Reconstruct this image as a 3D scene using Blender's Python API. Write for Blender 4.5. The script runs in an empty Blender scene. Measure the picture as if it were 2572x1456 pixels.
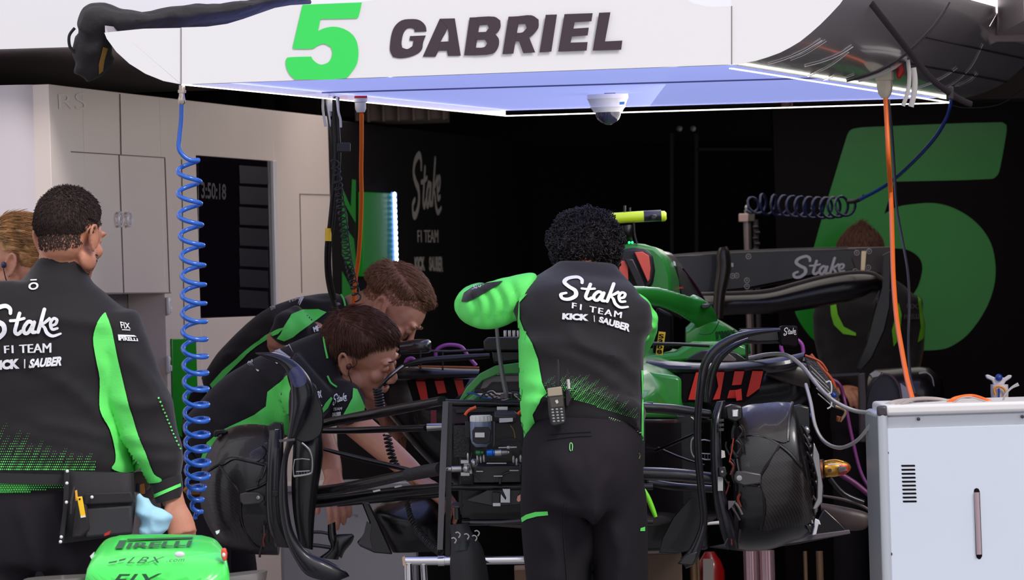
import bpy, bmesh, math, random
from math import sin, cos, pi, radians, sqrt
from mathutils import Vector, Matrix, noise
from mathutils.bvhtree import BVHTree
random.seed(7)
V = Vector
SC = bpy.context.scene
COL = SC.collection
F = 14000.0; RR = radians(1.7); CR, SR = cos(RR), sin(RR); CZ = 1.5
CAM = V((0, 0, CZ))
def at(px, py, Y):
    "world point seen at photo pixel (px,py) at distance Y in front of the camera"
    u = (px-1286)/F*Y; v = (728-py)/F*Y
    return V((u*CR+v*SR, Y, CZ-u*SR+v*CR))
def sc(Y): return Y/F          # metres per photo pixel at distance Y

# ---------------------------------------------------------------- materials
def lin(c): return tuple(((x/255)/12.92 if x/255 <= .04045 else ((x/255+.055)/1.055)**2.4) for x in c)
MATS = {}
def mat(name, rgb=(128,128,128), rough=.5, metal=0, emit=None, es=1, bump=0, bscale=40, bstretch=(1,1,1), var=0, vscale=6,
        coat=0, trans=0, alpha=1, sheen=0, weave=0, spec=.5):
    if name in MATS: return MATS[name]
    m = bpy.data.materials.new(name); m.use_nodes = True
    nt = m.node_tree; b = nt.nodes['Principled BSDF']
    c = lin(rgb)
    b.inputs['Base Color'].default_value = (*c, 1)
    b.inputs['Roughness'].default_value = rough; b.inputs['Metallic'].default_value = metal
    b.inputs['Specular IOR Level'].default_value = spec
    if coat: b.inputs['Coat Weight'].default_value = coat; b.inputs['Coat Roughness'].default_value = .06
    if trans: b.inputs['Transmission Weight'].default_value = trans
    if alpha < 1: b.inputs['Alpha'].default_value = alpha
    if sheen: b.inputs['Sheen Weight'].default_value = sheen
    if emit is not None:
        b.inputs['Emission Color'].default_value = (*lin(emit), 1); b.inputs['Emission Strength'].default_value = es
    tc = nt.nodes.new('ShaderNodeTexCoord'); mp = nt.nodes.new('ShaderNodeMapping')
    mp.inputs['Scale'].default_value = bstretch
    nt.links.new(tc.outputs['Object'], mp.inputs['Vector'])
    if var:
        n = nt.nodes.new('ShaderNodeTexNoise'); n.inputs['Scale'].default_value = vscale; n.inputs['Detail'].default_value = 4
        nt.links.new(mp.outputs['Vector'], n.inputs['Vector'])
        r = nt.nodes.new('ShaderNodeValToRGB'); e = r.color_ramp.elements
        e[0].position = .3; e[1].position = .7
        e[0].color = (*[x*(1-var) for x in c], 1); e[1].color = (*[min(1, x*(1+var)) for x in c], 1)
        nt.links.new(n.outputs['Fac'], r.inputs['Fac']); nt.links.new(r.outputs['Color'], b.inputs['Base Color'])
    if weave:
        w = nt.nodes.new('ShaderNodeTexWave'); w.inputs['Scale'].default_value = weave; w.inputs['Distortion'].default_value = .3
        w.bands_direction = 'DIAGONAL'
        nt.links.new(tc.outputs['Object'], w.inputs['Vector'])
        r = nt.nodes.new('ShaderNodeValToRGB'); e = r.color_ramp.elements
        e[0].color = (*[x*.55 for x in c], 1); e[1].color = (*[min(1, x*1.9) for x in c], 1)
        nt.links.new(w.outputs['Fac'], r.inputs['Fac']); nt.links.new(r.outputs['Color'], b.inputs['Base Color'])
    if bump:
        n = nt.nodes.new('ShaderNodeTexNoise'); n.inputs['Scale'].default_value = bscale; n.inputs['Detail'].default_value = 5
        nt.links.new(mp.outputs['Vector'], n.inputs['Vector'])
        bp = nt.nodes.new('ShaderNodeBump'); bp.inputs['Strength'].default_value = bump; bp.inputs['Distance'].default_value = .01
        nt.links.new(n.outputs['Fac'], bp.inputs['Height']); nt.links.new(bp.outputs['Normal'], b.inputs['Normal'])
    MATS[name] = m
    return m

# ---------------------------------------------------------------- objects
def tag(o, label=None, cat=None, group=None, kind=None):
    for k, v in (('label', label), ('category', cat), ('group', group), ('kind', kind)):
        if v: o[k] = v
    return o
def root(name, loc, label, cat, group=None):
    o = bpy.data.objects.new(name, None); COL.objects.link(o); o.location = loc; o.empty_display_size = .1
    return tag(o, label, cat, group)
def wloc(o):
    p = V((0, 0, 0))
    while o is not None: p = p+o.location; o = o.parent
    return p
def catmull(P, k=6, closed=False):
    "points (tuples of any length) through a Catmull-Rom spline"
    n = len(P); out = []
    if n < 3: 
        return [tuple(a+(b-a)*i/k for a, b in zip(P[0], P[1])) for i in range(k+1)]
    rng = n if closed else n-1
    for i in range(rng):
        p0 = P[(i-1) % n] if closed or i > 0 else P[0]
        p1 = P[i]; p2 = P[(i+1) % n]
        p3 = P[(i+2) % n] if closed or i+2 < n else P[-1]
        for j in range(k):
            t = j/k
            out.append(tuple(.5*((2*b)+(-a+c)*t+(2*a-5*b+4*c-d)*t*t+(-a+3*b-3*c+d)*t**3) for a, b, c, d in zip(p0, p1, p2, p3)))
    if not closed: out.append(tuple(P[-1]))
    return out
def frames(pts):
    T = []
    for i in range(len(pts)):
        t = pts[min(i+1, len(pts)-1)]-pts[max(i-1, 0)]
        T.append(t.normalized() if t.length > 1e-9 else V((0, 0, 1)))
    r = T[0].orthogonal().normalized(); out = []
    for t in T:
        r = r-t*r.dot(t)
        r = r.normalized() if r.length > 1e-6 else t.orthogonal().normalized()
        out.append((t, r, t.cross(r)))
    return out
class MB:
    def __init__(s): s.v = []; s.f = []
    def add(s, vs, fs):
        b = len(s.v); s.v += [V(x) for x in vs]; s.f += [tuple(i+b for i in f) for f in fs]; return s
    def rings(s, R, cap=True, closed=False):
        n = len(R[0]); vs = [p for r in R for p in r]; fs = []
        m = len(R)
        for i in range(m if closed else m-1):
            a, b = i*n, ((i+1) % m)*n
            for j in range(n): fs.append((a+j, a+(j+1) % n, b+(j+1) % n, b+j))
        if cap and not closed: fs += [tuple(range(n))[::-1], tuple(range((m-1)*n, m*n))]
        return s.add(vs, fs)
    def tube(s, pts, r, n=8, k=0, closed=False, flat=None, ref=None):
        "swept round tube; r number or list; flat=(a,b) ellipse scales along (ref) and across"
        rr = r if isinstance(r, (list, tuple)) else [r]*len(pts)
        P = [(*p, q) for p, q in zip(pts, rr)]
        if k: P = catmull(P, k, closed)
        pp = [V(p[:3]) for p in P]; R = []
        fr = frames(pp)
        for (t, a, b), p, q in zip(fr, pp, P):
            if ref is not None:
                a = ref-t*ref.dot(t); a.normalize(); b = t.cross(a)
            fa, fb = flat or (1, 1)
            R.append([p+a*(cos(2*pi*j/n)*q[3]*fa)+b*(sin(2*pi*j/n)*q[3]*fb) for j in range(n)])
        return s.rings(R, True, closed)
    def ell(s, c, r, M=None, n=14, m=9):
        M = M or Matrix.Identity(3); c = V(c); vs = []; fs = []
        for i in range(1, m):
            for j in range(n):
                a, b = pi*i/m, 2*pi*j/n
                vs.append(c+M@V((r[0]*sin(a)*cos(b), r[1]*sin(a)*sin(b), r[2]*cos(a))))
        vs += [c+M@V((0, 0, r[2])), c+M@V((0, 0, -r[2]))]; T = len(vs)-2
        for i in range(m-2):
            for j in range(n): fs.append((i*n+j, (i+1)*n+j, (i+1)*n+(j+1) % n, i*n+(j+1) % n))
        for j in range(n): fs.append((T, j, (j+1) % n)); fs.append((T+1, (m-2)*n+(j+1) % n, (m-2)*n+j))
        return s.add(vs, fs)
    def box(s, c, d, M=None):
        M = M or Matrix.Identity(3); c = V(c)
        vs = [c+M@V((x*d[0]/2, y*d[1]/2, z*d[2]/2)) for x in (-1, 1) for y in (-1, 1) for z in (-1, 1)]
        return s.add(vs, [(0, 1, 3, 2), (4, 6, 7, 5), (0, 4, 5, 1), (2, 3, 7, 6), (0, 2, 6, 4), (1, 5, 7, 3)])
    def prism(s, poly, vec):
        n = len(poly); vec = V(vec)
        return s.add([V(p) for p in poly]+[V(p)+vec for p in poly],
                     [tuple(range(n)), tuple(range(n, 2*n))[::-1]]+[(i, i+n, (i+1) % n+n, (i+1) % n) for i in range(n)])
    def slab(s, poly, Y, th, smooth=0):
        "outline in photo pixels at distance Y given real thickness th"
        if smooth: poly = catmull(poly, smooth, True)
        return s.prism([at(p[0], p[1], p[2] if len(p) > 2 else Y) for p in poly], (0, th, 0))
    def pbox(s, x0, y0, x1, y1, Y, th): return s.slab([(x0, y0), (x1, y0), (x1, y1), (x0, y1)], Y, th)
    def lathe(s, o, d, prof, n=24, cap=True):
        o = V(o); d = V(d).normalized(); a = d.orthogonal().normalized(); b = d.cross(a)
        return s.rings([[o+d*t+a*(r*cos(2*pi*j/n))+b*(r*sin(2*pi*j/n)) for j in range(n)] for t, r in prof], cap)
    def xloft(s, S, n=20, k=5, p=2.0):
        """rings spanning pixel pairs: (x1,y1,x2,y2,Y,depth[,Y2]); major axis joins the pair, minor axis is depth"""
        S = [tuple(t)+((t[4],) if len(t) < 7 else ()) for t in S]
        if k: S = catmull(S, k)
        R = []
        for x1, y1, x2, y2, Y, th, Y2 in S:
            A, B = at(x1, y1, Y), at(x2, y2, Y2); c = (A+B)/2; h = (B-A)/2; r = []
            for j in range(n):
                a = 2*pi*j/n; ca, sa = cos(a), sin(a)
                r.append(c+h*(math.copysign(abs(ca)**(2/p), ca))+V((0, 1, 0))*(th/2*math.copysign(abs(sa)**(2/p), sa)))
            R.append(r)
        return s.rings(R)
    def xf(s, M):
        s.v = [M@p for p in s.v]; return s
    def mesh(s, name='m'):
        me = bpy.data.meshes.new(name); me.from_pydata([tuple(p) for p in s.v], [], s.f); return me
    def build(s, name, m, parent=None, bevel=0, smooth=True, fix=True, sub=0, seg=2):
        me = s.mesh(name)
        if fix:
            bm = bmesh.new(); bm.from_mesh(me); bmesh.ops.recalc_face_normals(bm, faces=bm.faces); bm.to_mesh(me); bm.free()
        return link(name, me, m, parent, bevel, smooth, sub, seg)
def link(name, me, m, parent=None, bevel=0, smooth=True, sub=0, seg=2, angle=40):
    if not me.materials:
        for q in (m if isinstance(m, list) else [m]): me.materials.append(q)
    xs = [v.co for v in me.vertices]
    if not xs: raise ValueError('empty '+name)
    c = V([(min(p[i] for p in xs)+max(p[i] for p in xs))/2 for i in range(3)])
    c.z = min(p.z for p in xs)
    me.transform(Matrix.Translation(-c))
    o = bpy.data.objects.new(name, me); COL.objects.link(o)
    if parent is not None:
        o.parent = parent; o.location = c-wloc(parent)
    else: o.location = c
    if smooth:
        me.polygons.foreach_set('use_smooth', [True]*len(me.polygons))
        bm = bmesh.new(); bm.from_mesh(me)
        for e in bm.edges:
            if len(e.link_faces) == 2 and e.calc_face_angle(0) > radians(angle): e.smooth = False
        bm.to_mesh(me); bm.free()
    if bevel:
        b = o.modifiers.new('bevel', 'BEVEL'); b.width = bevel; b.segments = seg; b.limit_method = 'ANGLE'; b.angle_limit = radians(35)
    if sub:
        b = o.modifiers.new('sub', 'SUBSURF'); b.levels = b.render_levels = sub
    return o
def fuse(mb, voxel=.01, it=4, disp=None, fac=.5):
    "one continuous skin over overlapping solids; returns mesh in world space"
    me = mb.mesh('fuse'); bm = bmesh.new(); bm.from_mesh(me); bmesh.ops.recalc_face_normals(bm, faces=bm.faces); bm.to_mesh(me); bm.free()
    o = bpy.data.objects.new('tmp', me); COL.objects.link(o)
    r = o.modifiers.new('r', 'REMESH'); r.mode = 'VOXEL'; r.voxel_size = voxel
    if it: q = o.modifiers.new('s', 'SMOOTH'); q.iterations = it; q.factor = fac
    dg = bpy.context.evaluated_depsgraph_get(); dg.update()
    out = bpy.data.meshes.new_from_object(o.evaluated_get(dg))
    bpy.data.objects.remove(o); bpy.data.meshes.remove(me)
    if disp:
        N = [v.normal.copy() for v in out.vertices]
        for v, nn in zip(out.vertices, N): v.co += nn*disp(v.co)
        bm = bmesh.new(); bm.from_mesh(out)
        for _ in range(2): bmesh.ops.smooth_vert(bm, verts=bm.verts, factor=.5, use_axis_x=True, use_axis_y=True, use_axis_z=True)
        bm.to_mesh(out); bm.free()
    out.update()
    return out
def bvh(me):
    me = me.data if hasattr(me, 'data') else me
    return BVHTree.FromPolygons([v.co.copy() for v in me.vertices], [tuple(p.vertices) for p in me.polygons])
def on(tree, Y, off=.002):
    "surface function: pixel -> point on the mesh that the photo shows there"
    def f(px, py):
        p = at(px, py, Y); d = (p-CAM).normalized()
        h = tree.ray_cast(CAM, d)
        if h[0] is None:
            q, nn, i, di = tree.find_nearest(p)
            return q+nn*off
        nn = h[1] if h[1].dot(d) < 0 else -h[1]
        return h[0]-d*off*.7+nn*off*.5
    return f
def flat(Y): return lambda px, py: at(px, py, Y)
def plane(p0, nrm, off=.001):
    p0 = V(p0); nrm = V(nrm).normalized()
    if nrm.y > 0: nrm = -nrm
    def f(px, py):
        d = at(px, py, 10)-CAM; t = (p0-CAM).dot(nrm)/d.dot(nrm)
        return CAM+d*t+nrm*off
    return f

# ---------------------------------------------------------------- flat artwork laid on real surfaces
def cut(bm, x0, y0, x1, y1, nx, ny):
    bm.normal_update(); bmesh.ops.triangulate(bm, faces=bm.faces[:])
    for i in range(1, nx):
        x = x0+(x1-x0)*i/nx
        bmesh.ops.bisect_plane(bm, geom=bm.verts[:]+bm.edges[:]+bm.faces[:], plane_co=(x, 0, 0), plane_no=(1, 0, 0))
    for i in range(1, ny):
        y = y0+(y1-y0)*i/ny
        bmesh.ops.bisect_plane(bm, geom=bm.verts[:]+bm.edges[:]+bm.faces[:], plane_co=(0, y, 0), plane_no=(0, 1, 0))
def patch(poly, surf, name, m, parent, step=12, smooth=0, th=0):
    "closed pixel outline cut on a grid and laid on a surface"
    if smooth: poly = catmull(poly, smooth, True)
    bm = bmesh.new(); bm.faces.new([bm.verts.new((p[0], p[1], 0)) for p in poly])
    xs = [p[0] for p in poly]; ys = [p[1] for p in poly]
    bm.normal_update(); cut(bm, min(xs), min(ys), max(xs), max(ys), max(1, int((max(xs)-min(xs))/step)), max(1, int((max(ys)-min(ys))/step)))
    bm.normal_update(); bmesh.ops.triangulate(bm, faces=bm.faces[:])
    return lay(bm, lambda x, y: (x, y), surf, name, m, parent)
def smart(P, k=4, lim=48):
    "smooth an outline but keep its corners"
    n = len(P); C = []
    for i in range(n):
        a, b, c = V(P[i-1][:2]), V(P[i][:2]), V(P[(i+1) % n][:2])
        C.append((b-a).length < 1e-6 or (c-b).length < 1e-6 or (b-a).angle(c-b) > radians(lim))
    out = []
    for i in range(n):
        p1, p2 = P[i], P[(i+1) % n]
        if C[i] and C[(i+1) % n]: out.append(tuple(p1)); continue
        q0, q1, q2, q3 = (V(x[:2]) for x in (P[i-1], p1, p2, P[(i+2) % n])); L_ = (q2-q1).length
        t1 = (q2-q1) if C[i] else (q2-q0).normalized()*L_
        t2 = (q2-q1) if C[(i+1) % n] else (q3-q1).normalized()*L_
        for j in range(k):
            t = j/k; h = q1*(2*t**3-3*t*t+1)+t1*(t**3-2*t*t+t)+q2*(-2*t**3+3*t*t)+t2*(t**3-t*t); out.append((h.x, h.y))
    return out
def lay(bm, mp, surf, name, m, parent):
    for v in bm.verts:
        z_ = v.co.z; px, py = mp(v.co.x, v.co.y); q_ = surf(px, py); v.co = q_+(CAM-q_).normalized()*(z_*.00025)
    bmesh.ops.dissolve_degenerate(bm, dist=1e-6, edges=bm.edges[:])
    me = bpy.data.meshes.new(name); bm.to_mesh(me); bm.free()
    bmn = bmesh.new(); bmn.from_mesh(me)
    for f in bmn.faces:
        f.normal_update()
        if f.normal.dot(f.calc_center_median()-CAM) > 0: f.normal_flip()
    bmn.to_mesh(me); bmn.free()
    return link(name, me, m, parent, smooth=True, angle=80)
def text_bm(s, bold=0, shear=0, space=1.0, xs=1.0):
    b_ = bold
    if 'M' in s: bold = 0
    cu = bpy.data.curves.new('t', 'FONT'); cu.body = s; cu.size = 1; cu.offset = bold; cu.shear = shear; cu.space_character = space
    cu.resolution_u = 4
    o = bpy.data.objects.new('t', cu); COL.objects.link(o)
    dg = bpy.context.evaluated_depsgraph_get(); dg.update()
    me = bpy.data.meshes.new_from_object(o.evaluated_get(dg)); bpy.data.objects.remove(o)
    bm = bmesh.new(); bm.from_mesh(me)
    if 'M' in s and b_ > .01:
        for k, dx in enumerate((-b_, b_)):
            n = len(bm.verts); bm.from_mesh(me); bm.verts.ensure_lookup_table()
            for v in bm.verts[n:]: v.co.x += dx; v.co.z += 2*(k+1)
    bpy.data.meshes.remove(me)
    return bm
def stroke_bm(strokes, w, k=6):
    "round ended brush strokes; each stroke is points (x,y[,w])"
    bm = bmesh.new()
    for si, st in enumerate(strokes):
        st = [(p[0], p[1], p[2] if len(p) > 2 else w) for p in st]
        P = catmull(st, k) if len(st) > 2 else st
        L = []; Rr = []
        for i, p in enumerate(P):
            a = P[max(i-1, 0)]; b = P[min(i+1, len(P)-1)]
            t = V((b[0]-a[0], b[1]-a[1])).normalized(); n = V((-t.y, t.x))*p[2]/2
            L.append((p[0]+n.x, p[1]+n.y)); Rr.append((p[0]-n.x, p[1]-n.y))
        for i in range(len(P)-1):
            try: bm.faces.new([bm.verts.new((*q, si*2)) for q in (L[i], L[i+1], Rr[i+1], Rr[i])])
            except ValueError: pass
        for e in (P[0], P[-1]):
            bm.faces.new([bm.verts.new((e[0]+cos(2*pi*j/10)*e[2]/2, e[1]+sin(2*pi*j/10)*e[2]/2, si*2+1)) for j in range(10)])
    return bm
STAKE = [[(1.02,1.22,.15),(1.0,1.42,.17),(.78,1.53,.18),(.36,1.38,.19),(.2,1.12,.2),(.42,.9,.2),(.72,.72,.21),(.74,.42,.2),(.44,.16,.19),(.14,.14,.18),(.06,.36,.16),(.3,.5,.13)],
 [(1.42,1.22),(1.3,.8),(1.22,.46),(1.34,.34),(1.5,.46)], [(1.02,.9,.12),(1.3,.92,.12),(1.62,1.0,.12)],
 [(2.0,.8),(1.8,.86),(1.6,.6),(1.64,.38),(1.8,.4),(1.98,.72)], [(2.06,.84),(1.96,.44),(2.1,.4)],
 [(2.5,1.42),(2.36,.9),(2.22,.4)], [(2.72,1.0,.14),(2.5,.82,.13),(2.36,.74,.12),(2.5,.6,.14),(2.62,.34,.16),(2.86,.2,.14),(3.2,.3,.1)],
 [(2.76,.68,.12),(2.98,.76,.13),(3.04,.96,.13),(2.88,1.0,.13),(2.76,.78,.14),(2.84,.52,.14),(3.06,.56,.12)]]
def quadmap(bm, quad):
    xs = [v.co.x for v in bm.verts]; ys = [v.co.y for v in bm.verts]
    x0, x1, y0, y1 = min(xs), max(xs), min(ys), max(ys)
    (ax, ay), (bx, by), (cx, cy), (dx, dy) = quad        # TL, TR, BR, BL
    def mp(x, y):
        u = (x-x0)/(x1-x0); v = (y1-y)/(y1-y0)
        return (ax*(1-u)*(1-v)+bx*u*(1-v)+cx*u*v+dx*(1-u)*v, ay*(1-u)*(1-v)+by*u*(1-v)+cy*u*v+dy*(1-u)*v)
    return mp, (x0, y0, x1, y1)
def letter(what, quad, surf, name, m, parent, bold=.02, shear=0, space=1.0, nx=0, ny=0):
    bm = stroke_bm(STAKE, .16) if what == 'STAKE_SCRIPT' else text_bm(what, bold, shear, space)
    mp, bb = quadmap(bm, quad)
    if nx or ny: cut(bm, *bb, max(1, nx), max(1, ny)); bmesh.ops.triangulate(bm, faces=bm.faces[:])
    return lay(bm, mp, surf, name, m, parent)
def dots(pts, surf, name, m, parent):
    bm = bmesh.new()
    for x, y, r in pts: bm.faces.new([bm.verts.new((x+r*cos(pi*j/3), y+r*sin(pi*j/3), 0)) for j in range(6)])
    return lay(bm, lambda x, y: (x, y), surf, name, m, parent)
def bmsmall(f): return f
def coil(path, r, turns, wire, mb=None, n=8, per=16, phase=0, k=10):
    "helix wound round a path (list of points), radius r number or list along path"
    rl = r if isinstance(r, (list, tuple)) else [r]*len(path)
    P = catmull([(*p, q) for p, q in zip(path, rl)], k); pp = [V(p[:3]) for p in P]
    L = [0]
    for i in range(1, len(pp)): L.append(L[-1]+(pp[i]-pp[i-1]).length)
    fr = frames(pp); out = []; N = int(turns*per); j = 0
    for i in range(N+1):
        s = L[-1]*i/N
        while j < len(L)-2 and L[j+1] < s: j += 1
        t = (s-L[j])/max(1e-9, L[j+1]-L[j]); c = pp[j].lerp(pp[j+1], t); q = P[j][3]*(1-t)+P[j+1][3]*t
        a = phase+2*pi*i/per; out.append(c+fr[j][1]*(cos(a)*q)+fr[j][2]*(sin(a)*q))
    return out
# ================================================================ materials
BLK = (24, 19, 24)
M_white = mat('white_gloss', (238,234,236), .25, coat=.3)
M_wall = mat('garage_wall_paint', (228,212,204), .38, var=.03, vscale=2)
M_wallb = mat('garage_front_wall_paint', (214,203,208), .45)
M_soffit = mat('soffit_paint', (168,150,152), .6)
M_black = mat('black_panel', (15,6,11), .55, spec=.12)
M_dark = mat('dark_ceiling', (38,28,26), .8)
M_beam = mat('brown_beam', (70,54,46), .7)
M_seam = mat('seam_line', (128,116,112), .7)
M_five = mat('green_vinyl', (14,146,26), .33, coat=.15)
M_fiveg = mat('bright_green_vinyl', (60,226,96), .3)
M_led = mat('white_light_strip', (255,255,250), emit=(255,253,240), es=5)
M_floor = mat('grey_garage_floor', (165,160,162), .35, var=.1, vscale=3)
M_asph = mat('pit_lane_asphalt', (150,148,150), .85, bump=.3, bscale=200, var=.15)
M_charc = mat('charcoal_ink', (64,48,56), .4)
M_sil = mat('brushed_silver', (205,208,214), .35, metal=.85)
M_chr = mat('bright_chrome', (225,222,224), .12, metal=1)
M_grey = mat('mid_grey_plastic', (120,116,118), .5)
M_lgrey = mat('light_grey_plastic', (196,190,188), .45)
M_orange = mat('orange_cable_sheath', (238,108,32), .45)
M_blue = mat('blue_hose_polyurethane', (40,98,196), .22, coat=.4)
M_navy = mat('dark_blue_hose', (22,30,74), .3, coat=.3)
M_rubber = mat('black_rubber', (26,22,26), .5)
M_strap = mat('black_strap', (44,36,40), .7)
M_signw = mat('cream_sign_print', (206,196,182), .5)
M_red = mat('red_plastic', (190,30,26), .4)
M_yel = mat('yellow_plastic', (236,190,40), .45)

def st(o, lab=None): o['kind'] = 'structure'; return o
# ================================================================ garage shell
W0 = at(137, 700, 16.0); W1 = at(1330, 700, 23.4)
W0.z = W1.z = 0
wd = (W1-W0).normalized(); wn = V((wd.y, -wd.x, 0))             # wall normal towards the garage
if wn.x < 0: wn = -wn
LW = plane(W0, wn, .0015)
HW = 2.13
def wallslab(name, s0, s1, z0, z1, m, th=.12, off=0):
    a = W0+wd*s0+wn*off; b = W0+wd*s1+wn*off
    mb = MB().prism([V((a.x, a.y, z0)), V((b.x, b.y, z0)), V((b.x, b.y, z1)), V((a.x, a.y, z1))], -wn*th)
    return mb, name, m
def s_of(px, py=600): return (LW(px, py)-W0).dot(wd)
LWL = (W1-W0).length
sb = s_of(832)
# screen recess extents
rs0, rs1 = s_of(498, 590), s_of(693, 590)
zt = .5*(LW(498, 390).z+LW(690, 405).z); zb = .5*(LW(500, 798).z+LW(695, 793).z)
def wl(parts, name, m):
    mb = MB()
    for s0, s1, z0, z1, off, th in parts:
        q = wallslab('', s0, s1, z0, z1, m, th, off)[0]; mb.add(q.v, q.f)
    return mb.build(name, m, None, bevel=.002)
zn1 = LW(350, 737).z; zn0 = LW(400, 975).z; n0, n1 = s_of(225, 850), s_of(418, 850)
st(wl([(0, n0, 0, HW, 0, .12), (n0, n1, zn1, HW, 0, .12), (n0, n1, 0, zn0, 0, .12), (n1, rs0, 0, HW, 0, .12), (rs0, rs1, 0, zb, 0, .12),
       (rs0, rs1, zt, HW, 0, .12), (rs1, sb, 0, HW, 0, .12)], 'wall_left', M_wall))
st(wl([(n0, n1, zn0, zn1, -.12, .03)], 'wall_left_recess', mat('recess_grey', (150,146,152), .5)))
st(wl([(sb, LWL+.1, 0, HW-.01, 0, .12)], 'wall_left_rear', M_black))
# front return of the left wall, with its rounded corner
mb = MB(); pts = []
A = V((-3.2, 16.0, 0)); 
for i in range(9):
    a = pi/2*i/8; pts.append(W0+V((-.12, .0, 0))+V((sin(a)*.118, .13-cos(a)*.13-.02, 0)))
poly = [A+V((0,-.02,0))]+pts+[W0+V((-.02, .3, 0)), A+V((0, .3, 0))]
mb.prism([V((p.x, p.y, 0)) for p in poly], (0, 0, HW)); st(mb.build('wall_front_left', M_wallb, None))
# back wall and right wall with the number
BW = at(1950, 700, 23.6)
st(MB().box(((W1.x+2.6)/2, 23.6, 1.05), (4.2, .12, 2.1)).build('wall_back', M_black))
FY = 20.6
f0 = at(1950, 600, FY); 
st(MB().box((f0.x+1.6, FY+.06, 1.07), (3.2, .12, 2.14)).build('wall_right_rear', M_black))
st(MB().box((3.3, 18.2, 1.5), (.1, 8, 3.0)).build('wall_right', M_black))
st(MB().box((-3.3, 20, 1.5), (.1, 8, 3.0)).build('wall_far_left', M_black))
st(MB().box((0, 23.85, 1.5), (6.8, .1, 3.0)).build('wall_rear_upper', M_dark))
st(MB().box((0, 20.0, -.05), (6.8, 8.4, .1)).build('floor', M_floor))
st(MB().box((0, 0, -.06), (60, 31.6, .1)).build('ground', M_asph))
zs = CZ+640*15.9/F
st(MB().box((0, 21.6, 2.95), (6.8, 4.5, .1)).build('ceiling', M_dark))
xa_, xb_ = at(2170, 20, 16.5).x, at(2528, 20, 16.5).x
st(MB().box(((-3.4+xa_)/2, 17.7, zs+.06), (xa_+3.4, 3.5, .12)).build('ceiling_front_soffit', M_soffit))
st(MB().box(((3.4+xb_)/2, 17.7, zs+.06), (3.4-xb_, 3.5, .12)).build('ceiling_front_soffit', M_soffit))
xg = at(2240, 20, 15.9).x
st(MB().box(((-3.4+xg)/2, 15.9, zs+.6), (xg+3.4, .12, 1.2)).build('wall_fascia', M_white))
st(MB().box((0, 17.8, zs+1.22), (9, 4, .06)).build('roof', M_dark))
for k, (a, b) in enumerate([(560, 600), (655, 690), (725, 800)]):
    A = at(a, 240, 22.8); B = at(b, 240, 22.8)
    st(MB().box(((A.x+B.x)/2, 22.8, 2.45), (B.x-A.x, .1, .9)).build('trim_%d' % (k+1), M_beam))
st(MB().box((0.6, 23.3, 2.3), (4.6, .12, .12)).build('trim_4', M_beam))
# door joints on the back wall
for k, x in enumerate((1683, 1745)):
    st(MB().pbox(x, 335, x+9, 900, 23.5, .03).build('trim_%d' % (k+5), mat('dark_trim', (34,26,30), .5)))
st(MB().pbox(1750, 372, 1955, 378, 23.5, .03).build('trim_7', MATS['dark_trim']))
for k, x in enumerate((1706, 1740)):
    o = MB().lathe(at(x, 323, 23.5), (0, -1, 0), [(0, .01), (.02, .012), (.03, .004)], 10).build('hook', M_lgrey)
    tag(o, 'small pale hook above the dark rear door, %s the pipe' % ('farther from' if k == 0 else 'nearer to'), 'hook', 'hooks above the rear door')
o = MB().lathe(at(1977, 285, 20.9), (0, 0, 1), [(0, .022), (.35, .022)], 16).build('pipe', mat('pinkish_pipe', (190,140,140), .4))
tag(o, 'short pinkish vertical pipe above the top corner of the numbered partition', 'pipe')

# ---- fittings of the left wall
def wline(p, q, name, w=.006, m=None):
    a, b = LW(*p), LW(*q); d = (b-a).normalized(); n = wn.cross(d)*w/2
    return MB().prism([a-n-wn*.001, b-n-wn*.001, b+n-wn*.001, a+n-wn*.001], wn*.0025).build(name, m or M_seam, None, smooth=False)
for k, (p, q) in enumerate([((178,381),(413,396)), ((413,396),(425,736)), ((298,388),(310,738)), ((752,487),(828,489)), ((752,487),(757,735)),
                            ((300,236),(303,388)), ((232,736),(428,735)), ((455,400),(462,850))]):
    st(wline(p, q, 'trim_%d' % (k+8), .003))
st(wline((80,214), (88,560), 'trim_16', .004)) if False else None
# cupboard handles
for k, x in enumerate((295, 317)):
    mb = MB(); c = LW(x, 551)+wn*.008
    mb.tube([c+wd*(cos(2*pi*j/20)*.028)+V((0,0,1))*(sin(2*pi*j/20)*.021) for j in range(20)], .0035, 8, closed=True)
    mb.tube([c+wd*(cos(2*pi*j/20)*.014)+V((0,0,1))*(sin(2*pi*j/20)*.011) for j in range(20)], .002, 6, closed=True)
    tag(mb.build('door_handle', M_white), 'oval white pull ring on the white cupboard, %s of the pair' % ('left' if k == 0 else 'right'), 'handle', 'cupboard pulls')
# hinges beside the recess
for k, y in enumerate((768, 915)):
    mb = MB(); c = LW(418, y)
    mb.box(c+wn*.004, (.012, .04, .055)); mb.box(c+wn*.008-V((0,0,.012)), (.016, .03, .02)); mb.box(c+wn*.007+V((0,0,.016)), (.012, .02, .014))
    tag(mb.build('hinge', M_white, bevel=.004), 'white hinge on the edge of the wall recess, %s one' % ('upper' if k == 0 else 'lower'), 'hinge', 'recess hinges')
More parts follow.
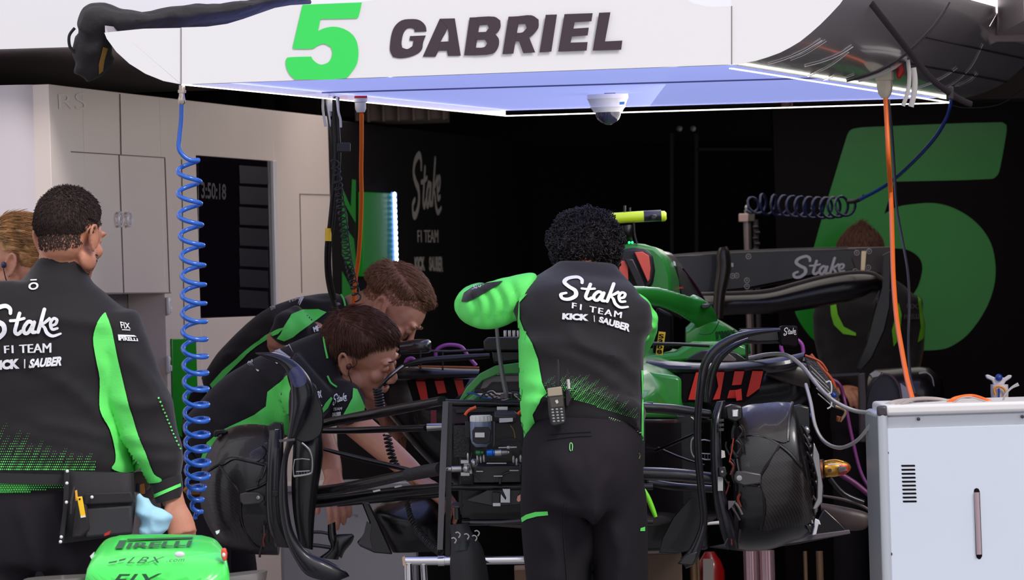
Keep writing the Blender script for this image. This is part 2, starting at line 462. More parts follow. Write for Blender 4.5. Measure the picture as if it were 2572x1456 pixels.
# dark screen set in the wall
def rq(x0, y0, x1, y1, x2, y2, x3, y3, s, dep, name, m, par):
    P = [s(x0, y0), s(x1, y1), s(x2, y2), s(x3, y3)]
    return MB().prism(P, -wn*dep).build(name, m, par, bevel=.002)
scr = root('wall_screen', LW(595, 795), 'large dark glossy screen set into the white left wall, faint digits and list inside', 'screen')
rq(497,388, 693,404, 699,794, 499,799, plane(W0-wn*.008, wn), .03, 'glass', mat('dark_screen_glass', (16,10,20), .12, coat=.5), scr)
rq(686,403, 694,404, 700,795, 695,795, plane(W0+wn*.002, wn), .05, 'frame', M_white, scr)
scs = plane(W0-wn*.0065, wn)
M_scg = mat('screen_panel_tint', (24,18,32), .5, spec=.2)
for k in range(7):
    y0 = 415+k*52
    patch([(600,y0),(672,y0+5),(674,y0+48),(602,y0+45)], scs, 'panel', M_scg, scr, 60)
letter('3:50:18', [(505,456),(567,462),(567,502),(505,498)], scs, 'digits', mat('screen_digit', (58,48,58), .4), scr, .02)
# small brown lower part in the recess
st(MB().prism([V((*(W0+wd*n0-wn*.02).xy, zn0-.35)), V((*(W0+wd*n1-wn*.02).xy, zn0-.35)), V((*(W0+wd*n1-wn*.02).xy, zn0+.0)), V((*(W0+wd*n0-wn*.02).xy, zn0))], -wn*.05).build('trim_17', mat('brown_wood', (84,50,34), .6)))
# green strip low on the wall
tag(rq(432,850, 492,850, 500,1110, 438,1110, plane(W0+wn*.006, wn), .006, 'green_board', M_five, None), 'plain green panel on the white wall behind the blue spiral hose', 'panel')
# ghost of peeled letters
o = letter('RS', [(145,236),(215,232),(215,275),(147,274)], LW, 'peeled_marking', mat('peeled_mark', (252,246,240), .7), None, -.01)
tag(o, 'faint peeled lettering high on the white wall near its corner', 'marking')

# ---- sign wall
sg = root('wall_lettering', LW(1072, 680), 'cream script and block team lettering on the black side wall', 'sign')
letter('STAKE_SCRIPT', [(1032,380),(1110,378),(1108,552),(1034,552)], LW, 'script', M_signw, sg)
letter('F1 TEAM', [(1047,578),(1100,577),(1100,609),(1048,608)], LW, 'line', M_signw, sg, .03)
letter('KICK', [(1040,645),(1066,644),(1067,680),(1041,679)], LW, 'line', M_signw, sg, .07)
letter('SAUBER', [(1077,644),(1111,644),(1112,683),(1077,680)], LW, 'line', M_signw, sg, .05)
# green lit door and its light strip
gd = root('green_door', LW(950, 700), 'bright green door panel with a white light strip down its edge on the black wall', 'door panel')
rq(912,482, 986,484, 988,700, 912,694, plane(W0+wn*.02, wn), .02, 'panel', mat('green_door_paint', (0,140,24), .4), gd)
rq(984,482, 996,483, 1000,672, 988,672, plane(W0+wn*.03, wn), .004, 'light_strip', mat('led_backing', (60,90,130), .5, emit=(70,120,210), es=1.2), gd)
mb = MB()
for k in range(14): mb.ell(plane(W0+wn*.032,wn)(990.5+k*.45, 489+k*13.6), (.006, .02, .010), None, 10, 7)
mb.build('light', mat('white_led', (255,255,255), emit=(225,250,255), es=6), gd)
tag(MB().pbox(0,0,1,1, 20, .1), None) if False else None
gl = root('green_wall_lettering', LW(878, 740), 'tall green letter shapes on the black wall behind the hanging cables', 'sign')
for P in ([(858,470),(880,520),(883,450),(893,452),(892,560),(858,500)], [(858,560),(888,600),(893,650),(893,700),(858,640)], [(858,680),(893,745),(893,780),(858,760)],[(858,500),(872,540),(872,620),(858,600)]):
    patch(P, LW, 'letter_stroke', mat('green_letter', (10,128,30), .5), gl, 40)
# crate on top of the black wall
mb = MB(); a = LW(940, 300); 
mb.box(a+V((.1,.15,.06+HW-a.z)), (.34, .5, .12)); 
for k in range(6): mb.box(a+V((-.02+.055*k,-.12,.06+HW-a.z)), (.012, .04, .13))
tag(mb.build('storage_crate', mat('brown_crate', (92,74,66), .6), bevel=.004), 'dim brown crate resting on top of the black wall under the canopy', 'crate')

# ---- partition with the large number
SF = plane((0, FY-.001, 0), (0, -1, 0), .002)
FIVE = [(2150,322),(2180,319),(2515,307),(2528,314),(2528,330),(2511,425),(2504,441),(2490,449),(2247,456),(2221,537),(2252,520),(2290,513),(2347,510),(2399,524),(2452,559),
 (2487,607),(2500,664),(2496,721),(2474,779),(2434,836),(2395,866),(2364,877),(2303,880),(2085,882),(2043,853),(2021,827),(2004,800),(1995,775),(1992,735),(1998,722),(2175,716),
 (2190,742),(2225,762),(2262,757),(2298,733),(2316,682),(2312,652),(2290,632),(2262,624),(2225,628),(2195,648),(2175,655),(2042,660),(2036,650),(2126,345),(2135,328)]
FIVE = smart(FIVE)
o = patch(FIVE, SF, 'partition_number', M_five, None, 60); tag(o, 'huge green number 5 on the black rear partition', 'sign')

# ================================================================ canopy over the car
C1 = at(455, 212, 14.5); C3 = at(1838, 162, 14.5)
G = (at(2330, 238, 17.9)-C3); G.z = 0; G2 = at(1330, 283, 17.9)-C1; G2.z = 0
G = (G+G2)/2
zg = (C1.z+C3.z)/2
can = root('overhead_canopy', ((C1+C3)/2+G/2), 'long white overhead canopy with green 5 and black name, lilac lit underside', 'canopy')
def gp(px, py): p = at(px, py, 14.5); return p
front = [(262,82),(268,97),(292,130),(325,160),(365,185),(410,203),(455,211.5)]
top = [(1838,15),(1780,17),(1740,8),(1690,-25),(1200,-40),(905,5),(800,9),(730,13),(690,20),(650,34),(610,48),(570,60),(520,67),(455,69)]
fp = MB().prism([gp(*p) for p in [(455,212),(1838,162)]+top], (0, .03, 0)).build('front_panel', M_white, can)
ec = MB().prism([gp(*p)+V((0,.001,0)) for p in front+[(455,212),(455,70),(360,72),(300,78)]], (0, .028, 0)).build('end_panel', M_white, can)
rcur = [(1838,162),(1870,158),(1900,152),(1930,143),(1960,132),(1985,119),(2010,104),(2035,84),(2060,62),(2085,37),(2110,10),(2135,-25),(2155,-60)]
MB().prism([gp(*p)+V((0,.001,0)) for p in rcur+[(1838,-60)]], (0, .028, 0)).build('end_panel', M_white, can)
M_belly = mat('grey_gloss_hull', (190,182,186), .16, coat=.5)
def hull(cur, name, m, top_z=None):
    a = [gp(*p)+V((0,.03,0)) for p in cur]; mb = MB(); n = len(a)
    inner = [p+V((0,0,.02)) for p in a]
    R = []
    for t in [i/10 for i in range(11)]: R.append([p+G*t for p in a]+[p+G*t+V((0,0,.02)) for p in a[::-1]])
    return mb.rings(R).build(name, m, can)
hl = hull(rcur, 'side_hull', M_belly)
hull(front, 'side_hull', M_belly)
# underside
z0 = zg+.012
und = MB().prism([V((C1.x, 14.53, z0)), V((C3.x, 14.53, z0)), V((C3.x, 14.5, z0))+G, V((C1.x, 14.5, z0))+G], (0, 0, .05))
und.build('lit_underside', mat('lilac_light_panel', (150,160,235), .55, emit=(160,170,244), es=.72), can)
a = V((C1.x+.003, 14.5, zg-.004)); b = V((C3.x-.003, 14.5, zg-.004))
mid = .38
st0 = MB(); st0.box((a+b)/2+G*mid+V((0,0,z0-zg+.003)), ((b-a).length, .012, .006)); st0.build('panel_joint', mat('lilac_joint', (96,100,150), .6), can)
def strip(p, q, w, name='light_strip'):
    d = (q-p).normalized(); n = d.cross(V((0,0,1)))*w/2
    return MB().prism([p-n, q-n, q+n, p+n], (0, 0, -.0025)).build(name, M_led, can)
strip(a, a+G, .005); strip(b, b+G, .008); strip(a+G, b+G, .012)
# seams of the front
for x, y0, y1 in ((455, 70, 211), (1838, 15, 162)):
    MB().pbox(x-1, y0, x+1, y1, 14.4985, .01).build('seam', M_seam, can)
for t in (.42,):
    pts = [gp(*p)+G*t+V((0,.03,-.003)) for p in rcur[1:]]
    MB().tube(pts, .003, 6).build('seam', mat('dark_joint', (60,54,58), .6), can)
for i in (6, 9):
    p = gp(*rcur[i])+V((0,.03,-.002)); MB().tube([p+G*.42, p+G*1.0], .003, 6).build('seam', MATS['dark_joint'], can)
# hook reflections in the glossy hull, modelled as thin white strips
hb = bvh(MB().rings([[p+G*t for p in [gp(*q)+V((0,.03,0)) for q in rcur]+[gp(*q)+V((0,.03,.02)) for q in rcur[::-1]]] for t in (0,.2,.4,.6,.8,1)]).mesh())
hs = on(hb, 16, .004)
for P, w in [([(1930,160),(1975,146),(2020,126),(2062,100)], 7), ([(1985,150),(2020,136),(2050,118),(2074,102)], 4), ([(2022,165),(2070,152),(2110,135),(2140,116)], 8),
             ([(2030,190),(2075,170),(2105,150),(2130,130)], 5), ([(2066,200),(2080,196),(2094,190)], 4), ([(2122,195),(2135,190),(2145,186)], 4),
             ([(2300,222),(2340,208),(2375,190),(2403,170)], 7), ([(2398,216),(2425,205),(2440,195),(2452,182)], 4), ([(2405,216),(2432,206),(2446,195),(2455,184)], 2),
             ([(2360,225),(2400,205),(2440,165),(2468,110)], 3)]:
    mb = MB().tube([hs(*p) for p in catmull(P, 5)], w*sc(15.8)/2, 6, flat=(.4, 1), ref=V((0,0,1)))
    mb.build('reflection_strip', M_white, can)
# lettering
S145 = plane((0, 14.4985, 0), (0, -1, 0), .001)
q = lambda P: [(600+x/2.338, y/2.338) for x, y in P]
G5 = [(760,12),(909,6),(900,43),(895,46),(805,48),(799,78),(814,71),(840,67),(869,75),(891,94),(900,124),(897,158),(884,180),(865,197),(741,200),(726,184),(718,163),(719,148),(724,144),
      (782,142),(786,150),(799,160),(810,162),(827,154),(835,133),(831,118),(814,110),(797,115),(786,122),(738,123),(735,119)]
patch(smart(G5), S145, 'number_five', M_fiveg, can, 40)
LET = [[(1102,185),(1095,150),(1060,118),(1010,112),(955,120),(915,155),(897,200),(888,260),(888,300),(905,335),(945,342),(1000,335),(1050,315),(1075,290),(1082,250),(1098,208),(1005,212),(1002,238),(1025,240),(1020,270),(990,288),(960,280),(955,255),(965,200),(985,170),(1010,165),(1030,172),(1032,188)],
 [(1080,333),(1180,110),(1215,110),(1225,165),(1185,245),(1172,298),(1155,333)], [(1180,110),(1268,108),(1303,327),(1228,328),(1222,297),(1232,243),(1225,165)], [(1185,245),(1232,243),(1230,297),(1168,298)],
 [(1323,325),(1355,103),(1420,100),(1385,325)], [(1400,100),(1500,98),(1535,120),(1535,165),(1505,200),(1400,205),(1405,189),(1450,187),(1468,165),(1460,145),(1400,150)],
 [(1390,203),(1505,200),(1527,230),(1522,280),(1490,315),(1380,325),(1388,280),(1440,277),(1458,255),(1445,233),(1390,235)],
 [(1548,318),(1583,98),(1650,95),(1612,315)], [(1640,95),(1720,90),(1760,115),(1758,165),(1725,205),(1705,220),(1740,308),(1670,312),(1645,242),(1622,243),(1630,193),(1665,190),(1690,165),(1682,140),(1635,142)],
 [(1765,308),(1802,87),(1868,85),(1835,303)], [(1875,303),(1912,83),(2078,77),(2070,125),(1972,130),(1965,168),(2055,162),(2048,208),(1955,214),(1948,250),(2048,247),(2042,297)],
 [(2078,297),(2115,75),(2182,72),(2150,243),(2252,238),(2245,292)]]
bm = bmesh.new()
for i_, P in enumerate(LET): bm.faces.new([bm.verts.new((*p, i_*2)) for p in smart(q(P), 3)])
bm.normal_update()
bmesh.ops.triangulate(bm, faces=bm.faces[:])
lay(bm, lambda x, y: (x, y), S145, 'name_lettering', M_charc, can)
# added glowing panel for the bright patch, with grey bracket and side panel
tag(MB().slab([(2255,-6),(2526,-6),(2486,66),(2400,42)], 16.8, .03).build('glow_panel', mat('bright_glow', (255,250,250), emit=(255,246,250), es=2.2)), 'bright white glowing panel above the grey end of the canopy', 'lamp')
o = MB().slab([(2540,-30),(2478,92),(2488,112),(2506,104),(2640,104),(2640,-30)], 16.9, .05).build('grey_side_panel', M_soffit, bevel=.006)
tag(o, 'pinkish grey panel beside the glowing panel in the upper corner', 'panel')
tag(MB().slab([(2200,-8),(2262,2),(2480,66),(2498,90),(2492,100),(2460,100),(2215,36),(2190,10)], 16.95, .04).build('grey_duct_panel', M_belly, bevel=.004), 'grey panel sloping between the glowing panel and the canopy hull', 'panel')

# cover thrown over the canopy's end
mb = MB()
mb.xloft([(775,-10,780,10,14.9,.3),(700,-12,690,22,14.86,.3),(620,2,615,50,14.82,.3),(520,8,520,72,14.8,.3),(420,22,420,82,14.78,.32),(330,30,330,90,14.76,.32),(260,8,285,98,14.74,.3),
          (215,15,262,125,14.72,.26),(185,60,235,120,14.7,.2)], 18, 5)
mb.xloft([(185,90,285,70,14.72,.2),(182,135,282,130,14.7,.16),(200,165,290,150,14.7,.1),(205,190,272,170,14.7,.08),(218,213,250,190,14.7,.05)], 16, 5)
mb.xloft([(225,120,300,150,14.69,.07),(190,172,240,160,14.69,.07),(185,182,215,192,14.69,.05)], 12, 4)
cm = fuse(mb, .009, 5, lambda p: .014*noise.noise(p*V((1,1,1))*11)+.004*noise.noise(p*40))
M_cover = mat('black_cover_cloth', (30,24,28), .75, bump=.2, bscale=90)
cv = link('canopy_cover', cm, M_cover, None); tag(cv, 'black cloth cover bunched over the canopy, its loose end hanging down', 'cover')
ct = on(bvh(MB_ if False else [None][0]) if False else BVHTree.FromPolygons([v.co+cv.location for v in cm.vertices], [tuple(p.vertices) for p in cm.polygons]), 14.7, .003)
patch([(258,118),(270,122),(262,150),(258,178),(248,186),(248,160)], ct, 'yellow_lining', mat('ochre_lining', (150,110,40), .7), cv, 10)
MB().tube([at(*p, 14.66) for p in catmull([(188,70),(174,90),(176,118),(192,134),(214,136)], 6)], .0045, 6).build('strap', M_cover, cv)

# ================================================================ things hanging from the canopy
# blue air hose
hz = root('spiral_air_hose', at(480, 1300, 14.62), 'blue spiral air hose hanging from the left end of the canopy', 'hose')
top_ = [at(*p, 14.6) for p in [(456,262),(455,300),(451,340),(449,372),(462,392),(478,402)]]
path = [at(*p) for p in [(474,400,14.6),(476,520,14.6),(484,660,14.6),(487,800,14.6),(491,940,14.6),(494,1080,14.6),(496,1190,14.6),(492,1235,14.62),(498,1300,14.62)]]
r_ = [.029,.030,.030,.031,.031,.031,.030,.02,.008]
turn = []
N = 640
Pp = catmull([(*p, q) for p, q in zip(path, r_)], 20)
# pitch tightens towards the bottom, as it hangs
ys = [0]
for i in range(1, len(Pp)): ys.append(ys[-1]+(V(Pp[i][:3])-V(Pp[i-1][:3])).length)
pts = []; ph = 0
for i in range(N+1):
    t = i/N; s = ys[-1]*(1-(1-t)**1.32) if False else ys[-1]*t
    j = max(k for k in range(len(ys)) if ys[k] <= s+1e-9); j = min(j, len(Pp)-2)
    w = (s-ys[j])/max(1e-9, ys[j+1]-ys[j]); c = V(Pp[j][:3]).lerp(V(Pp[j+1][:3]), w); q = Pp[j][3]*(1-w)+Pp[j+1][3]*w
    pts.append(c+V((cos(ph)*q, sin(ph)*q, sin(ph)*q*(.12+.38*t))))
    pitch = (.060*(1-t)+.031*t); ph += (ys[-1]/N)/pitch*2*pi
mb = MB().tube([top_[0]]+[V(p) for p in catmull([tuple(p) for p in top_], 6)][1:]+pts[3:], .0062, 10)
mb.build('spiral_tube', M_blue, hz)
MB().lathe(at(457, 214, 14.6), at(456, 262, 14.6)-at(457, 214, 14.6), [(0, .0085), (.012, .0085), (.0125, .011), (.02, .011), (.0205, .007), (.03, .008), (.036, .010), (.046, .010), (.05, .007)], 12).build('coupling', mat('nickel_coupling', (200,184,172), .25, metal=.9), hz)
# left hooks, black bundle, coiled lead, orange cable
def hook(P, Y, name, par, w=.012, th=.006): 
    return MB().tube([at(*p, Y) for p in catmull(P, 5)], w, 8, flat=(.35, 1), ref=V((0,1,0))).build(name, M_lgrey, par)
hk = root('cable_hook', at(833, 318, 15.9), 'pale grey cable hanger at the canopy edge holding the black bundle', 'hook')
hook([(812,240),(811,270),(815,300),(818,318)], 15.9, 'prong', hk, .004); hook([(822,240),(824,275),(828,300),(828,318)], 15.9, 'prong', hk, .003)
hook([(846,243),(850,280),(855,300),(856,320)], 15.9, 'prong', hk, .0035); MB().pbox(818,240,834,280,15.9,.02).build('plate', M_lgrey, hk, bevel=.002)
MB().pbox(820,280,832,292,15.9,.02).build('clip', M_grey, hk, bevel=.002)
cb = root('black_cable_bundle', at(860, 800, 16.5), 'thick black cable bundle with a yellow tag hanging behind the stooping mechanics', 'cable')
BP = [(842,245,15.95),(842,300,15.98),(846,380,16.0),(843,440,16.05),(836,500,16.1),(830,560,16.15),(822,620,16.2),(823,690,16.3),(835,750,16.45),(852,800,16.6)]
MB().tube([at(*p) for p in BP], [.009]*4+[.008]*6, 10, 5).build('outer_sleeve', M_rubber, cb)
MB().tube([at(p[0]+7, p[1], p[2]-.015) for p in BP[:-1]], .0045, 8, 5).build('inner_lead', M_rubber, cb)
MB().tube([at(*p) for p in [(816,250,15.9),(824,300,15.9),(832,350,15.9),(834,410,15.95),(845,430,15.95)]], .0022, 6, 4).build('thin_lead', M_rubber, cb)
MB().lathe(at(825, 573, 16.15), at(824,605,16.15)-at(825, 573, 16.15), [(0, .0095), (.037, .0095)], 14).build('yellow_tag', M_yel, cb)
MB().pbox(846,358,880,382,15.96,.02).build('clamp', M_rubber, cb, bevel=.003)
cp = coil([at(*p) for p in [(840,400,15.9),(850,470,15.95),(862,560,16.05),(872,640,16.15),(885,700,16.25),(898,752,16.3)]], .0115, 24, .002)
tag(MB().tube(cp, .0023, 6).build('coiled_lead', M_rubber), 'thin black coiled lead dangling beside the orange cable over the blond man', 'cable')
oc = root('orange_cable', at(888, 762, 16.7), 'orange power cable hanging straight down behind the blond mechanic', 'cable')
MB().tube([at(*p) for p in [(908,285,16.1),(908,360,16.2),(907,430,16.3),(908,500,16.4),(905,580,16.5),(900,650,16.6),(893,700,16.65),(888,762,16.7)]], .0066, 10, 5).build('sheath', M_orange, oc)
MB().lathe(at(906, 282, 16.1), (0,0,1), [(0, .012), (.01, .0165), (.028, .0165), (.03, .02), (.04, .02)], 12).build('plug', M_lgrey, oc)
MB().pbox(890,240,922,254,16.1,.03).build('socket', M_red, oc, bevel=.002)
# right side: connector, hooks, orange and black cables, strap, blue hose
YP = hs(2223, 190).y-.04; print('YP', YP)
ro = root('orange_cable', at(2290, 1003, 14.5), 'orange power cable running from the canopy down to the silver cabinet', 'cable')
RP = [(2224,240,YP),(2227,300,YP-.02),(2232,400,min(YP-.05,16.4)),(2238,500,16.2),(2241,600,15.9),(2244,700,15.6),(2252,800,15.3),(2265,880,15.0),(2278,950,14.75),(2292,1003,14.5)]
MB().tube([at(*p) for p in RP], .0072, 10, 5).build('sheath', M_orange, ro)
MB().lathe(at(2223, 246, YP), (0,0,1), [(0, .010), (.012, .019), (.03, .023), (.05, .023), (.052, .027), (.075, .027), (.078, .024), (.1, .018)], 8).build('plug', mat('beige_plug', (205,194,176), .5), ro)
MB().xloft([(2190,165,2212,150,YP-.02,.04),(2200,185,2222,168,YP-.01,.04),(2212,205,2236,190,YP,.045)], 10, 3).build('angled_socket', MATS['beige_plug'], ro)
MB().slab([(2254,165),(2270,158),(2272,180),(2262,198),(2252,196)], YP-.01, .03).build('red_socket_cover', M_red, ro, bevel=.006)
tag(MB().tube([at(*p) for p in [(2232,250,16.95),(2240,330,16.9),(2246,420,16.8),(2252,520,16.6),(2266,600,16.4),(2280,680,16.2),(2284,760,16.1),(2282,850,16.0),(2286,940,15.8),(2300,990,15.6)]], .0042, 8, 5).build('black_cable', M_rubber),
    'thin black cable hanging next to the orange cable in front of the number', 'cable')
rh = root('cable_hook', at(2280, 268, YP-.06), 'white curved cable hanger beside the beige plug under the canopy end', 'hook')
hook([(2155,200),(2200,188),(2240,170),(2265,150),(2278,146)], YP-.06, 'arm', rh, .008)
hook([(2280,150),(2284,190),(2280,230),(2268,266)], YP-.06, 'prong', rh, .006); hook([(2294,170),(2298,200),(2296,235),(2288,268)], YP-.06, 'prong', rh, .008)
sp_ = root('hanging_strap', at(2405, 255, 17.6), 'dark strap stretched diagonally across the grey canopy hull', 'strap')
MB().tube([at(*p) for p in [(2188,8,14.9),(2230,62,15.0),(2290,138,15.2),(2340,198,15.3),(2378,228,15.4),(2412,250,15.5),(2440,262,15.6)]], .008, 8, 4, flat=(.4,1.1), ref=V((0,1,0))).build('webbing', M_strap, sp_)
MB().pbox(2378,216,2396,250,15.42,.02).build('buckle', M_strap, sp_, bevel=.004)
mb = MB(); mb.pbox(2178,0,2196,22,15.0,.03); mb.slab([(2140,10),(2180,16),(2172,26),(2150,20)],15.0,.02); mb.build('anchor_clip', M_grey, sp_, bevel=.003)
bh = root('blue_air_hose', at(2160, 500, 19.2), 'dark blue air hose looping from the canopy end down to a coiled part', 'hose')
MB().tube([at(*p) for p in [(2388,236,17.6),(2388,262,17.6),(2376,300,17.8),(2345,350,18.1),(2290,410,18.5),(2230,462,18.9),(2162,500,19.2)]], .0062, 10, 6).build('straight_tube', mat('deep_blue_hose', (20,66,160), .25, coat=.3), bh)
MB().tube([at(*p) for p in [(2170,494,19.2),(2150,504,19.25),(2132,506,19.3)]], .0085, 8, 3).build('coupling', M_rubber, bh)
cpts = coil([at(*p) for p in [(1884,520,19.7),(1905,512,19.65),(1960,516,19.6),(2020,520,19.5),(2080,522,19.4),(2130,516,19.3)]], [.02,.034,.036,.036,.036,.034], 11.5, .004)
MB().tube(cpts, .0048, 8).build('coiled_section', M_navy, bh)
MB().tube([at(*p) for p in [(2388,262,17.6),(2420,270,17.6),(2480,268,17.6),(2530,252,17.6),(2600,200,17.6)]], .0022, 6, 5).build('thin_line', M_rubber, bh)

# dome camera
dc = root('dome_camera', at(1525, 312, 16.6), 'white dome security camera fixed under the lit canopy', 'camera')
c = at(1526, 236, 16.6); k = sc(16.6)
MB().lathe(c, (0,0,-1), [(.0, .030), (.001, 52*k), (12*k, 52*k), (14*k, 50*k), (30*k, 44*k), (33*k, 45*k), (38*k, 40*k), (46*k, 36*k), (46*k, 20*k)], 36).build('housing', mat('camera_white', (240,234,236), .35), dc)
MB().lathe(c+V((0,0,-46*k)), (0,0,-1), [(0, 32*k), (8*k, 31.5*k), (18*k, 27*k), (26*k, 18*k), (31*k, 8*k), (32*k, .5*k)], 28).build('dome', mat('smoked_dome', (52,50,74), .06, coat=.6), dc)
MB().pbox(1518,228,1546,240,16.56,.06).build('mounting_plate', M_rubber, dc, bevel=.002)
S_dc = on(bvh([o for o in dc.children if o.name.startswith('housing')][0].data), 16.6) if False else flat(16.53)
patch([(1556,256),(1569,255),(1568,262),(1556,263)], flat(16.6-50*k-.001), 'blue_sticker', mat('blue_sticker', (70,140,210), .4), dc, 20)
mb = MB()
for a in range(7): 
    t = a*.9; mb.ell(c+V((cos(t)*.02, sin(t)*.02-.0, -.058-.004*(a % 3))), (.005, .005, .005), None, 8, 6)
mb.build('lens_cluster', mat('lens_glint', (170,170,185), .2, metal=.6), dc)
# ================================================================ race car on its stand
AX = V((.19, .98, 0))                                  # nose-to-tail direction
M_cf = mat('carbon_fibre', (22,17,19), .32, coat=.3, weave=70)
M_cfm = mat('matt_carbon', (24,19,21), .42, weave=90, coat=.1)
M_cfd = mat('dark_carbon', (11,7,10), .35, coat=.2)
M_cfp = mat('plain_carbon_skin', (19,14,17), .34, coat=.3)
M_edge = mat('worn_carbon_edge', (92,84,88), .45)
M_car = mat('car_green_paint', (40,132,46), .3, coat=.25)
M_lav = mat('blueish_carbon', (23,19,26), .36, coat=.35)
M_steel = mat('machined_steel', (176,172,172), .28, metal=.9)
M_dsteel = mat('dark_steel', (74,70,74), .35, metal=.7)
M_redc = mat('red_cover_stripe', (206,36,20), .5)
M_coral = mat('coral_foam_cover', (236,92,76), .6)
M_ppl = mat('violet_hose', (150,66,150), .4)
M_pplD = mat('dark_violet_hose', (96,34,84), .45)
M_clear = mat('clear_grey_tube', (168,162,160), .25, coat=.3)
M_lab = mat('white_label', (226,226,228), .5)
car = root('race_car', V((.0, 16.5, .7)), 'green and black open-wheel race car stripped of nose and wheels, raised on a stand', 'race car')
def part(mb, name, m, par=car, **k): return mb.build(name, m, par, **k)
def px_tube(P, r, Y=None, k=5, n=10, flat=None, ref=None, mb=None):
    "tube through photo points (x,y[,Y]); r in pixels"
    Q = [(p[0], p[1], p[2] if len(p) > 2 else Y) for p in P]
    R = r if isinstance(r, (list, tuple)) else [r]*len(Q)
    return (mb or MB()).tube([at(*q) for q in Q], [a*sc(q[2]) for a, q in zip(R, Q)], n, k, flat=flat, ref=ref)

# ---------------- monocoque (survival cell)
ch = part(MB().xloft([(1150,1000,1620,1000,15.35,.02),(1150,1150,1620,1150,15.35,.02)], 4, 0) if False else
 MB().rings([[at(*p) for p in R] for R in [
  [(1160,1010,15.3),(1195,985,15.3),(1320,975,15.3),(1480,975,15.3),(1570,985,15.3),(1610,1010,15.3),(1615,1050,15.3),(1150,1050,15.3)],
  [(1180,1005,15.7),(1215,945,15.7),(1310,922,15.7),(1480,920,15.7),(1600,935,15.7),(1655,975,15.7),(1690,1050,15.7),(1175,1050,15.7)],
  [(1235,1000,16.4),(1262,925,16.4),(1350,900,16.4),(1480,895,16.4),(1640,900,16.4),(1730,925,16.4),(1750,1050,16.4),(1240,1050,16.4)],
  [(1300,1000,17.1),(1320,910,17.1),(1400,880,17.1),(1520,870,17.1),(1690,875,17.1),(1800,890,17.1),(1810,1050,17.1),(1310,1050,17.1)]]], True), 'monocoque', M_car, bevel=.012)
part(MB().rings([[at(*p) for p in R] for R in [
  [(1150,1051,15.3),(1618,1051,15.3),(1625,1290,15.3),(1570,1310,15.3),(1200,1310,15.3),(1150,1290,15.3)],
  [(1175,1051,15.7),(1692,1051,15.7),(1700,1300,15.7),(1640,1320,15.7),(1230,1320,15.7),(1175,1290,15.7)],
  [(1310,1051,17.1),(1812,1051,17.1),(1815,1290,17.1),(1760,1330,17.1),(1360,1330,17.1),(1310,1290,17.1)]]], True), 'lower_tub', M_cfd, bevel=.012)

# open front bulkhead: dark recessed face with a carbon frame
part(MB().slab([(1160,1012),(1620,1006),(1620,1300),(1160,1300)], 15.27, .025), 'bulkhead_plate', M_cfd)
fr = MB()
px_tube([(1118,1010),(1160,1012),(1400,1014),(1640,1018)], 9, 15.12, 2, mb=fr); px_tube([(1118,1224),(1400,1222),(1640,1222)], 8, 15.12, 2, mb=fr)
px_tube([(1160,1312),(1420,1310),(1640,1310)], 8, 15.16, 2, mb=fr)
part(fr, 'bulkhead_frame', M_cfd)
part(MB().slab([(1112,1008),(1126,1008),(1120,1180),(1112,1380),(1098,1380),(1104,1180)], 15.02, .012), 'grey_strap', mat('grey_webbing', (98,94,98), .7), smooth=False)
part(MB().slab([(1122,1010),(1136,1012),(1134,1200),(1130,1420),(1118,1420),(1120,1200)], 15.10, .03), 'bulkhead_post', M_cfd)
sp = part(MB().pbox(1139,1068,1180,1150,15.1,.12), 'speckled_bracket', mat('forged_carbon', (52,46,48), .5, bump=.6, bscale=260, var=.6, vscale=150), bevel=.003)
part(MB().slab([(1130,1015),(1175,1010),(1178,1064),(1132,1066)], 15.16, .08), 'purple_box', mat('dull_purple', (66,44,60), .5), bevel=.003)
part(MB().slab([(1140,1024),(1300,1020),(1308,1032),(1145,1038)], 15.14, .05), 'cross_plate', M_cfm, bevel=.002)
# upper opening of the chassis, tools on the top
part(MB().slab([(1190,975),(1210,945),(1290,938),(1320,938),(1320,990),(1192,992)], 15.22, .05), 'cockpit_front_opening', M_cfd, bevel=.004)
part(MB().slab([(1216,942),(1320,940),(1320,958),(1236,960),(1222,975),(1205,978)], 15.18, .03), 'opening_lip', mat('grey_lip', (120,112,112), .4), bevel=.003)
part(MB().slab([(1150,1010),(1172,972),(1205,938),(1245,918),(1320,908),(1320,938),(1250,940),(1212,956),(1185,985),(1160,1009)], 15.16, .03), 'green_edge', M_car, bevel=.003)
lt = MB(); lt.slab([(1195,988),(1330,984),(1330,991),(1200,994)], 15.14, .03); lt.slab([(1225,996),(1290,993),(1288,1000),(1228,1002)], 15.12, .03)
part(lt, 'aluminium_strip', mat('pinkish_aluminium', (222,196,194), .3, metal=.4), bevel=.001)
random.seed(3)
for k in range(9):
    x = 1172+k*16; P = [(x, 992+random.uniform(-8,8)), (x+18, 985+random.uniform(-6,9)), (x+40, 998+random.uniform(-5,6)), (x+62, 1000+random.uniform(-6,6))]
    part(px_tube(P, random.choice([1.6,2.2,2.6]), 15.1, 5, 6), 'wiring', random.choice([M_steel, M_rubber, M_dsteel, M_rubber, mat('blue_wire', (36,70,140), .4)]))
part(px_tube([(1168,1042),(1178,1030),(1196,1022)], 4, 15.08, 4), 'orange_sensor_wire', mat('orange_wire', (240,92,50), .5))
part(px_tube([(1300,1040),(1312,1030),(1330,1020)], 4, 15.08, 4), 'orange_sensor_wire', MATS['orange_wire'])
# prop rod holding the bodywork
part(px_tube([(1246,806),(1252,870),(1262,940),(1272,990)], [4.5,5,6,6.5], 15.0, 4), 'prop_rod', mat('grey_rod', (112,112,112), .35, metal=.3))
part(MB().xloft([(1258,988,1290,988,15.0,.03),(1256,1000,1292,1000,15.0,.03)], 10, 0), 'rod_foot', M_dsteel)
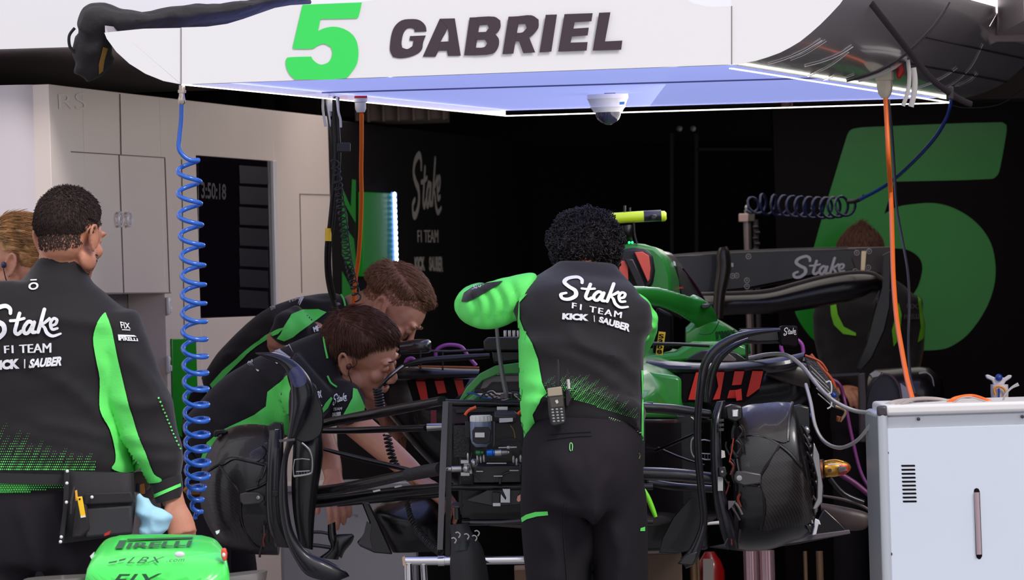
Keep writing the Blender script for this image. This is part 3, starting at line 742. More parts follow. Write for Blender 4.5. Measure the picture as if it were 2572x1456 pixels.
# brake fluid reservoir
Rr = sc(15.0)
fl = part(MB().lathe(at(1209,1122,15.02), (0,0,1), [(0, 14*Rr), (10*Rr, 24*Rr), (22*Rr, 27*Rr), (60*Rr, 27*Rr), (64*Rr, 26*Rr)], 28), 'fluid_reservoir', mat('milky_plastic', (120,130,156), .3, coat=.3))
part(MB().lathe(at(1208,1059,15.02), (0,0,1), [(0, 25.5*Rr), (2*Rr, 27*Rr), (15*Rr, 26.5*Rr), (17*Rr, 24*Rr)], 36), 'reservoir_cap', mat('white_cap', (228,228,224), .4), fl)
for j in range(18):
    a = 2*pi*j/18
    c = at(1208,1051,15.02)+V((cos(a)*27*Rr, sin(a)*27*Rr, 0))
    part(MB().box(c, (.002,.002,.013)), 'cap_rib', MATS['white_cap'], fl)
part(MB().slab([(1186,1082),(1192,1072),(1226,1072),(1234,1082),(1232,1108),(1224,1114),(1196,1114),(1187,1108)], 14.985, .012), 'reservoir_clamp', M_rubber, fl, bevel=.002)
part(MB().pbox(1193,1086,1217,1098,14.98,.004), 'small_label', M_lab, fl)
part(MB().pbox(1168,1058,1182,1100,15.06,.03), 'reservoir_bracket', M_rubber, bevel=.002)
part(MB().pbox(1238,1058,1244,1124,15.03,.02), 'reservoir_bracket', M_dsteel, bevel=.001)
part(MB().xloft([(1242,1030,1242,1062,15.1,.05),(1290,1030,1290,1064,15.1,.05),(1298,1036,1298,1058,15.1,.05)], 12, 0), 'ecu_housing', mat('grey_housing', (58,54,56), .4), bevel=.002)
part(MB().slab([(1254,1050),(1288,1049),(1288,1058),(1272,1060),(1254,1061)], 15.065, .004), 'white_label', M_lab)
part(MB().pbox(1248,1021,1275,1029,15.1,.01), 'white_clip', M_lab)
# fittings line
part(MB().lathe(at(1194,1137,15.0), (1,0,0.03), [(0,4*Rr),(3*Rr,7*Rr),(12*Rr,7*Rr),(14*Rr,5*Rr),(20*Rr,5*Rr)], 12), 'green_fitting', mat('anodised_green', (40,110,66), .3, metal=.6))
part(MB().lathe(at(1222,1137,15.0), (1,0,.02), [(0,7*Rr),(3*Rr,9*Rr),(14*Rr,9*Rr),(16*Rr,7*Rr),(20*Rr,7*Rr)], 12), 'blue_fitting', mat('anodised_blue', (24,110,214), .3, metal=.5))
part(MB().lathe(at(1243,1137,15.0), (1,0,.02), [(0,9*Rr),(16*Rr,9*Rr),(17*Rr,6*Rr),(32*Rr,5*Rr),(33*Rr,4*Rr),(36*Rr,4*Rr)], 12), 'steel_fitting', M_steel)
part(MB().lathe(at(1252,1124,15.0), (1,0,0), [(0,2*Rr),(20*Rr,2*Rr),(21*Rr,5*Rr),(28*Rr,5*Rr),(29*Rr,2.6*Rr),(46*Rr,2.6*Rr)], 10), 'steel_rod_fitting', M_steel)
mc = MB(); mc.pbox(1157,1155,1178,1164,15.0,.06); mc.pbox(1157,1186,1180,1195,15.0,.06); mc.pbox(1165,1160,1186,1190,15.02,.06)
mc.ell(at(1172,1177,14.99), (.011,.012,.011)); mc.ell(at(1190,1162,15.02), (.014,.014,.012)); mc.lathe(at(1120,1178,15.04),(1,0,0),[(0,4*Rr),(6*Rr,6*Rr),(14*Rr,6*Rr),(14.5*Rr,8*Rr),(40*Rr,8*Rr),(41*Rr,4*Rr)],12)
part(mc, 'steering_valve', M_steel, bevel=.002)
for x, y in ((1200,1150),(1208,1152),(1216,1150),(1290,1152),(1298,1158),(1308,1150),(1176,1145)):
    part(MB().lathe(at(x,y+10,15.02),(0,0,1),[(0,2.6*Rr),(4*Rr,3.6*Rr),(14*Rr,3.6*Rr),(18*Rr,2*Rr)],10), 'steel_bolt', M_steel)
for x0, x1, y in ((1196,1213,1183),(1222,1272,1163),(1280,1303,1181),(1240,1262,1195)):
    part(MB().pbox(x0,y-1,x1,y+1.4,15.05,.05), 'machined_ledge', M_steel)
part(MB().slab([(1186,1170),(1205,1166),(1310,1164),(1312,1215),(1186,1216)], 15.12, .1), 'pedal_box', M_cfd, bevel=.006)
part(px_tube([(1256,1215),(1258,1200),(1266,1190),(1280,1185)], 3, 15.08, 4), 'black_pipe', M_dsteel)
part(px_tube([(1186,1136),(1182,1160),(1190,1190),(1206,1206)], 1.6, 15.0, 5, 6), 'black_wire', M_rubber)
part(px_tube([(1240,1122),(1270,1112),(1300,1116),(1318,1140)], 1.8, 15.0, 5, 6), 'black_wire', M_rubber)
part(px_tube([(1282,1068),(1290,1080),(1294,1100)], 1.2, 15.05, 5, 6), 'brass_wire', mat('brass', (150,120,60), .4, metal=.6))
# lower carbon tray and little white box
part(MB().slab([(1168,1258),(1230,1225),(1316,1226),(1316,1268),(1240,1272)], 15.12, .12), 'carbon_tray', M_cf, bevel=.003)
part(MB().pbox(1236,1236,1256,1264,15.06,.04), 'black_relay', M_cfm, bevel=.002)
part(MB().slab([(1262,1228),(1281,1228),(1281,1262),(1257,1262),(1258,1240),(1270,1256),(1272,1250)], 15.06, .03), 'white_bracket', M_lab, bevel=.001)
part(MB().pbox(1238,1263,1257,1271,15.05,.03), 'white_connector', M_lab, bevel=.001)
part(MB().slab([(1300,1246),(1310,1240),(1310,1256),(1302,1260),(1298,1256)], 15.05,.02), 'pink_clip', mat('pink_clip', (236,160,150), .5))
# bleed cap and wrapped duct under the bulkhead
part(MB().lathe(at(1149,1272,15.0), (0,-.35,1), [(0,6*Rr),(2*Rr,15*Rr),(5*Rr,16*Rr),(7*Rr,15*Rr)], 22), 'hydraulic_cap', M_dsteel)
part(MB().lathe(at(1149,1304,15.0), (0,0,1), [(0,8*Rr),(34*Rr,7*Rr)], 14), 'cap_stem', M_cfd)
dk = part(MB().xloft([(1128,1318,1176,1314,15.0,.05),(1132,1340,1186,1336,15.0,.055),(1132,1384,1210,1372,15.0,.08),(1130,1420,1222,1418,15.0,.09),(1134,1500,1230,1500,15.0,.09),(1140,1700,1224,1700,15.0,.08),(1160,1760,1204,1760,15.0,.04)], 18, 4), 'wrapped_duct', mat('matt_black_wrap', (40,36,40), .6))
part(MB().xloft([(1140,1364,1188,1354,14.995,.07),(1136,1384,1194,1376,14.995,.075)], 18, 0), 'duct_band', mat('dark_band', (30,36,40), .5), dk)
for k, (x, y) in enumerate(((1150,1344),(1172,1348),(1192,1352),(1140,1358),(1198,1340))):
    part(px_tube([(x-6,y-6),(x,y-8),(x+6,y-2),(x+2,y+6)], 1.6, 14.95, 4, 6), 'cable_tie', M_lgrey)
part(px_tube([(1180,1312),(1260,1312),(1330,1306)], 6, 15.02, 2), 'lower_cross_tube', M_dsteel)
# ---------------- steering and suspension, left of the picture
def arm(P, w, Y, name, m=M_cf, ft=.45, k=3):
    Q = [(p[0], p[1], p[2] if len(p) > 2 else Y) for p in P]
    return part(MB().tube([at(*q) for q in Q], [a*sc(q[2]) for a, q in zip(w, Q)], 14, k, flat=(1, 1.4), ref=V((0,0,1))), name, m)
arm([(778,1074,15.6),(850,1056,15.55),(985,1030,15.4),(1112,1006,15.2)], [10,12,13,12], 15.4, 'upper_wishbone')
arm([(780,1081,15.75),(900,1080,15.6),(1072,1074,15.35)], [7,8.5,8], 15.4, 'steering_rod', M_lav)
part(MB().lathe(at(1072,1073,15.33), (1,-.12,0.02), [(0,9*Rr),(1*Rr,10*Rr),(36*Rr,9*Rr),(50*Rr,8.5*Rr),(62*Rr,8.5*Rr),(64*Rr,6*Rr)], 16), 'rod_sleeve', M_steel)
arm([(786,1120,15.75),(900,1150,15.7),(1030,1180,15.6)], [3.5,6.5,6], 15.6, 'pushrod', M_lav)
arm([(744,1238,15.6),(850,1228,15.5),(1030,1190,15.35)], [13,14,13], 15.4, 'lower_wishbone', M_cf)
arm([(1026,1192,15.33),(1070,1183,15.28),(1112,1176,15.22)], [16,17,17], 15.3, 'wishbone_fairing', mat('rough_dark_skin', (48,44,44), .6, bump=.4, bscale=120))
arm([(750,1262,15.75),(830,1258,15.7),(980,1236,15.55),(1125,1222,15.4)], [15,14,13,11], 15.5, 'lower_wishbone', M_cfd)
arm([(850,1266,15.95),(980,1252,15.8),(1120,1240,15.6)], [6,8,8], 15.8, 'rear_link', M_cfd)
for x, y in ((936,1232),(990,1221),(1000,1210)): part(MB().slab([(x,y),(x+18,y-4),(x+20,y),(x+2,y+4)], 15.36, .005), 'paint_chip', M_lgrey)
# ---------------- brake ducts (drum shaped), left then right
def ridge(par, tree_Y, P, r, m=M_cfm, name='raised_edge', off=0):
    s = on(tree_Y[0], tree_Y[1], off)
    return part(MB().tube([s(*p) for p in catmull(P, 8)], r*sc(tree_Y[1]), 8), name, m, par)
def wt(o): return BVHTree.FromPolygons([v.co+wloc(o) for v in o.data.vertices], [tuple(p.vertices) for p in o.data.polygons])
dl = part(MB().xloft([(504,1190,504,1262,15.68,.10),(512,1160,510,1290,15.68,.18),(530,1122,528,1330,15.68,.25),(560,1084,556,1368,15.68,.31),(600,1068,594,1384,15.68,.34),(650,1066,648,1392,15.68,.345),(700,1070,700,1394,15.68,.34)], 40, 5, 2.3), 'brake_duct', M_cfp)
tl = (wt(dl), 15.66)
sL = on(tl[0], 15.66, .004)
patch([(552,1092),(596,1070),(656,1068),(664,1090),(662,1140),(640,1160),(590,1152),(558,1168),(545,1150),(540,1120)], sL, 'duct_inlet_panel', mat('brown_tinged_carbon', (34,26,23), .36, weave=70, coat=.3), dl, 12, 4)
patch([(512,1200),(552,1180),(590,1220),(602,1268),(606,1320),(640,1376),(600,1378),(556,1360),(526,1320),(510,1270)], sL, 'duct_side_panel', M_cf, dl, 12, 4)
patch([(612,1262),(664,1256),(668,1310),(660,1352),(632,1350),(614,1320)], sL, 'duct_window', M_cf, dl, 12, 4)
for P in ([(512,1204),(528,1180),(550,1166),(580,1150),(620,1156),(668,1168)], [(552,1170),(576,1206),(596,1232),(604,1262),(608,1310),(632,1362),(660,1378)], [(618,1232),(650,1222),(672,1210)], [(604,1252),(640,1250)]):
    ridge(dl, tl, P, 4.5)
bk = part(MB().slab([(602,1240),(616,1236),(650,1236),(664,1246),(664,1256),(652,1264),(612,1268),(604,1260)], 15.48, .03), 'duct_clip', mat('grey_carbon_clip', (66,62,64), .35), dl, bevel=.003)
part(MB().lathe(at(648,1249,15.475), (0,-1,0), [(0,5*Rr),(2*Rr,5*Rr),(2.4*Rr,2*Rr)], 12), 'clip_bolt', M_steel, dl)
part(MB().lathe(at(504,1228,15.68), (-1,.1,-.03), [(0,16*Rr),(26*Rr,15*Rr),(28*Rr,12*Rr),(40*Rr,10*Rr),(46*Rr,3*Rr)], 20), 'wheel_hub', mat('bronze_hub', (150,96,50), .3, metal=.8), dl)
part(MB().slab([(536,1088),(540,1080),(560,1078),(572,1082),(566,1090),(552,1090),(546,1096),(538,1098)], 15.6, .03), 'hook_tab', M_cfd, dl, bevel=.003)
# inner upright furniture
part(MB().slab([(672,1068),(688,1060),(708,1062),(712,1100),(704,1108),(690,1112),(676,1100)], 15.5, .1), 'sensor_block', M_cfd, dl, bevel=.004)
part(MB().pbox(690,1077,701,1096,15.49,.02), 'sensor_plug', M_steel, dl, bevel=.002)
random.seed(11)
for k in range(16):
    x, y = random.uniform(656,694), random.uniform(1110,1370)
    part(px_tube([(x,y),(x+random.uniform(-10,12),y+14),(x+random.uniform(-14,10),y+32)], random.uniform(1.5,3.6), 15.5, 4, 6), 'loom_piece', random.choice([M_rubber,M_dsteel,M_rubber,M_edge,mat('dull_red_loom',(110,40,30),.5)]), dl)
part(MB().slab([(640,1207),(652,1190),(658,1170),(664,1172),(660,1192),(648,1210)], 15.46, .01), 'small_lever', M_cfd, dl, bevel=.001)
ring = part(MB().xloft([(676,1080,712,1078,15.5,.03),(672,1140,712,1140,15.47,.04),(668,1230,710,1230,15.46,.04),(672,1310,714,1312,15.47,.04),(690,1372,736,1376,15.5,.03)], 14, 5), 'duct_ring', M_lav, dl)
part(MB().slab([(684,1232),(698,1232),(700,1244),(692,1248),(684,1244)], 15.43, .02), 'ring_bracket', M_cfm, dl, bevel=.002)
# wheel deflector, left
wdl = part(MB().xloft([(641,885,644,890,15.35,.02),(668,884,672,900,15.35,.03),(700,889,708,918,15.35,.04),(736,904,724,946,15.35,.05),(766,932,730,972,15.35,.05),(783,962,731,1010,15.35,.05),(787,1000,728,1055,15.35,.05),
   (772,1050,720,1108,15.36,.04),(744,1100,712,1140,15.37,.035),(724,1150,706,1170,15.38,.03),(722,1220,701,1222,15.38,.03),(726,1280,703,1285,15.38,.03),(740,1340,716,1350,15.38,.035),(776,1386,738,1400,15.38,.04),(826,1408,768,1442,15.38,.05),(866,1432,812,1458,15.38,.04),(878,1446,840,1462,15.38,.02)], 16, 6), 'wheel_deflector', M_lav)
tw = (wt(wdl), 15.33)
part(MB().slab([(732,968),(786,962),(800,1000),(812,1040),(806,1090),(770,1110),(740,1100),(726,1060)], 15.42, .02, 4), 'deflector_back_plate', M_cfd, wdl, bevel=.003)
patch([(726,935),(748,920),(766,945),(768,962),(750,972),(738,968)], on(tw[0], 15.33, .002), 'lilac_reflection', mat('lilac_reflection_tint', (70,72,110), .3), wdl, 8, 4)  # lilac reflection on the blade, painted as a coloured patch
part(MB().slab([(700,1104),(740,1100),(740,1106),(702,1110)], 15.34, .01), 'deflector_joint', M_edge, wdl)
# upright plate between deflector and wishbones
part(MB().xloft([(738,1040,800,1040,15.52,.06),(736,1130,812,1130,15.5,.08),(732,1220,800,1220,15.5,.08),(738,1300,790,1300,15.5,.07),(752,1370,786,1380,15.5,.05)], 14, 5, 3), 'upright', M_cfd)
sq = MB(); px_tube([(758,1112),(768,1120),(778,1132),(784,1150),(784,1180),(776,1190),(738,1196)], 3.4, 15.42, 4, mb=sq)
px_tube([(738,1196),(740,1154),(778,1154)], 2, 15.42, 2, mb=sq); px_tube([(744,1184),(778,1182)], 2, 15.42, 2, mb=sq)
for x in (750,757,764,771): px_tube([(x,1184),(x,1193)], 1.2, 15.42, 1, 6, mb=sq)
part(sq, 'duct_vent_frame', M_steel)
# little vane cluster and barge board under the wishbones
vn = MB(); vn.xloft([(823,1318,842,1310,15.5,.02),(824,1350,846,1346,15.5,.03),(830,1376,860,1366,15.5,.03),(800,1400,850,1405,15.5,.03)], 12, 4)
vn.xloft([(884,1340,890,1346,15.48,.02),(846,1342,884,1362,15.48,.03),(840,1352,866,1384,15.48,.04),(836,1380,858,1402,15.48,.03)], 12, 4)
px_tube([(780,1336),(806,1336),(826,1340)], 4, 15.5, 3, mb=vn); px_tube([(770,1368),(800,1370),(840,1376)], 5, 15.5, 3, mb=vn)
part(vn, 'vane_cluster', M_cfd)
vb = part(MB().slab([(908,1262),(926,1262),(950,1310),(986,1392),(940,1388),(905,1372),(896,1362),(915,1340),(928,1312)], 15.75, .03), 'barge_board', M_cf, bevel=.004)
part(MB().slab([(921,1308),(934,1318),(930,1352),(936,1378),(918,1374),(899,1364),(914,1338)], 15.745, .006), 'worn_patch', M_edge, vb, bevel=.001)
part(MB().xloft([(960,1262,1110,1240,16.0,.2),(935,1285,1110,1300,15.95,.25),(960,1340,1112,1350,15.95,.25),(985,1385,1112,1380,15.95,.2)], 20, 4, 3), 'floor_fence', M_cfd)
for P, Yv in (([(1022,1256,15.5),(1030,1292,15.45),(1048,1330,15.4),(1076,1362,15.3),(1108,1388,15.2)], 0),):
    part(MB().tube(coil([at(*p) for p in P], [.005,.006,.008,.009,.010], 30, .002, per=10), .0028, 6), 'corrugated_hose', M_rubber)
part(MB().tube(coil([at(*p) for p in [(972,1090,15.7),(978,1120,15.7),(986,1150,15.7),(996,1172,15.7)]], .010, 9, .002, per=12), .003, 6), 'coiled_hose', M_rubber)
part(MB().tube(coil([at(*p) for p in [(948,975,15.9),(952,1000,15.9),(956,1030,15.9)]], .012, 8, .002, per=12), .003, 6), 'coiled_hose', M_rubber)

# ---------------- right of the picture
arm([(1600,1022,15.1),(1690,1028,15.15),(1780,1040,15.2)], [12,13,11], 15.2, 'upper_wishbone', M_lav)
arm([(1600,1188,15.2),(1700,1192,15.2),(1800,1202,15.2)], [17,16,14], 15.2, 'lower_wishbone')
arm([(1600,1206,15.35),(1700,1222,15.35),(1800,1228,15.3)], [10,10,9], 15.3, 'rear_link', M_cfd)
arm([(1600,1150,15.5),(1680,1118,15.4),(1760,1082,15.3)], [3,4,3], 15.4, 'pushrod', M_cfp)
arm([(1620,1108,15.5),(1700,1145,15.45),(1770,1168,15.4)], [2,3,2], 15.4, 'push_link', M_cfd)
dr = part(MB().xloft([(1846,1030,1850,1378,15.35,.33),(1880,1016,1884,1384,15.35,.345),(1930,1012,1940,1378,15.35,.345),(1985,1010,1990,1360,15.35,.34),(1998,1030,2020,1350,15.35,.32),(2012,1085,2040,1330,15.35,.28),(2026,1120,2048,1290,15.35,.2)], 40, 5, 2.3), 'brake_duct', M_cfp)
tr = (wt(dr), 15.34); sR = on(tr[0], 15.34, .004)
patch([(1864,1028),(1976,1012),(1984,1060),(1976,1110),(1930,1100),(1880,1092),(1862,1080)], sR, 'duct_inlet_panel', MATS['brown_tinged_carbon'], dr, 12, 4)
patch([(1862,1110),(1900,1096),(1952,1114),(1948,1130),(1920,1170),(1904,1192),(1866,1186)], sR, 'duct_mid_panel', M_cf, dr, 12, 4)
patch([(1957,1130),(1996,1160),(2020,1196),(2034,1240),(2036,1310),(1960,1322),(1918,1330),(1926,1270),(1912,1208),(1930,1170)], sR, 'duct_side_panel', mat('satin_carbon', (32,26,25), .3, weave=60, coat=.4), dr, 12, 4)
patch([(1864,1226),(1908,1222),(1916,1270),(1912,1320),(1880,1330),(1866,1300)], sR, 'duct_window', M_cfd, dr, 12, 4)
for P in ([(1862,1094),(1900,1090),(1930,1102),(1958,1118),(1985,1140),(2012,1172)], [(1958,1116),(1932,1160),(1908,1198),(1916,1240),(1918,1290),(1908,1330)], [(1990,1012),(1980,1060),(1978,1108)], [(1912,1196),(1872,1190)], [(1908,1222),(1866,1218)]):
    ridge(dr, tr, P, 5)
part(MB().slab([(1843,1195),(1850,1184),(1870,1182),(1912,1190),(1912,1214),(1870,1220),(1852,1214),(1843,1206)], 15.145, .03), 'duct_clip', MATS['grey_carbon_clip'], dr, bevel=.004)
part(MB().lathe(at(1857,1200,15.14), (0,-1,0), [(0,7*Rr),(2*Rr,7*Rr),(2.5*Rr,2*Rr)], 14), 'clip_bolt', M_steel, dr)
# caliper side plates and the gold hub on the right
cp_ = MB(); cp_.slab([(1990,1020),(2010,1016),(2034,1022),(2036,1080),(2022,1140),(2014,1180),(1996,1160),(1988,1100)], 15.28, .08)
part(cp_, 'duct_rear_opening', M_cfd, dr, bevel=.005)
random.seed(5)
for k in range(12):
    y = 1080+k*22; x = 2026+min(30, k*4) if k < 7 else 2060-(k-7)*7
    part(MB().ell(at(x, y, 15.25), (.010, .012, .012), None, 8, 6), 'steel_nut', M_dsteel if k % 3 else M_steel, dr)
    part(px_tube([(x-12,y-12),(x-4,y),(x+2,y+14)], 3, 15.24, 3, 7), 'caliper_pipe', random.choice([M_steel,M_dsteel,M_cfd]), dr)
part(MB().slab([(2044,1110),(2058,1140),(2062,1180),(2068,1220),(2066,1260),(2050,1280),(2040,1278),(2052,1250),(2052,1200),(2040,1150)], 15.22, .04), 'caliper_plate', M_steel, dr, bevel=.003)
part(MB().lathe(at(2030,1179,15.3), (1,-.08,.03), [(0,20*Rr),(28*Rr,20*Rr),(29*Rr,24*Rr),(38*Rr,24*Rr)], 26), 'copper_collar', mat('copper', (196,112,76), .28, metal=.9), dr)
part(MB().lathe(at(2064,1177,15.3), (1,-.08,.03), [(0,24*Rr),(3*Rr,26*Rr),(7*Rr,23*Rr)], 26), 'seal_ring', M_rubber, dr)
hub = part(MB().lathe(at(2070,1177,15.29), (1,-.08,.03), [(0,19*Rr),(4*Rr,22*Rr),(30*Rr,22*Rr),(34*Rr,21*Rr),(50*Rr,18*Rr),(60*Rr,13*Rr),(66*Rr,8*Rr),(69*Rr,1*Rr)], 26), 'wheel_hub', mat('gold_anodised', (220,160,70), .25, metal=.8), dr)
th = (wt(hub), 15.2)
patch([(2108,1164),(2128,1168),(2136,1178),(2128,1190),(2104,1192),(2112,1178)], on(th[0],15.2,.0015), 'red_marking', mat('red_anodised', (200,60,40), .3, metal=.5), dr, 5)
patch([(2104,1172),(2122,1170),(2128,1180),(2108,1186)], on(th[0],15.2,.003), 'silver_pin', M_steel, dr, 5)
part(MB().lathe(at(2084,1181,15.18), (0,-1,0), [(0,5*Rr),(2*Rr,4*Rr)], 10), 'hub_screw', M_dsteel, dr)
part(px_tube([(2078,1157),(2100,1155),(2118,1160)], 2.5, 15.22, 3), 'hub_rib', MATS['gold_anodised'], dr)
part(px_tube([(2080,1166),(2100,1165),(2112,1168)], 1.6, 15.18, 3), 'hub_rib', M_lab, dr)
# inner side of right duct
part(MB().slab([(1822,1022),(1838,1016),(1864,1020),(1866,1050),(1848,1060),(1826,1052)], 15.16, .1), 'sensor_block', M_cfd, dr, bevel=.004)
part(MB().pbox(1838,1028,1855,1047,15.15,.02), 'sensor_plug', M_steel, dr, bevel=.002)
part(MB().pbox(1841,1030,1852,1045,15.145,.01), 'sensor_face', M_lab, dr)
for k in range(22):
    x, y = random.uniform(1822,1862), random.uniform(1065,1345)
    part(px_tube([(x,y),(x+random.uniform(-10,14),y+14),(x+random.uniform(-12,12),y+34)], random.uniform(1.4,4), 15.17, 4, 6), 'loom_piece', random.choice([M_rubber,M_dsteel,M_rubber,M_rubber,M_edge,MATS['dull_red_loom']]), dr)
part(px_tube([(1842,1100),(1838,1130),(1832,1160)], 1.6, 15.14, 3), 'red_wire', mat('red_wire', (170,60,44), .5), dr)
part(MB().xloft([(1800,1008,1822,1006,15.2,.03),(1786,1060,1812,1060,15.17,.04),(1784,1150,1814,1150,15.16,.04),(1790,1240,1824,1244,15.16,.04),(1806,1320,1846,1316,15.17,.04),(1826,1380,1856,1376,15.2,.03)], 14, 5), 'duct_ring', M_lav, dr)
part(MB().pbox(1803,1197,1816,1232,15.13,.01), 'white_label', mat('grey_label',(170,168,168),.5), dr)
part(MB().slab([(1806,1172),(1822,1172),(1826,1190),(1818,1200),(1806,1194)], 15.12, .02), 'ring_bracket', M_cfm, dr, bevel=.002)
part(MB().lathe(at(1814,1184,15.115), (0,-1,0), [(0,3*Rr),(2*Rr,3*Rr)], 10), 'bracket_screw', M_steel, dr)
part(MB().slab([(1812,1130),(1820,1132),(1822,1148),(1812,1150)], 15.12, .01), 'white_tab', M_lgrey, dr)
for y in (1052,1064,1076): part(MB().pbox(1806,y,1818,y+6,15.12,.02), 'ring_block', M_dsteel, dr)
part(px_tube([(1846,1262),(1856,1275),(1864,1292)], 3.4, 15.14, 3), 'cable_boot', M_edge, dr)
part(px_tube([(1836,1270),(1848,1288),(1858,1306)], 3.4, 15.14, 3), 'cable_boot', M_dsteel, dr)
part(MB().slab([(1829,1258),(1848,1258),(1840,1270),(1830,1280)], 15.13, .02), 'grey_gusset', M_edge, dr)
part(px_tube([(1766,1318),(1784,1314),(1806,1312)], [1.5,4,4.5], 15.15, 2), 'lower_link', M_lgrey)
sq = MB(); px_tube([(1752,1096),(1738,1104),(1736,1130),(1742,1146),(1752,1150)], 3, 15.25, 4, mb=sq); px_tube([(1752,1106),(1788,1108),(1790,1154),(1752,1148)], 1.8, 15.25, 2, mb=sq)
px_tube([(1756,1138),(1788,1140)], 1.4, 15.25, 2, mb=sq)
for x in (1762,1770,1778): px_tube([(x,1139),(x,1152)], 1.2, 15.25, 1, 6, mb=sq)
part(sq, 'duct_vent_frame', M_steel)
# deflector, right: slender hoop and its twin
def blade(P, w, Y, name, m, par=car, th=.03):
    S = []
    C = catmull([(*p, ww) for p, ww in zip(P, w)], 3)
    for i, p in enumerate(C):
        a, b = C[max(0,i-1)], C[min(len(C)-1,i+1)]; t = V((b[0]-a[0], b[1]-a[1])).normalized(); n = V((-t.y, t.x))*p[2]/2
        S.append((p[0]+n.x, p[1]+n.y, p[0]-n.x, p[1]-n.y, Y, th))
    return part(MB().xloft(S, 12, 0), name, m, par)
wr = blade([(1960,828),(1900,834),(1846,848),(1800,876),(1772,912),(1760,966),(1752,1059),(1754,1151),(1763,1244),(1768,1310),(1754,1360),(1736,1400),(1716,1414)], [8,14,20,24,22,20,19,19,19,20,24,34,30], 15.05, 'wheel_deflector', M_lav)
blade([(1880,852),(1838,872),(1806,900),(1788,940),(1780,990),(1776,1010)], [10,16,20,22,20,14], 15.15, 'inner_deflector', M_cfd, wr)
part(MB().slab([(1702,1416),(1722,1392),(1752,1384),(1748,1404),(1740,1420)], 15.03, .03), 'deflector_foot', M_cf, wr, bevel=.003)
# large dark turning vane behind it, floor edge
part(MB().slab([(1757,1238),(1730,1256),(1690,1300),(1664,1350),(1655,1388),(1700,1390),(1740,1380),(1768,1330)], 15.5, .02, 0), 'turning_vane', M_cfd, bevel=.002)
fl_ = part(MB().slab([(1780,1374),(1870,1384),(2004,1366),(2136,1340),(2110,1312),(2070,1276),(2040,1330),(1900,1350)], 15.8, .04), 'floor_board', M_cfp, bevel=.004)
part(MB().slab([(1958,1358),(2010,1346),(2134,1330),(2136,1340),(2004,1362),(1960,1368)], 15.78, .02), 'floor_edge_strip', M_edge, fl_, bevel=.002)
part(MB().slab([(2040,1344),(2046,1322),(2044,1300),(2058,1306),(2062,1318),(2056,1316),(2050,1342)], 15.75, .02), 'white_bracket', M_lab, fl_, bevel=.002)
part(MB().xloft([(2060,1262,2066,1300,16.2,.03),(2110,1270,2116,1330,16.2,.06),(2170,1284,2168,1330,16.2,.06),(2196,1300,2180,1318,16.2,.03)], 14, 4, 3), 'rear_floor_edge', mat('dusty_carbon', (70,56,54), .45))
part(px_tube([(2060,1244),(2120,1254),(2170,1272),(2200,1296)], [3,4,4,4], 16.1, 4), 'floor_stay', MATS['dusty_carbon'])
part(MB().slab([(2182,1294),(2206,1290),(2208,1302),(2184,1304)], 16.1, .02), 'pale_block', mat('pale_wood', (190,160,130), .6))
# ---------------- sidepods
for nm, S, Y in (('inlet_lip', [(968,940,975,952,16.6,.12),(1000,924,1006,956,16.6,.16),(1060,920,1062,957,16.6,.18),(1130,924,1130,952,16.6,.18),(1205,926,1200,948,16.6,.18)], 16.6),
                 ('inlet_lip', [(1624,902,1628,948,16.2,.1),(1680,906,1680,944,16.2,.14),(1760,910,1760,942,16.2,.16),(1860,908,1860,940,16.2,.16),(1960,896,1965,934,16.2,.16),(2020,884,2010,918,16.2,.1)], 16.2)):
    part(MB().xloft(S, 16, 4, 2.5), nm, M_lav if Y < 16.5 else M_cfd)
part(MB().xloft([(985,938,975,1040,17.0,.3),(1050,930,1040,1120,17.0,.4),(1130,930,1120,1200,17.0,.4),(1200,935,1200,1250,17.0,.4)], 20, 4, 4), 'sidepod', M_cfd)
sdp = part(MB().xloft([(1740,925,1730,1010,16.55,.4),(1830,915,1820,1050,16.6,.5),(1930,900,1930,1040,16.6,.5),(1990,892,2000,1020,16.6,.5),(2030,900,2036,990,16.6,.3)], 24, 4, 3.5), 'sidepod', M_cfd)
part(MB().xloft([(1924,930,1924,942,16.3,.1),(1970,905,1974,962,16.3,.12),(2024,912,2034,975,16.3,.1)], 16, 4, 3), 'sidepod_shoulder', mat('brownish_carbon', (52,42,40), .35), sdp)
def stripes(P0, Y, cover, lst, nm):
    b = part(MB().slab(cover, Y+.01, .02), nm, M_black, bevel=.002)
    for P in lst: part(MB().slab(P, Y, .006), 'red_stripe', M_redc, b, bevel=.001)
stripes(0, 16.55, [(1020,952),(1180,952),(1160,985),(1130,1010),(1040,1015)], [[(1044,957),(1068,957),(1077,1008),(1058,1009)], [(1091,956),(1114,955),(1122,986),(1100,989)], [(1140,954),(1162,953),(1168,982),(1152,995)]], 'inlet_cover')
stripes(0, 16.12, [(1712,938),(1925,930),(1905,985),(1870,1010),(1712,1010)], [[(1748,935),(1768,935),(1756,1004),(1728,1004)], [(1798,934),(1820,934),(1808,1002),(1790,1004),(1804,970)],
   [(1845,932),(1870,932),(1862,966),(1838,968)], [(1890,931),(1917,932),(1908,975),(1880,996),(1874,996)], [(1832,980),(1862,978),(1856,1000),(1826,1000)]], 'inlet_cover')
part(MB().slab([(1846,980),(1862,976),(1864,1004),(1850,1006)], 16.08, .02), 'red_clip', M_red)
part(MB().slab([(1040,1040),(1052,1040),(1094,1110),(1084,1110)], 15.9, .01), 'dark_red_tag', mat('dark_red_tag',(110,20,34),.5)) if False else part(MB().pbox(1082,1030,1096,1066,15.9,.01), 'dark_red_tag', mat('dark_red_tag',(120,20,40),.5))
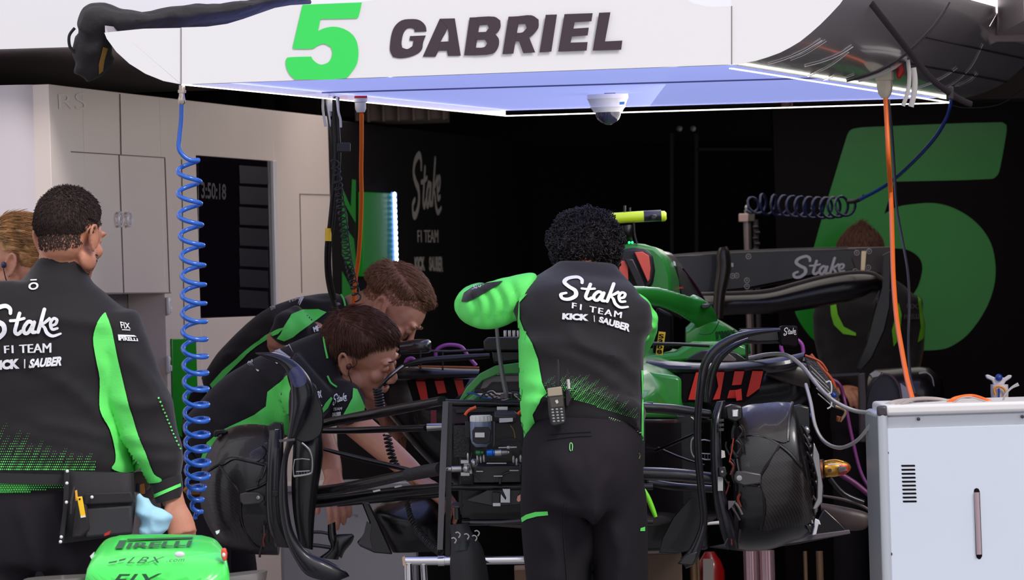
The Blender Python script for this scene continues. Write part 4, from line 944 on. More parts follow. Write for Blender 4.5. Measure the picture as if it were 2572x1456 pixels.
# tub dark side below right shoulder, green side wall
part(MB().slab([(1612,1048),(1735,1034),(1760,1060),(1780,1380),(1612,1385)], 15.9, .1), 'lower_side_panel', M_cfd, bevel=.01)
part(MB().slab([(1606,930),(1700,944),(1712,950),(1712,1030),(1680,1042),(1606,1050)], 15.85, .12), 'green_side_panel', M_car, bevel=.01)
# ---------------- cockpit side, halo, head rest, hoop
cs = part(MB().xloft([(1722,822,1722,900,16.8,.1),(1760,790,1760,905,16.85,.16),(1800,800,1800,900,16.9,.2),(1840,822,1845,895,16.95,.2),(1875,846,1885,888,17.0,.12)], 20, 4, 3), 'cockpit_surround', M_car)
part(MB().slab([(1605,900),(1640,892),(1700,885),(1745,858),(1850,858),(1880,872),(1880,896),(1760,905),(1610,915)], 16.5, .3), 'cockpit_shoulder', M_car, bevel=.02)
part(MB().slab([(1720,905),(1762,880),(1800,876),(1850,884),(1880,905),(1860,912)], 16.45, .05), 'shoulder_slot', M_cfd, bevel=.004)
part(MB().slab([(1800,895),(1818,876),(1830,886),(1850,902),(1848,908),(1805,908)], 16.4, .04), 'bent_deflector', mat('greyish_fin', (96,84,82), .4), bevel=.003)
hl_ = MB().xloft([(1560,716,1560,762,16.35,.05),(1600,717,1600,766,16.4,.06),(1650,720,1648,770,16.5,.06),(1700,733,1694,786,16.6,.06),(1742,745,1728,806,16.7,.06),(1774,755,1744,818,16.75,.06),(1794,776,1744,836,16.8,.07),(1804,810,1734,860,16.85,.08),(1800,860,1722,888,16.85,.08)], 20, 5)
hl_.xloft([(1726,744,1766,750,16.75,.05),(1740,738,1756,744,16.75,.02)], 10, 0)
hm = fuse(hl_, .006, 6); halo = link('halo', hm, M_car, car)
part(MB().slab([(1762,764),(1780,762),(1786,766),(1782,772),(1768,776),(1760,772)], 16.7, .05), 'halo_winglet', M_lav, halo, bevel=.003)
part(px_tube([(1806,806),(1800,820),(1788,836),(1770,840),(1756,838)], 1.2, 16.72, 4, 6), 'halo_joint', M_cfd, halo)
letter('SENNA', [(1796,834),(1842,828),(1846,846),(1798,852)], on(wt(cs), 16.8, .002), 'small_lettering', mat('dark_green_print',(16,60,26),.5), cs, .03) if False else letter('SINGAPORE', [(1796,832),(1846,828),(1850,846),(1799,852)], on(wt(cs), 16.8, .003), 'side_lettering', mat('dark_green_print',(14,58,24),.5), cs, .05, nx=4, ny=2) if False else letter('senonea', [(1796,832),(1846,828),(1850,846),(1799,852)], on(wt(cs), 16.8, .003), 'side_lettering', mat('dark_green_print',(14,58,24),.5), cs, .05, nx=4, ny=2)
# driver's seat belts hung over the side
part(MB().slab([(1650,770),(1690,790),(1690,880),(1640,890)], 16.75, .08), 'seat_side', M_black, bevel=.01)
bl = part(MB().slab([(1655,832),(1672,834),(1664,892),(1647,890)], 16.4, .012), 'belt_label', M_yel)
for k, chx in enumerate('Sabe'):
    letter(chx, [(1655-k*1.6,838+k*13),(1668-k*1.6,839+k*13),(1667-k*1.6,850+k*13),(1654-k*1.6,849+k*13)], flat(16.395), 'belt_letter', M_black, bl, .03)
part(px_tube([(1608,862),(1700,864),(1782,868)], 4.5, 16.3, 2), 'mirror_stay', M_cfd)
# roll hoop with coral covers
hp = MB().rings([[at(*p) for p in R] for R in [
   [(1560,612,17.2),(1600,611,17.2),(1645,620,17.2),(1672,645,17.2),(1686,690,17.2),(1690,760,17.2),(1560,765,17.2)],
   [(1580,614,17.6),(1620,613,17.6),(1665,628,17.6),(1692,660,17.6),(1706,705,17.6),(1712,770,17.6),(1580,770,17.6)]]])
hoop = part(hp, 'roll_hoop', M_car, bevel=.012)
part(MB().slab([(1550,628),(1590,622),(1622,624),(1640,640),(1646,680),(1640,715),(1628,725),(1550,725)], 17.16, .05), 'hoop_inlet_rim', M_rubber, hoop, bevel=.012)
part(MB().slab([(1555,655),(1577,655),(1579,718),(1556,722)], 17.13, .03), 'coral_cover', M_coral, hoop, bevel=.002)
part(MB().slab([(1594,633),(1614,632),(1630,642),(1634,672),(1632,700),(1627,708)], 17.13, .03), 'coral_cover', M_coral, hoop, bevel=.002)
part(MB().slab([(1568,650),(1590,650),(1625,720),(1600,722)], 17.12, .02), 'hoop_strut', M_cfd, hoop, bevel=.004)
ec_ = part(MB().rings([[at(*p) for p in R] for R in [
   [(1600,620,17.6),(1660,628,17.6),(1700,670,17.6),(1715,760,17.6),(1600,770,17.6)],
   [(1640,625,18.2),(1690,635,18.2),(1730,690,18.2),(1752,770,18.2),(1640,775,18.2)],
   [(1700,690,18.9),(1730,700,18.9),(1765,745,18.9),(1785,800,18.9),(1700,800,18.9)]]]), 'engine_cover', M_cfp, bevel=.015)
part(px_tube([(1714,672,18.0),(1734,700,18.2),(1752,728,18.5),(1770,756,18.8)], [2,4,5,3], None, 4), 'violet_edge', M_pplD, ec_)
part(MB().slab([(1688,722),(1716,720),(1716,724),(1690,726)], 17.55, .01), 'red_edge', M_red, ec_)
part(MB().slab([(1691,655),(1696,657),(1698,668),(1693,666)], 17.58, .01), 'white_mark', M_lab, ec_)
# camera pod on its mast
pod = part(MB().lathe(at(1496,551,17.2), at(1618,543,17.2)-at(1496,551,17.2), [(0,8*sc(17.2)),(3*sc(17.2),14*sc(17.2)),(124*sc(17.2),14*sc(17.2))], 20), 'camera_pod', mat('fluorescent_yellow', (206,232,40), .35, coat=.3))
part(MB().lathe(at(1617,543,17.2), at(1662,541,17.2)-at(1617,543,17.2), [(0,14.2*sc(17.2)),(44*sc(17.2),14.2*sc(17.2))], 20), 'pod_lens_section', mat('dark_indigo', (36,32,52), .3), pod)
part(MB().lathe(at(1661,543,17.2), at(1676,542,17.2)-at(1661,543,17.2), [(0,13.5*sc(17.2)),(9*sc(17.2),13*sc(17.2)),(13*sc(17.2),8*sc(17.2))], 20), 'pod_end_cap', MATS['fluorescent_yellow'], pod)
part(MB().pbox(1634,538,1650,552,17.17,.02), 'pod_window', M_cfd, pod, bevel=.004)
mb = MB(); mb.xloft([(1562,566,1590,564,17.2,.03),(1566,590,1588,590,17.2,.03),(1570,615,1592,614,17.25,.03)], 12, 3); part(mb, 'pod_mast', M_cfd)
part(px_tube([(1592,560),(1594,590),(1600,612)], 3, 17.2, 2), 'pod_pin', M_cfd)
for x, y, r in ((1569,516,3.5),(1582,521,2.5)): part(px_tube([(x,y),(x,532)], r, 17.2, 1, 8), 'antenna', M_cfd, pod)
for x, y in ((1568,607),(1580,609),(1588,609)): part(MB().ell(at(x,y,17.1), (.0042,.0042,.0042), None, 8, 6), 'green_light', mat('green_led', (60,255,160), emit=(50,240,140), es=4 if x > 1570 else 1), hoop)
# ---------------- rear wing
WY = 19.3
rw = part(MB().slab([(1690,640),(1800,632),(2000,624),(2236,619),(2236,690),(2150,684),(2050,694),(1960,712),(1880,728),(1780,738),(1700,742)], WY, .05), 'rear_wing_flap', mat('black_wing_skin', (18,14,22), .3, coat=.3), bevel=.01)
part(px_tube([(1692,640),(1800,632),(2000,624),(2130,621)], 1.4, WY-.01, 2, 6), 'flap_trailing_edge', M_edge, rw)
part(MB().xloft([(1740,738,1742,800,WY-.1,.12),(1850,736,1850,790,WY-.1,.16),(1930,730,1930,788,WY-.1,.2),(2000,712,2005,780,WY-.1,.2),(2070,694,2080,768,WY-.1,.2),(2140,684,2150,752,WY-.1,.18),(2200,688,2190,735,WY-.1,.12),(2228,712,2205,742,WY-.1,.05)], 18, 5, 2.2), 'rear_wing_main_plane', M_cf, rw)
part(px_tube([(1745,738),(1850,736),(1930,730),(2000,712),(2070,694),(2140,684),(2190,686),(2218,702)], 5, WY-.2, 5), 'main_plane_lip', mat('brown_carbon', (74,62,58), .35, weave=150), rw)
part(MB().slab([(2150,622),(2236,619),(2238,660),(2236,690),(2190,684),(2150,680),(2140,650)], WY-.012, .01), 'endplate_upper', MATS['brown_carbon'], rw, bevel=.003)
part(MB().slab([(2164,630),(2176,630),(2172,678),(2162,680)], WY-.02, .006), 'shiny_strip', mat('gold_reflect', (220,196,160), .2, metal=.6), rw)
part(MB().slab([(2216,640),(2238,630),(2238,696),(2236,770),(2222,830),(2190,900),(2164,930),(2150,926),(2176,860),(2196,780),(2214,720)], WY-.14, .03, 0), 'endplate', M_cfp, rw, bevel=.004)
letter('ABX', [(2198,730),(2238,726),(2230,756),(2192,762)], flat(WY-.142), 'endplate_lettering', M_edge, rw, .01, .3)
letter('STAKE_SCRIPT', [(1990,640),(2128,640),(2128,700),(1990,700)], plane(at(2050,660,WY)+V((0,-.001,0)),(0,-1,0),.001), 'wing_script', mat('grey_white_print', (240,236,238), .5), rw)
for x, y in ((1880,644),(1876,704),(1876,719),(1850,692),(1840,693),(2152,635),(2183,631),(2148,681),(2181,672)):
    part(MB().tube([at(x+6*cos(2*pi*j/14), y+6*sin(2*pi*j/14), WY-.003 if x < 2100 else WY-.016) for j in range(14)], .0016, 6, closed=True), 'screw_ring', M_lgrey, rw)
    part(MB().ell(at(x,y,WY-.003 if x<2100 else WY-.016), (.003,.002,.003), None, 8, 6), 'screw', M_lgrey, rw)
part(MB().xloft([(1806,622,1826,618,WY-.25,.04),(1800,640,1834,638,WY-.25,.05),(1800,680,1836,680,WY-.25,.05),(1792,740,1822,742,WY-.25,.05),(1790,800,1816,800,WY-.25,.05)], 14, 5), 'wing_pylon', mat('pylon_carbon', (52,44,38), .3, coat=.4), rw)
part(MB().slab([(1836,660),(1842,660),(1842,670),(1837,670)], WY-.02, .02), 'pylon_tab', M_lab, rw)
# ---------------- rear brake assembly and lower rear bodywork
part(MB().lathe(at(2186,995,18.6), (1,-.2,0), [(0,.075),(.02,.09),(.17,.095),(.2,.09),(.24,.05)], 30), 'rear_brake_duct', M_cfp)
part(MB().slab([(2182,1036),(2180,990),(2196,955),(2222,938),(2250,950),(2262,980),(2266,1040)], 18.35, .05, 4), 'rear_duct_face', mat('violet_grey_disc', (58,52,66), .35), bevel=.004)
part(px_tube([(2218,938),(2240,944),(2258,970),(2264,1005),(2266,1040)], 3, 18.32, 5), 'rear_duct_rim', mat('pinkish_rim', (120,92,92), .3))
part(MB().slab([(2262,962),(2276,972),(2300,1000),(2290,1010),(2268,1006)], 18.3, .03), 'pale_panel', mat('pale_panel', (208,200,206), .5))
part(MB().slab([(2156,940),(2174,936),(2178,1000),(2176,1110),(2160,1110),(2158,1000)], 18.3, .05), 'rear_upright', MATS['pinkish_rim'] if False else mat('grey_upright', (88,78,78), .35, metal=.4), bevel=.004)
part(MB().xloft([(2262,935,2262,1030,18.7,.2),(2300,930,2300,1030,18.7,.25),(2334,935,2336,1030,18.7,.2),(2348,955,2350,1020,18.7,.1)], 18, 4, 3), 'rear_drum', M_cfd)
part(px_tube([(2308,938),(2328,936),(2342,950),(2346,980)], 3, 18.5, 4), 'drum_highlight_ring', M_steel)
part(MB().slab([(2184,940),(2200,930),(2218,934),(2208,946),(2190,950)], 18.3, .03), 'steel_bracket', M_steel, bevel=.003)
part(MB().slab([(2080,940),(2160,936),(2160,942),(2082,946)], 18.2, .02), 'rear_link', M_dsteel)
# radiator core leaning at the side
rd = part(MB().slab([(2022,898),(2040,892),(2110,990),(2096,1026),(2080,1008),(2030,930)], 16.4, .05), 'radiator', mat('radiator_core', (64,60,62), .5, bump=.6, bscale=200), bevel=.003)
for k in range(6):
    part(px_tube([(2034+k*4,918+k*14),(2078+k*3,962+k*12)], 1.4, 16.38, 1, 6), 'radiator_fin', M_steel, rd)
ld = MB(); px_tube([(2074,960),(2086,958),(2088,985),(2076,990),(2086,994),(2088,1018),(2078,1026)], 2, 16.36, 3, mb=ld); part(ld, 'white_clip', M_lab, rd)
part(px_tube([(2098,1020),(2120,1028),(2122,1040),(2110,1058)], 4, 16.3, 4), 'brass_pipe', mat('pale_brass', (150,130,104), .35, metal=.4), rd)
part(MB().lathe(at(2104,1058,16.3), (.3,0,1), [(0,.008),(.006,.010),(.014,.010),(.016,.006)], 10), 'copper_fitting', MATS['copper'], rd)
for x, y in ((2094,992),(2032,1042)): part(MB().ell(at(x,y,16.2), (.008,.008,.008), None, 8, 6), 'blue_cap', mat('blue_cap', (30,60,150), .4), rd)
part(px_tube([(2036,890),(2060,920),(2090,955),(2100,990)], 5, 16.45, 5), 'orange_pipe', mat('rust_orange_pipe', (176,70,30), .4))
part(px_tube([(2080,950,16.5),(2108,965,16.5),(2122,1010,16.5),(2138,1090,16.4),(2160,1180,16.2),(2186,1230,16),(2210,1260,15.8)], 5, None, 5), 'violet_pipe', M_pplD)
part(px_tube([(2110,1190,16.0),(2150,1215,16),(2206,1262,16)], 7, None, 4), 'violet_pipe', M_pplD)
part(px_tube([(2085,1200,16.0),(2120,1240,16),(2170,1262,16)], 7, None, 4), 'dark_pipe', M_cfd)
for P, m_ in (([(1966,886,16.5),(1962,868,16.5),(1972,852,16.5),(1996,850,16.5),(2014,864,16.5),(2018,886,16.5)], M_ppl), ([(1094,900,16.5),(1096,880,16.5),(1114,868,16.5),(1138,866,16.5),(1160,872,16.5),(1176,895,16.5),(1196,918,16.5)], M_ppl), ([(1018,912,16.4),(1024,902,16.4),(1036,900,16.4),(1042,908,16.4)], M_ppl)):
    part(px_tube(P, 5, None, 5), 'violet_hose', m_)
part(px_tube([(1050,920),(1130,921),(1204,923)], 2.5, 16.4, 2), 'orange_trim', mat('orange_trim', (170,84,36), .5))
part(px_tube([(2022,892),(2060,908),(2078,932)], 3, 16.4, 4), 'rust_strip', MATS['rust_orange_pipe'])
# clear hoses to the silver cabinet
part(px_tube([(1880,900,16.2),(1930,890,16.1),(1975,892,16.0),(2015,920,15.8),(2060,975,15.4),(2100,1010,15.0),(2150,1032,14.7),(2204,1036,14.35)], 5.5, None, 6), 'clear_hose', M_clear)
part(px_tube([(2024,966,16.0),(2036,1010,15.8),(2048,1070,15.5),(2070,1108,15.2),(2108,1124,14.9),(2150,1108,14.6),(2184,1070,14.4),(2204,1042,14.33)], 5, None, 6), 'clear_hose', M_clear)
# mirrors and their wings
mi = part(MB().slab([(1856,828),(1960,824),(1966,862),(1900,864),(1862,860)], 16.0, .1), 'mirror_wing', M_cfp, bevel=.01)
part(MB().slab([(1958,822),(1966,818),(2004,818),(2006,866),(2000,872),(1960,868)], 15.95, .08), 'mirror', M_black, mi, bevel=.006)
letter('STAKE_SCRIPT', [(1968,822),(2000,821),(2001,842),(1968,843)], flat(15.948), 'mirror_script', mat('grey_white_print2', (210,204,206), .5), mi)
part(px_tube([(1856,826),(1900,824),(1958,824)], 1.5, 15.97, 2, 6), 'mirror_edge', M_lav, mi)
part(px_tube([(1875,865),(1876,905)], 3.5, 16.1, 1), 'mirror_stalk', M_cfd, mi)
mj = part(MB().xloft([(1004,858,1006,890,16.5,.08),(1040,852,1042,888,16.5,.1),(1072,851,1076,886,16.5,.1),(1083,856,1084,880,16.5,.06)], 16, 4, 3), 'mirror', mat('brownish_gloss', (44,38,38), .2, coat=.5))
part(px_tube([(1082,881),(1130,882),(1215,878)], 3, 16.4, 2), 'mirror_stay', M_dsteel)
for x in (1056,1112): part(px_tube([(x,880),(x,930)], 2.5, 16.4, 1), 'mirror_stalk', M_cfd)
part(px_tube([(1012,918),(1060,905),(1150,898),(1230,893)], [5,7,8,6], 16.35, 4), 'brake_line_cover', M_cfd)
part(px_tube([(948,980,16.1),(975,948,16.1),(1010,920,16.2)], [3,5,5], None, 4), 'dark_lever', M_cfp)
# socket tray on top of the chassis
ty = root('socket_tray', at(1270,880,15.3), 'black tray on the car front holding a row of bright metal sockets', 'tray')
part(MB().slab([(1214,856),(1225,848),(1330,846),(1332,880),(1216,880)], 15.3, .2), 'tray_body', mat('tray_black', (38,32,36), .5), ty, bevel=.004)
for k, x in enumerate((1269,1280,1291,1302)):
    part(MB().lathe(at(x,845,15.35), (0,0,1), [(0,4.4*Rr),(15*Rr,4.4*Rr),(16*Rr,3.6*Rr)], 12), 'socket', M_steel, ty)
part(MB().slab([(1235,880),(1320,880),(1318,905),(1240,912)], 15.35, .15), 'tray_base', M_cfd, ty, bevel=.005)

# ================================================================ stand and items beneath
sd = root('car_stand', V((at(1400,1410,15.1).x, 15.2, 0)), 'polished tubular metal stand carrying the front of the race car', 'stand')
part(px_tube([(1012,1408),(1060,1408),(1400,1404),(1520,1402)], 11, 15.05, 1, 16), 'cross_bar', M_chr, sd)
zb_ = lambda x: [at(x[0], x[1], x[2])]
for x in (1026, 1395, 1510):
    a = at(x, 1415, 15.05); part(MB().tube([a, V((a.x+.0, a.y, .0))], 12*Rr, 14), 'leg', M_chr, sd)
a = at(1064, 1415, 15.05); part(MB().tube([a, V((a.x+.02, a.y+.25, .0))], 9*Rr, 14), 'leg', M_chr, sd)
part(MB().slab([(1010,1400),(1016,1396),(1020,1420),(1012,1420)], 15.03, .05), 'end_cap', mat('tan_cap', (190,160,140), .5), sd)
part(MB().lathe(at(1100,1408,15.05), (1,0,0), [(0,13*Rr),(16*Rr,13*Rr),(16.5*Rr,11*Rr)], 16), 'collar', M_chr, sd)
a = at(1640,1330,15.9); b = at(1900,1330,16.4)
jk = root('support_trestle', V((at(1905,1400,16.6).x, 16.6, 0)), 'pair of fat brushed metal columns beneath the race car floor', 'trestle')
for x, w in ((1884,22),(1925,25)):
    c = at(x, 1382, 16.6); part(MB().lathe(V((c.x, c.y, 0)), (0,0,1), [(0,w*sc(16.6)*.5*1.6),(c.z,w*sc(16.6)*.5*1.6)], 24), 'column', mat('pink_tinted_steel', (196,160,168), .25, metal=.8), jk)
for x, w, nm in ((1740,9,'post'),(1752,4,'post'),(2022,5,'post'),(2058,9,'post')):
    c = at(x, 1384, 17.2); o = MB().lathe(V((c.x, c.y, 0)), (0,0,1), [(0,w*sc(17)),(c.z,w*sc(17))], 12).build('support_post', mat('brass_post', (130,104,78), .4, metal=.4), None)
    tag(o, {1740:'grey-brown slim post under the car, just left of the red extinguisher', 1752:'thinnest brass post beside the red extinguisher under the car', 2022:'slim brass post under the floor edge right of the two fat columns', 2058:'thicker brown post nearest the silver cabinet under the car'}[x], 'post', 'posts under the car')
c = at(1782, 1385, 17.4); ex = root('fire_extinguisher', V((c.x, c.y, 0)), 'red fire extinguisher with white label standing under the race car', 'extinguisher')
part(MB().lathe(V((c.x, c.y, .0)), (0,0,1), [(0,.04),(.01,.045),(c.z-.06,.045),(c.z-.03,.035),(c.z,.015)], 24), 'cylinder_body', mat('extinguisher_red', (140,14,14), .3, coat=.4), ex)
part(MB().pbox(1766,1403,1792,1470,17.34,.005), 'label', mat('dull_white', (150,140,136), .5), ex)
o = MB().box(V((at(1660,1400,17.0).x, 17.2, at(1660,1392,17).z/2)), (.13,.3,at(1660,1392,17).z)).build('cardboard_box', mat('cardboard', (120,98,84), .8), None, bevel=.003)
tag(o, 'brown cardboard box standing beneath the car beside the curly-haired mechanic', 'box')
o = MB().box(V((at(1340,1400,17.0).x, 17.2, at(1340,1432,17).z/2)), (.12,.3,at(1340,1432,17).z)).build('cardboard_box', mat('tan_cardboard', (160,128,98), .8), None, bevel=.003)
tag(o, 'low tan cardboard box seen under the stand bar', 'box')
# white equipment trolley behind the suspension
tr_ = root('white_trolley', V((at(880,1300,17.5).x, 17.5, 0)), 'glossy white equipment trolley standing behind the left front suspension', 'trolley')
M_tro = mat('trolley_white', (214,208,212), .2, coat=.4)
A_ = at(700,1236,17.4); B_ = at(1040,1236,17.4)
part(MB().box(V(((A_.x+B_.x)/2, 17.6, A_.z/2+.02)), (B_.x-A_.x, .4, A_.z-.04)), 'body', M_tro, tr_, bevel=.01)
part(MB().box(V(((A_.x+B_.x)/2, 17.6, A_.z+.01)), (B_.x-A_.x+.02, .42, .02)), 'top', M_tro, tr_, bevel=.004)
letter('servicing', [(840,1292),(900,1290),(900,1298),(840,1300)], flat(17.398), 'faint_lettering', mat('faint_print', (170,166,170), .5), tr_, 0)
for x in (.06, -.06): part(MB().lathe(V(((A_.x+B_.x)/2+x*3, 17.5, .02)), (1,0,0), [(-.01,.03),(.01,.03)], 14), 'caster', M_rubber, tr_)

# ================================================================ green nose in front
ns = root('nose_section', V((at(400,1456,13.4).x, 13.4, 0)), 'bright green race car nose with black sponsor lettering in the lower left corner', 'nose')
M_nose = mat('bright_nose_green', (70,232,92), .3, coat=.3)
N0 = MB(); R = []
for Yd, x0, x1, y0 in ((13.05, 196, 586, 1440),(13.1, 215, 578, 1400),(13.25, 232, 572, 1362),(13.45, 252, 556, 1340),(13.6, 262, 545, 1335)):
    r = []
    for j in range(28):
        a = 2*pi*j/28; ca, sa = cos(a), sin(a); k_ = .38
        px = (x0+x1)/2+(x1-x0)/2*math.copysign(abs(ca)**k_, ca); py = y0+75-75*math.copysign(abs(sa)**k_, sa)
        p = at(px, py, Yd); 
        if sa < 0: p.z -= .05
        r.append(p)
    R.append(r)
nz = part(N0.rings(R), 'nose_shell', M_nose, ns, sub=1)
nz.data.update(); nt_ = on(wt(nz), 13.2, .003)
M_prn = mat('nose_print', (36,84,52), .5)
letter('IRELLI', [(324,1364),(484,1358),(478,1372),(316,1377)], nt_, 'tyre_lettering', M_prn, ns, .04, 0, 1.05, 12, 3)
patch([(320,1354),(486,1349),(484,1353),(319,1358)], nt_, 'lettering_bar', M_prn, ns, 14); patch([(300,1358),(319,1357),(308,1378),(288,1379)], nt_, 'lettering_bar', M_prn, ns, 14)
letter('LBX', [(326,1400),(414,1399),(408,1414),(318,1415)], nt_, 'sponsor_lettering', M_prn, ns, .0, .3, 1.1, 6, 2)
letter('.com', [(420,1405),(464,1404),(462,1411),(418,1412)], nt_, 'sponsor_lettering', M_prn, ns, .0, .2, 1.1, 3, 1)
patch([(300,1406),(318,1402),(314,1407),(298,1411)], nt_, 'sponsor_mark', M_prn, ns, 14); patch([(274,1412),(296,1408),(292,1413),(272,1416)], nt_, 'sponsor_mark', M_prn, ns, 14)
letter('FIX', [(290,1441),(408,1440),(396,1470),(276,1472)], nt_, 'sponsor_lettering', M_prn, ns, .02, .2, 1.15, 8, 3)
part(MB().ell(at(451,1392,13.03), (.012,.004,.007)), 'white_dot', M_lab, ns)
bd = part(MB().slab([(555,1378),(566,1376),(570,1390),(568,1408),(560,1410),(555,1396)], 13.1, .03), 'red_badge', mat('orange_red', (226,84,60), .4), ns, bevel=.004)
part(MB().ell(at(562,1393,13.09), (.004,.003,.005)), 'badge_centre', M_lab, ns)
part(MB().slab([(541,1334),(551,1331),(550,1338),(544,1342)], 13.5, .02), 'white_clip', M_lab, ns); part(MB().slab([(226,1396),(236,1386),(234,1402),(230,1404)], 13.2, .02), 'white_clip', M_lab, ns)
part(MB().slab([(262,1340),(278,1332),(274,1342),(262,1346)], 13.5, .02), 'red_clip', M_red, ns)
part(MB().xloft([(470,1456,672,1432,13.3,.2),(500,1470,668,1456,13.3,.25)], 16, 2, 3), 'front_wing_flap', mat('grey_wing', (92,84,82), .35, coat=.2), ns)
part(MB().xloft([(60,1454,240,1444,13.3,.2),(40,1480,250,1470,13.3,.25)], 16, 2, 3), 'front_wing_flap', MATS['grey_wing'], ns)
part(MB().box(V((at(400,1500,13.4).x, 13.45, .3)), (.3,.3,.6)), 'support_stand', M_rubber, ns, bevel=.01)

# ================================================================ silver cabinet on the right
sv = root('silver_cabinet', V((at(2420,1400,14.2).x, 14.3, 0)), 'tall silver equipment cabinet with vent slots and a vertical slot handle at the right edge', 'cabinet')
M_face = mat('pale_blue_grey_panel', (206,212,224), .4, var=.02, vscale=3)
YC = 14.05
p0 = at(2228,1046,YC); p1 = at(2640,1036,YC); wz = p1.x-p0.x
xl = at(2204,1046,YC).x
part(MB().box(V((xl+.4, YC+.26, p0.z/2+.02)), (.8,.5,p0.z-.02)), 'body', M_sil, sv, bevel=.012)
part(MB().box(V((p0.x+wz/2, YC+.004, p0.z/2-.01)), (wz,.02,p0.z-.04)), 'front_panel', M_face, sv, bevel=.001)
part(MB().box(V((xl+.42, YC+.25, at(2228,1030,YC).z)), (.8,.53,26*sc(YC))), 'top_rim', mat('top_rim_white', (222,218,218), .35), sv, bevel=.008)
part(MB().lathe(V((xl+.012, YC+.0, .02)), (0,0,1), [(0,.014),(p0.z-.0,.014)], 20), 'corner_post', M_sil, sv)
part(MB().box(V((xl+.012, YC+.0, at(2206,1032,YC).z)), (.026,.03,27*sc(YC))), 'corner_cap', mat('dark_corner', (58,50,58), .4), sv, bevel=.006)
FS = plane((0, YC-.006, 0), (0,-1,0), .0006)
for k in range(10):
    x = 2263+k*.45; y = 1170+k*9.95
    patch([(x,y-2),(x+2,y-3),(x+34,y-3.4),(x+36,y-1),(x+35,y+1.4),(x+2,y+1.8)], FS, 'vent_slot', M_black, sv, 60)
patch([(2446,1234),(2447,1228),(2452,1225),(2458,1227),(2461,1234),(2467,1396),(2463,1403),(2458,1404),(2453,1400),(2451,1392)], FS, 'slot_recess', M_black, sv, 60)
part(px_tube([(2453,1236),(2459,1392)], 6.6, YC-.009, 1, 12), 'slot_bar', mat('pink_grey_metal', (186,160,166), .3, metal=.6), sv)
for x, y in ((2307,1052),(2228,1137),(2237,1391),(2568,1046)):
    part(MB().lathe(at(x,y,YC-.006), (0,-1,0), [(0,4.4*Rr),(1.4*Rr,4*Rr),(2*Rr,1.5*Rr)], 14), 'screw', M_dsteel, sv)
# things lying on the cabinet
YT = 14.2
o = MB(); 
for k in range(4):
    px_tube([(2222+k*14,1018,YT-.05*k),(2248+k*16,1008-k*2,YT),(2290+k*20,1004-k,YT+.1),(2340+k*24,1012,YT+.1),(2390+k*30,1016,YT+.05)], 4.5, None, 6, mb=o)
tag(o.build('hose_bundle', mat('grey_hose', (172,160,156), .45)), 'coil of pale grey hoses lying on the silver cabinet top', 'hose')
tag(px_tube([(2380,1012,YT),(2400,1000,YT),(2440,994,YT+.05),(2476,1004,YT),(2500,1014,YT)], 5, None, 6).build('orange_hose', M_orange), 'orange hose looped on top of the silver cabinet', 'hose')
tag(px_tube([(2392,1014,YT-.1),(2412,1000,YT-.1),(2438,997,YT-.1),(2470,1006,YT-.1),(2496,1014,YT-.1)], 2, None, 5).build('thin_hose', MATS['grey_hose']), 'thin white cable curving over the orange hose on the cabinet', 'cable')
tag(px_tube([(2519,1012,YT),(2524,992,YT),(2540,974,YT),(2558,964,YT)], [2.4,2.4,3,5], None, 5).build('braided_line', M_steel), 'short braided steel line standing up from the cabinet', 'hose')
tag(MB().xloft([(2272,1000,2272,1008,15,.03),(2300,994,2304,1006,15,.05),(2330,1004,2330,1012,15,.03)],10,3).build('black_boot', M_rubber), 'small black rubber boot where the orange cable meets the cabinet', 'boot')
# jug at the back
YJ = 16.5
jg = root('printed_jug', at(2508, 1010, YJ), 'white spray bottle with orange and blue swirls behind the silver cabinet', 'bottle')
part(MB().xloft([(2488,965,2532,965,YJ,.05),(2488,985,2533,985,YJ,.055),(2490,1010,2532,1010,YJ,.055),(2490,1060,2532,1060,YJ,.055)], 18, 2, 3), 'bottle_body', mat('bottle_white', (206,200,206), .4), jg)
part(MB().slab([(2475,942),(2482,940),(2500,948),(2524,948),(2534,941),(2542,942),(2540,949),(2526,958),(2522,966),(2496,966),(2492,956),(2478,950)], YJ-.01, .02), 'bottle_handle', MATS['bottle_white'], jg, bevel=.003)
part(MB().ell(at(2509,948,YJ-.01), (.011,.012,.011)), 'blue_cap', MATS['blue_cap'], jg)
part(px_tube([(2500,992),(2497,976),(2508,970),(2522,976),(2526,990),(2516,1000)], 3, YJ-.036, 4), 'orange_swirl', mat('orange_print', (222,140,50), .5), jg)
part(px_tube([(2509,975),(2509,1000)], 2.4, YJ-.034, 1), 'blue_stripe', MATS['blue_cap'], jg)
part(MB().box(V((at(2510,1060,YJ).x, YJ+.05, at(2510,1056,YJ).z/2)), (.3,.3,at(2510,1056,YJ).z)), 'cart', M_cfd, jg) if False else tag(MB().box(V((at(2510,1060,YJ).x, YJ+.05, at(2510,1056,YJ).z/2)), (.4,.3,at(2510,1056,YJ).z)).build('black_cart', M_cfd, None, bevel=.01), 'black cart hidden behind the silver cabinet carrying a printed bottle', 'cart')
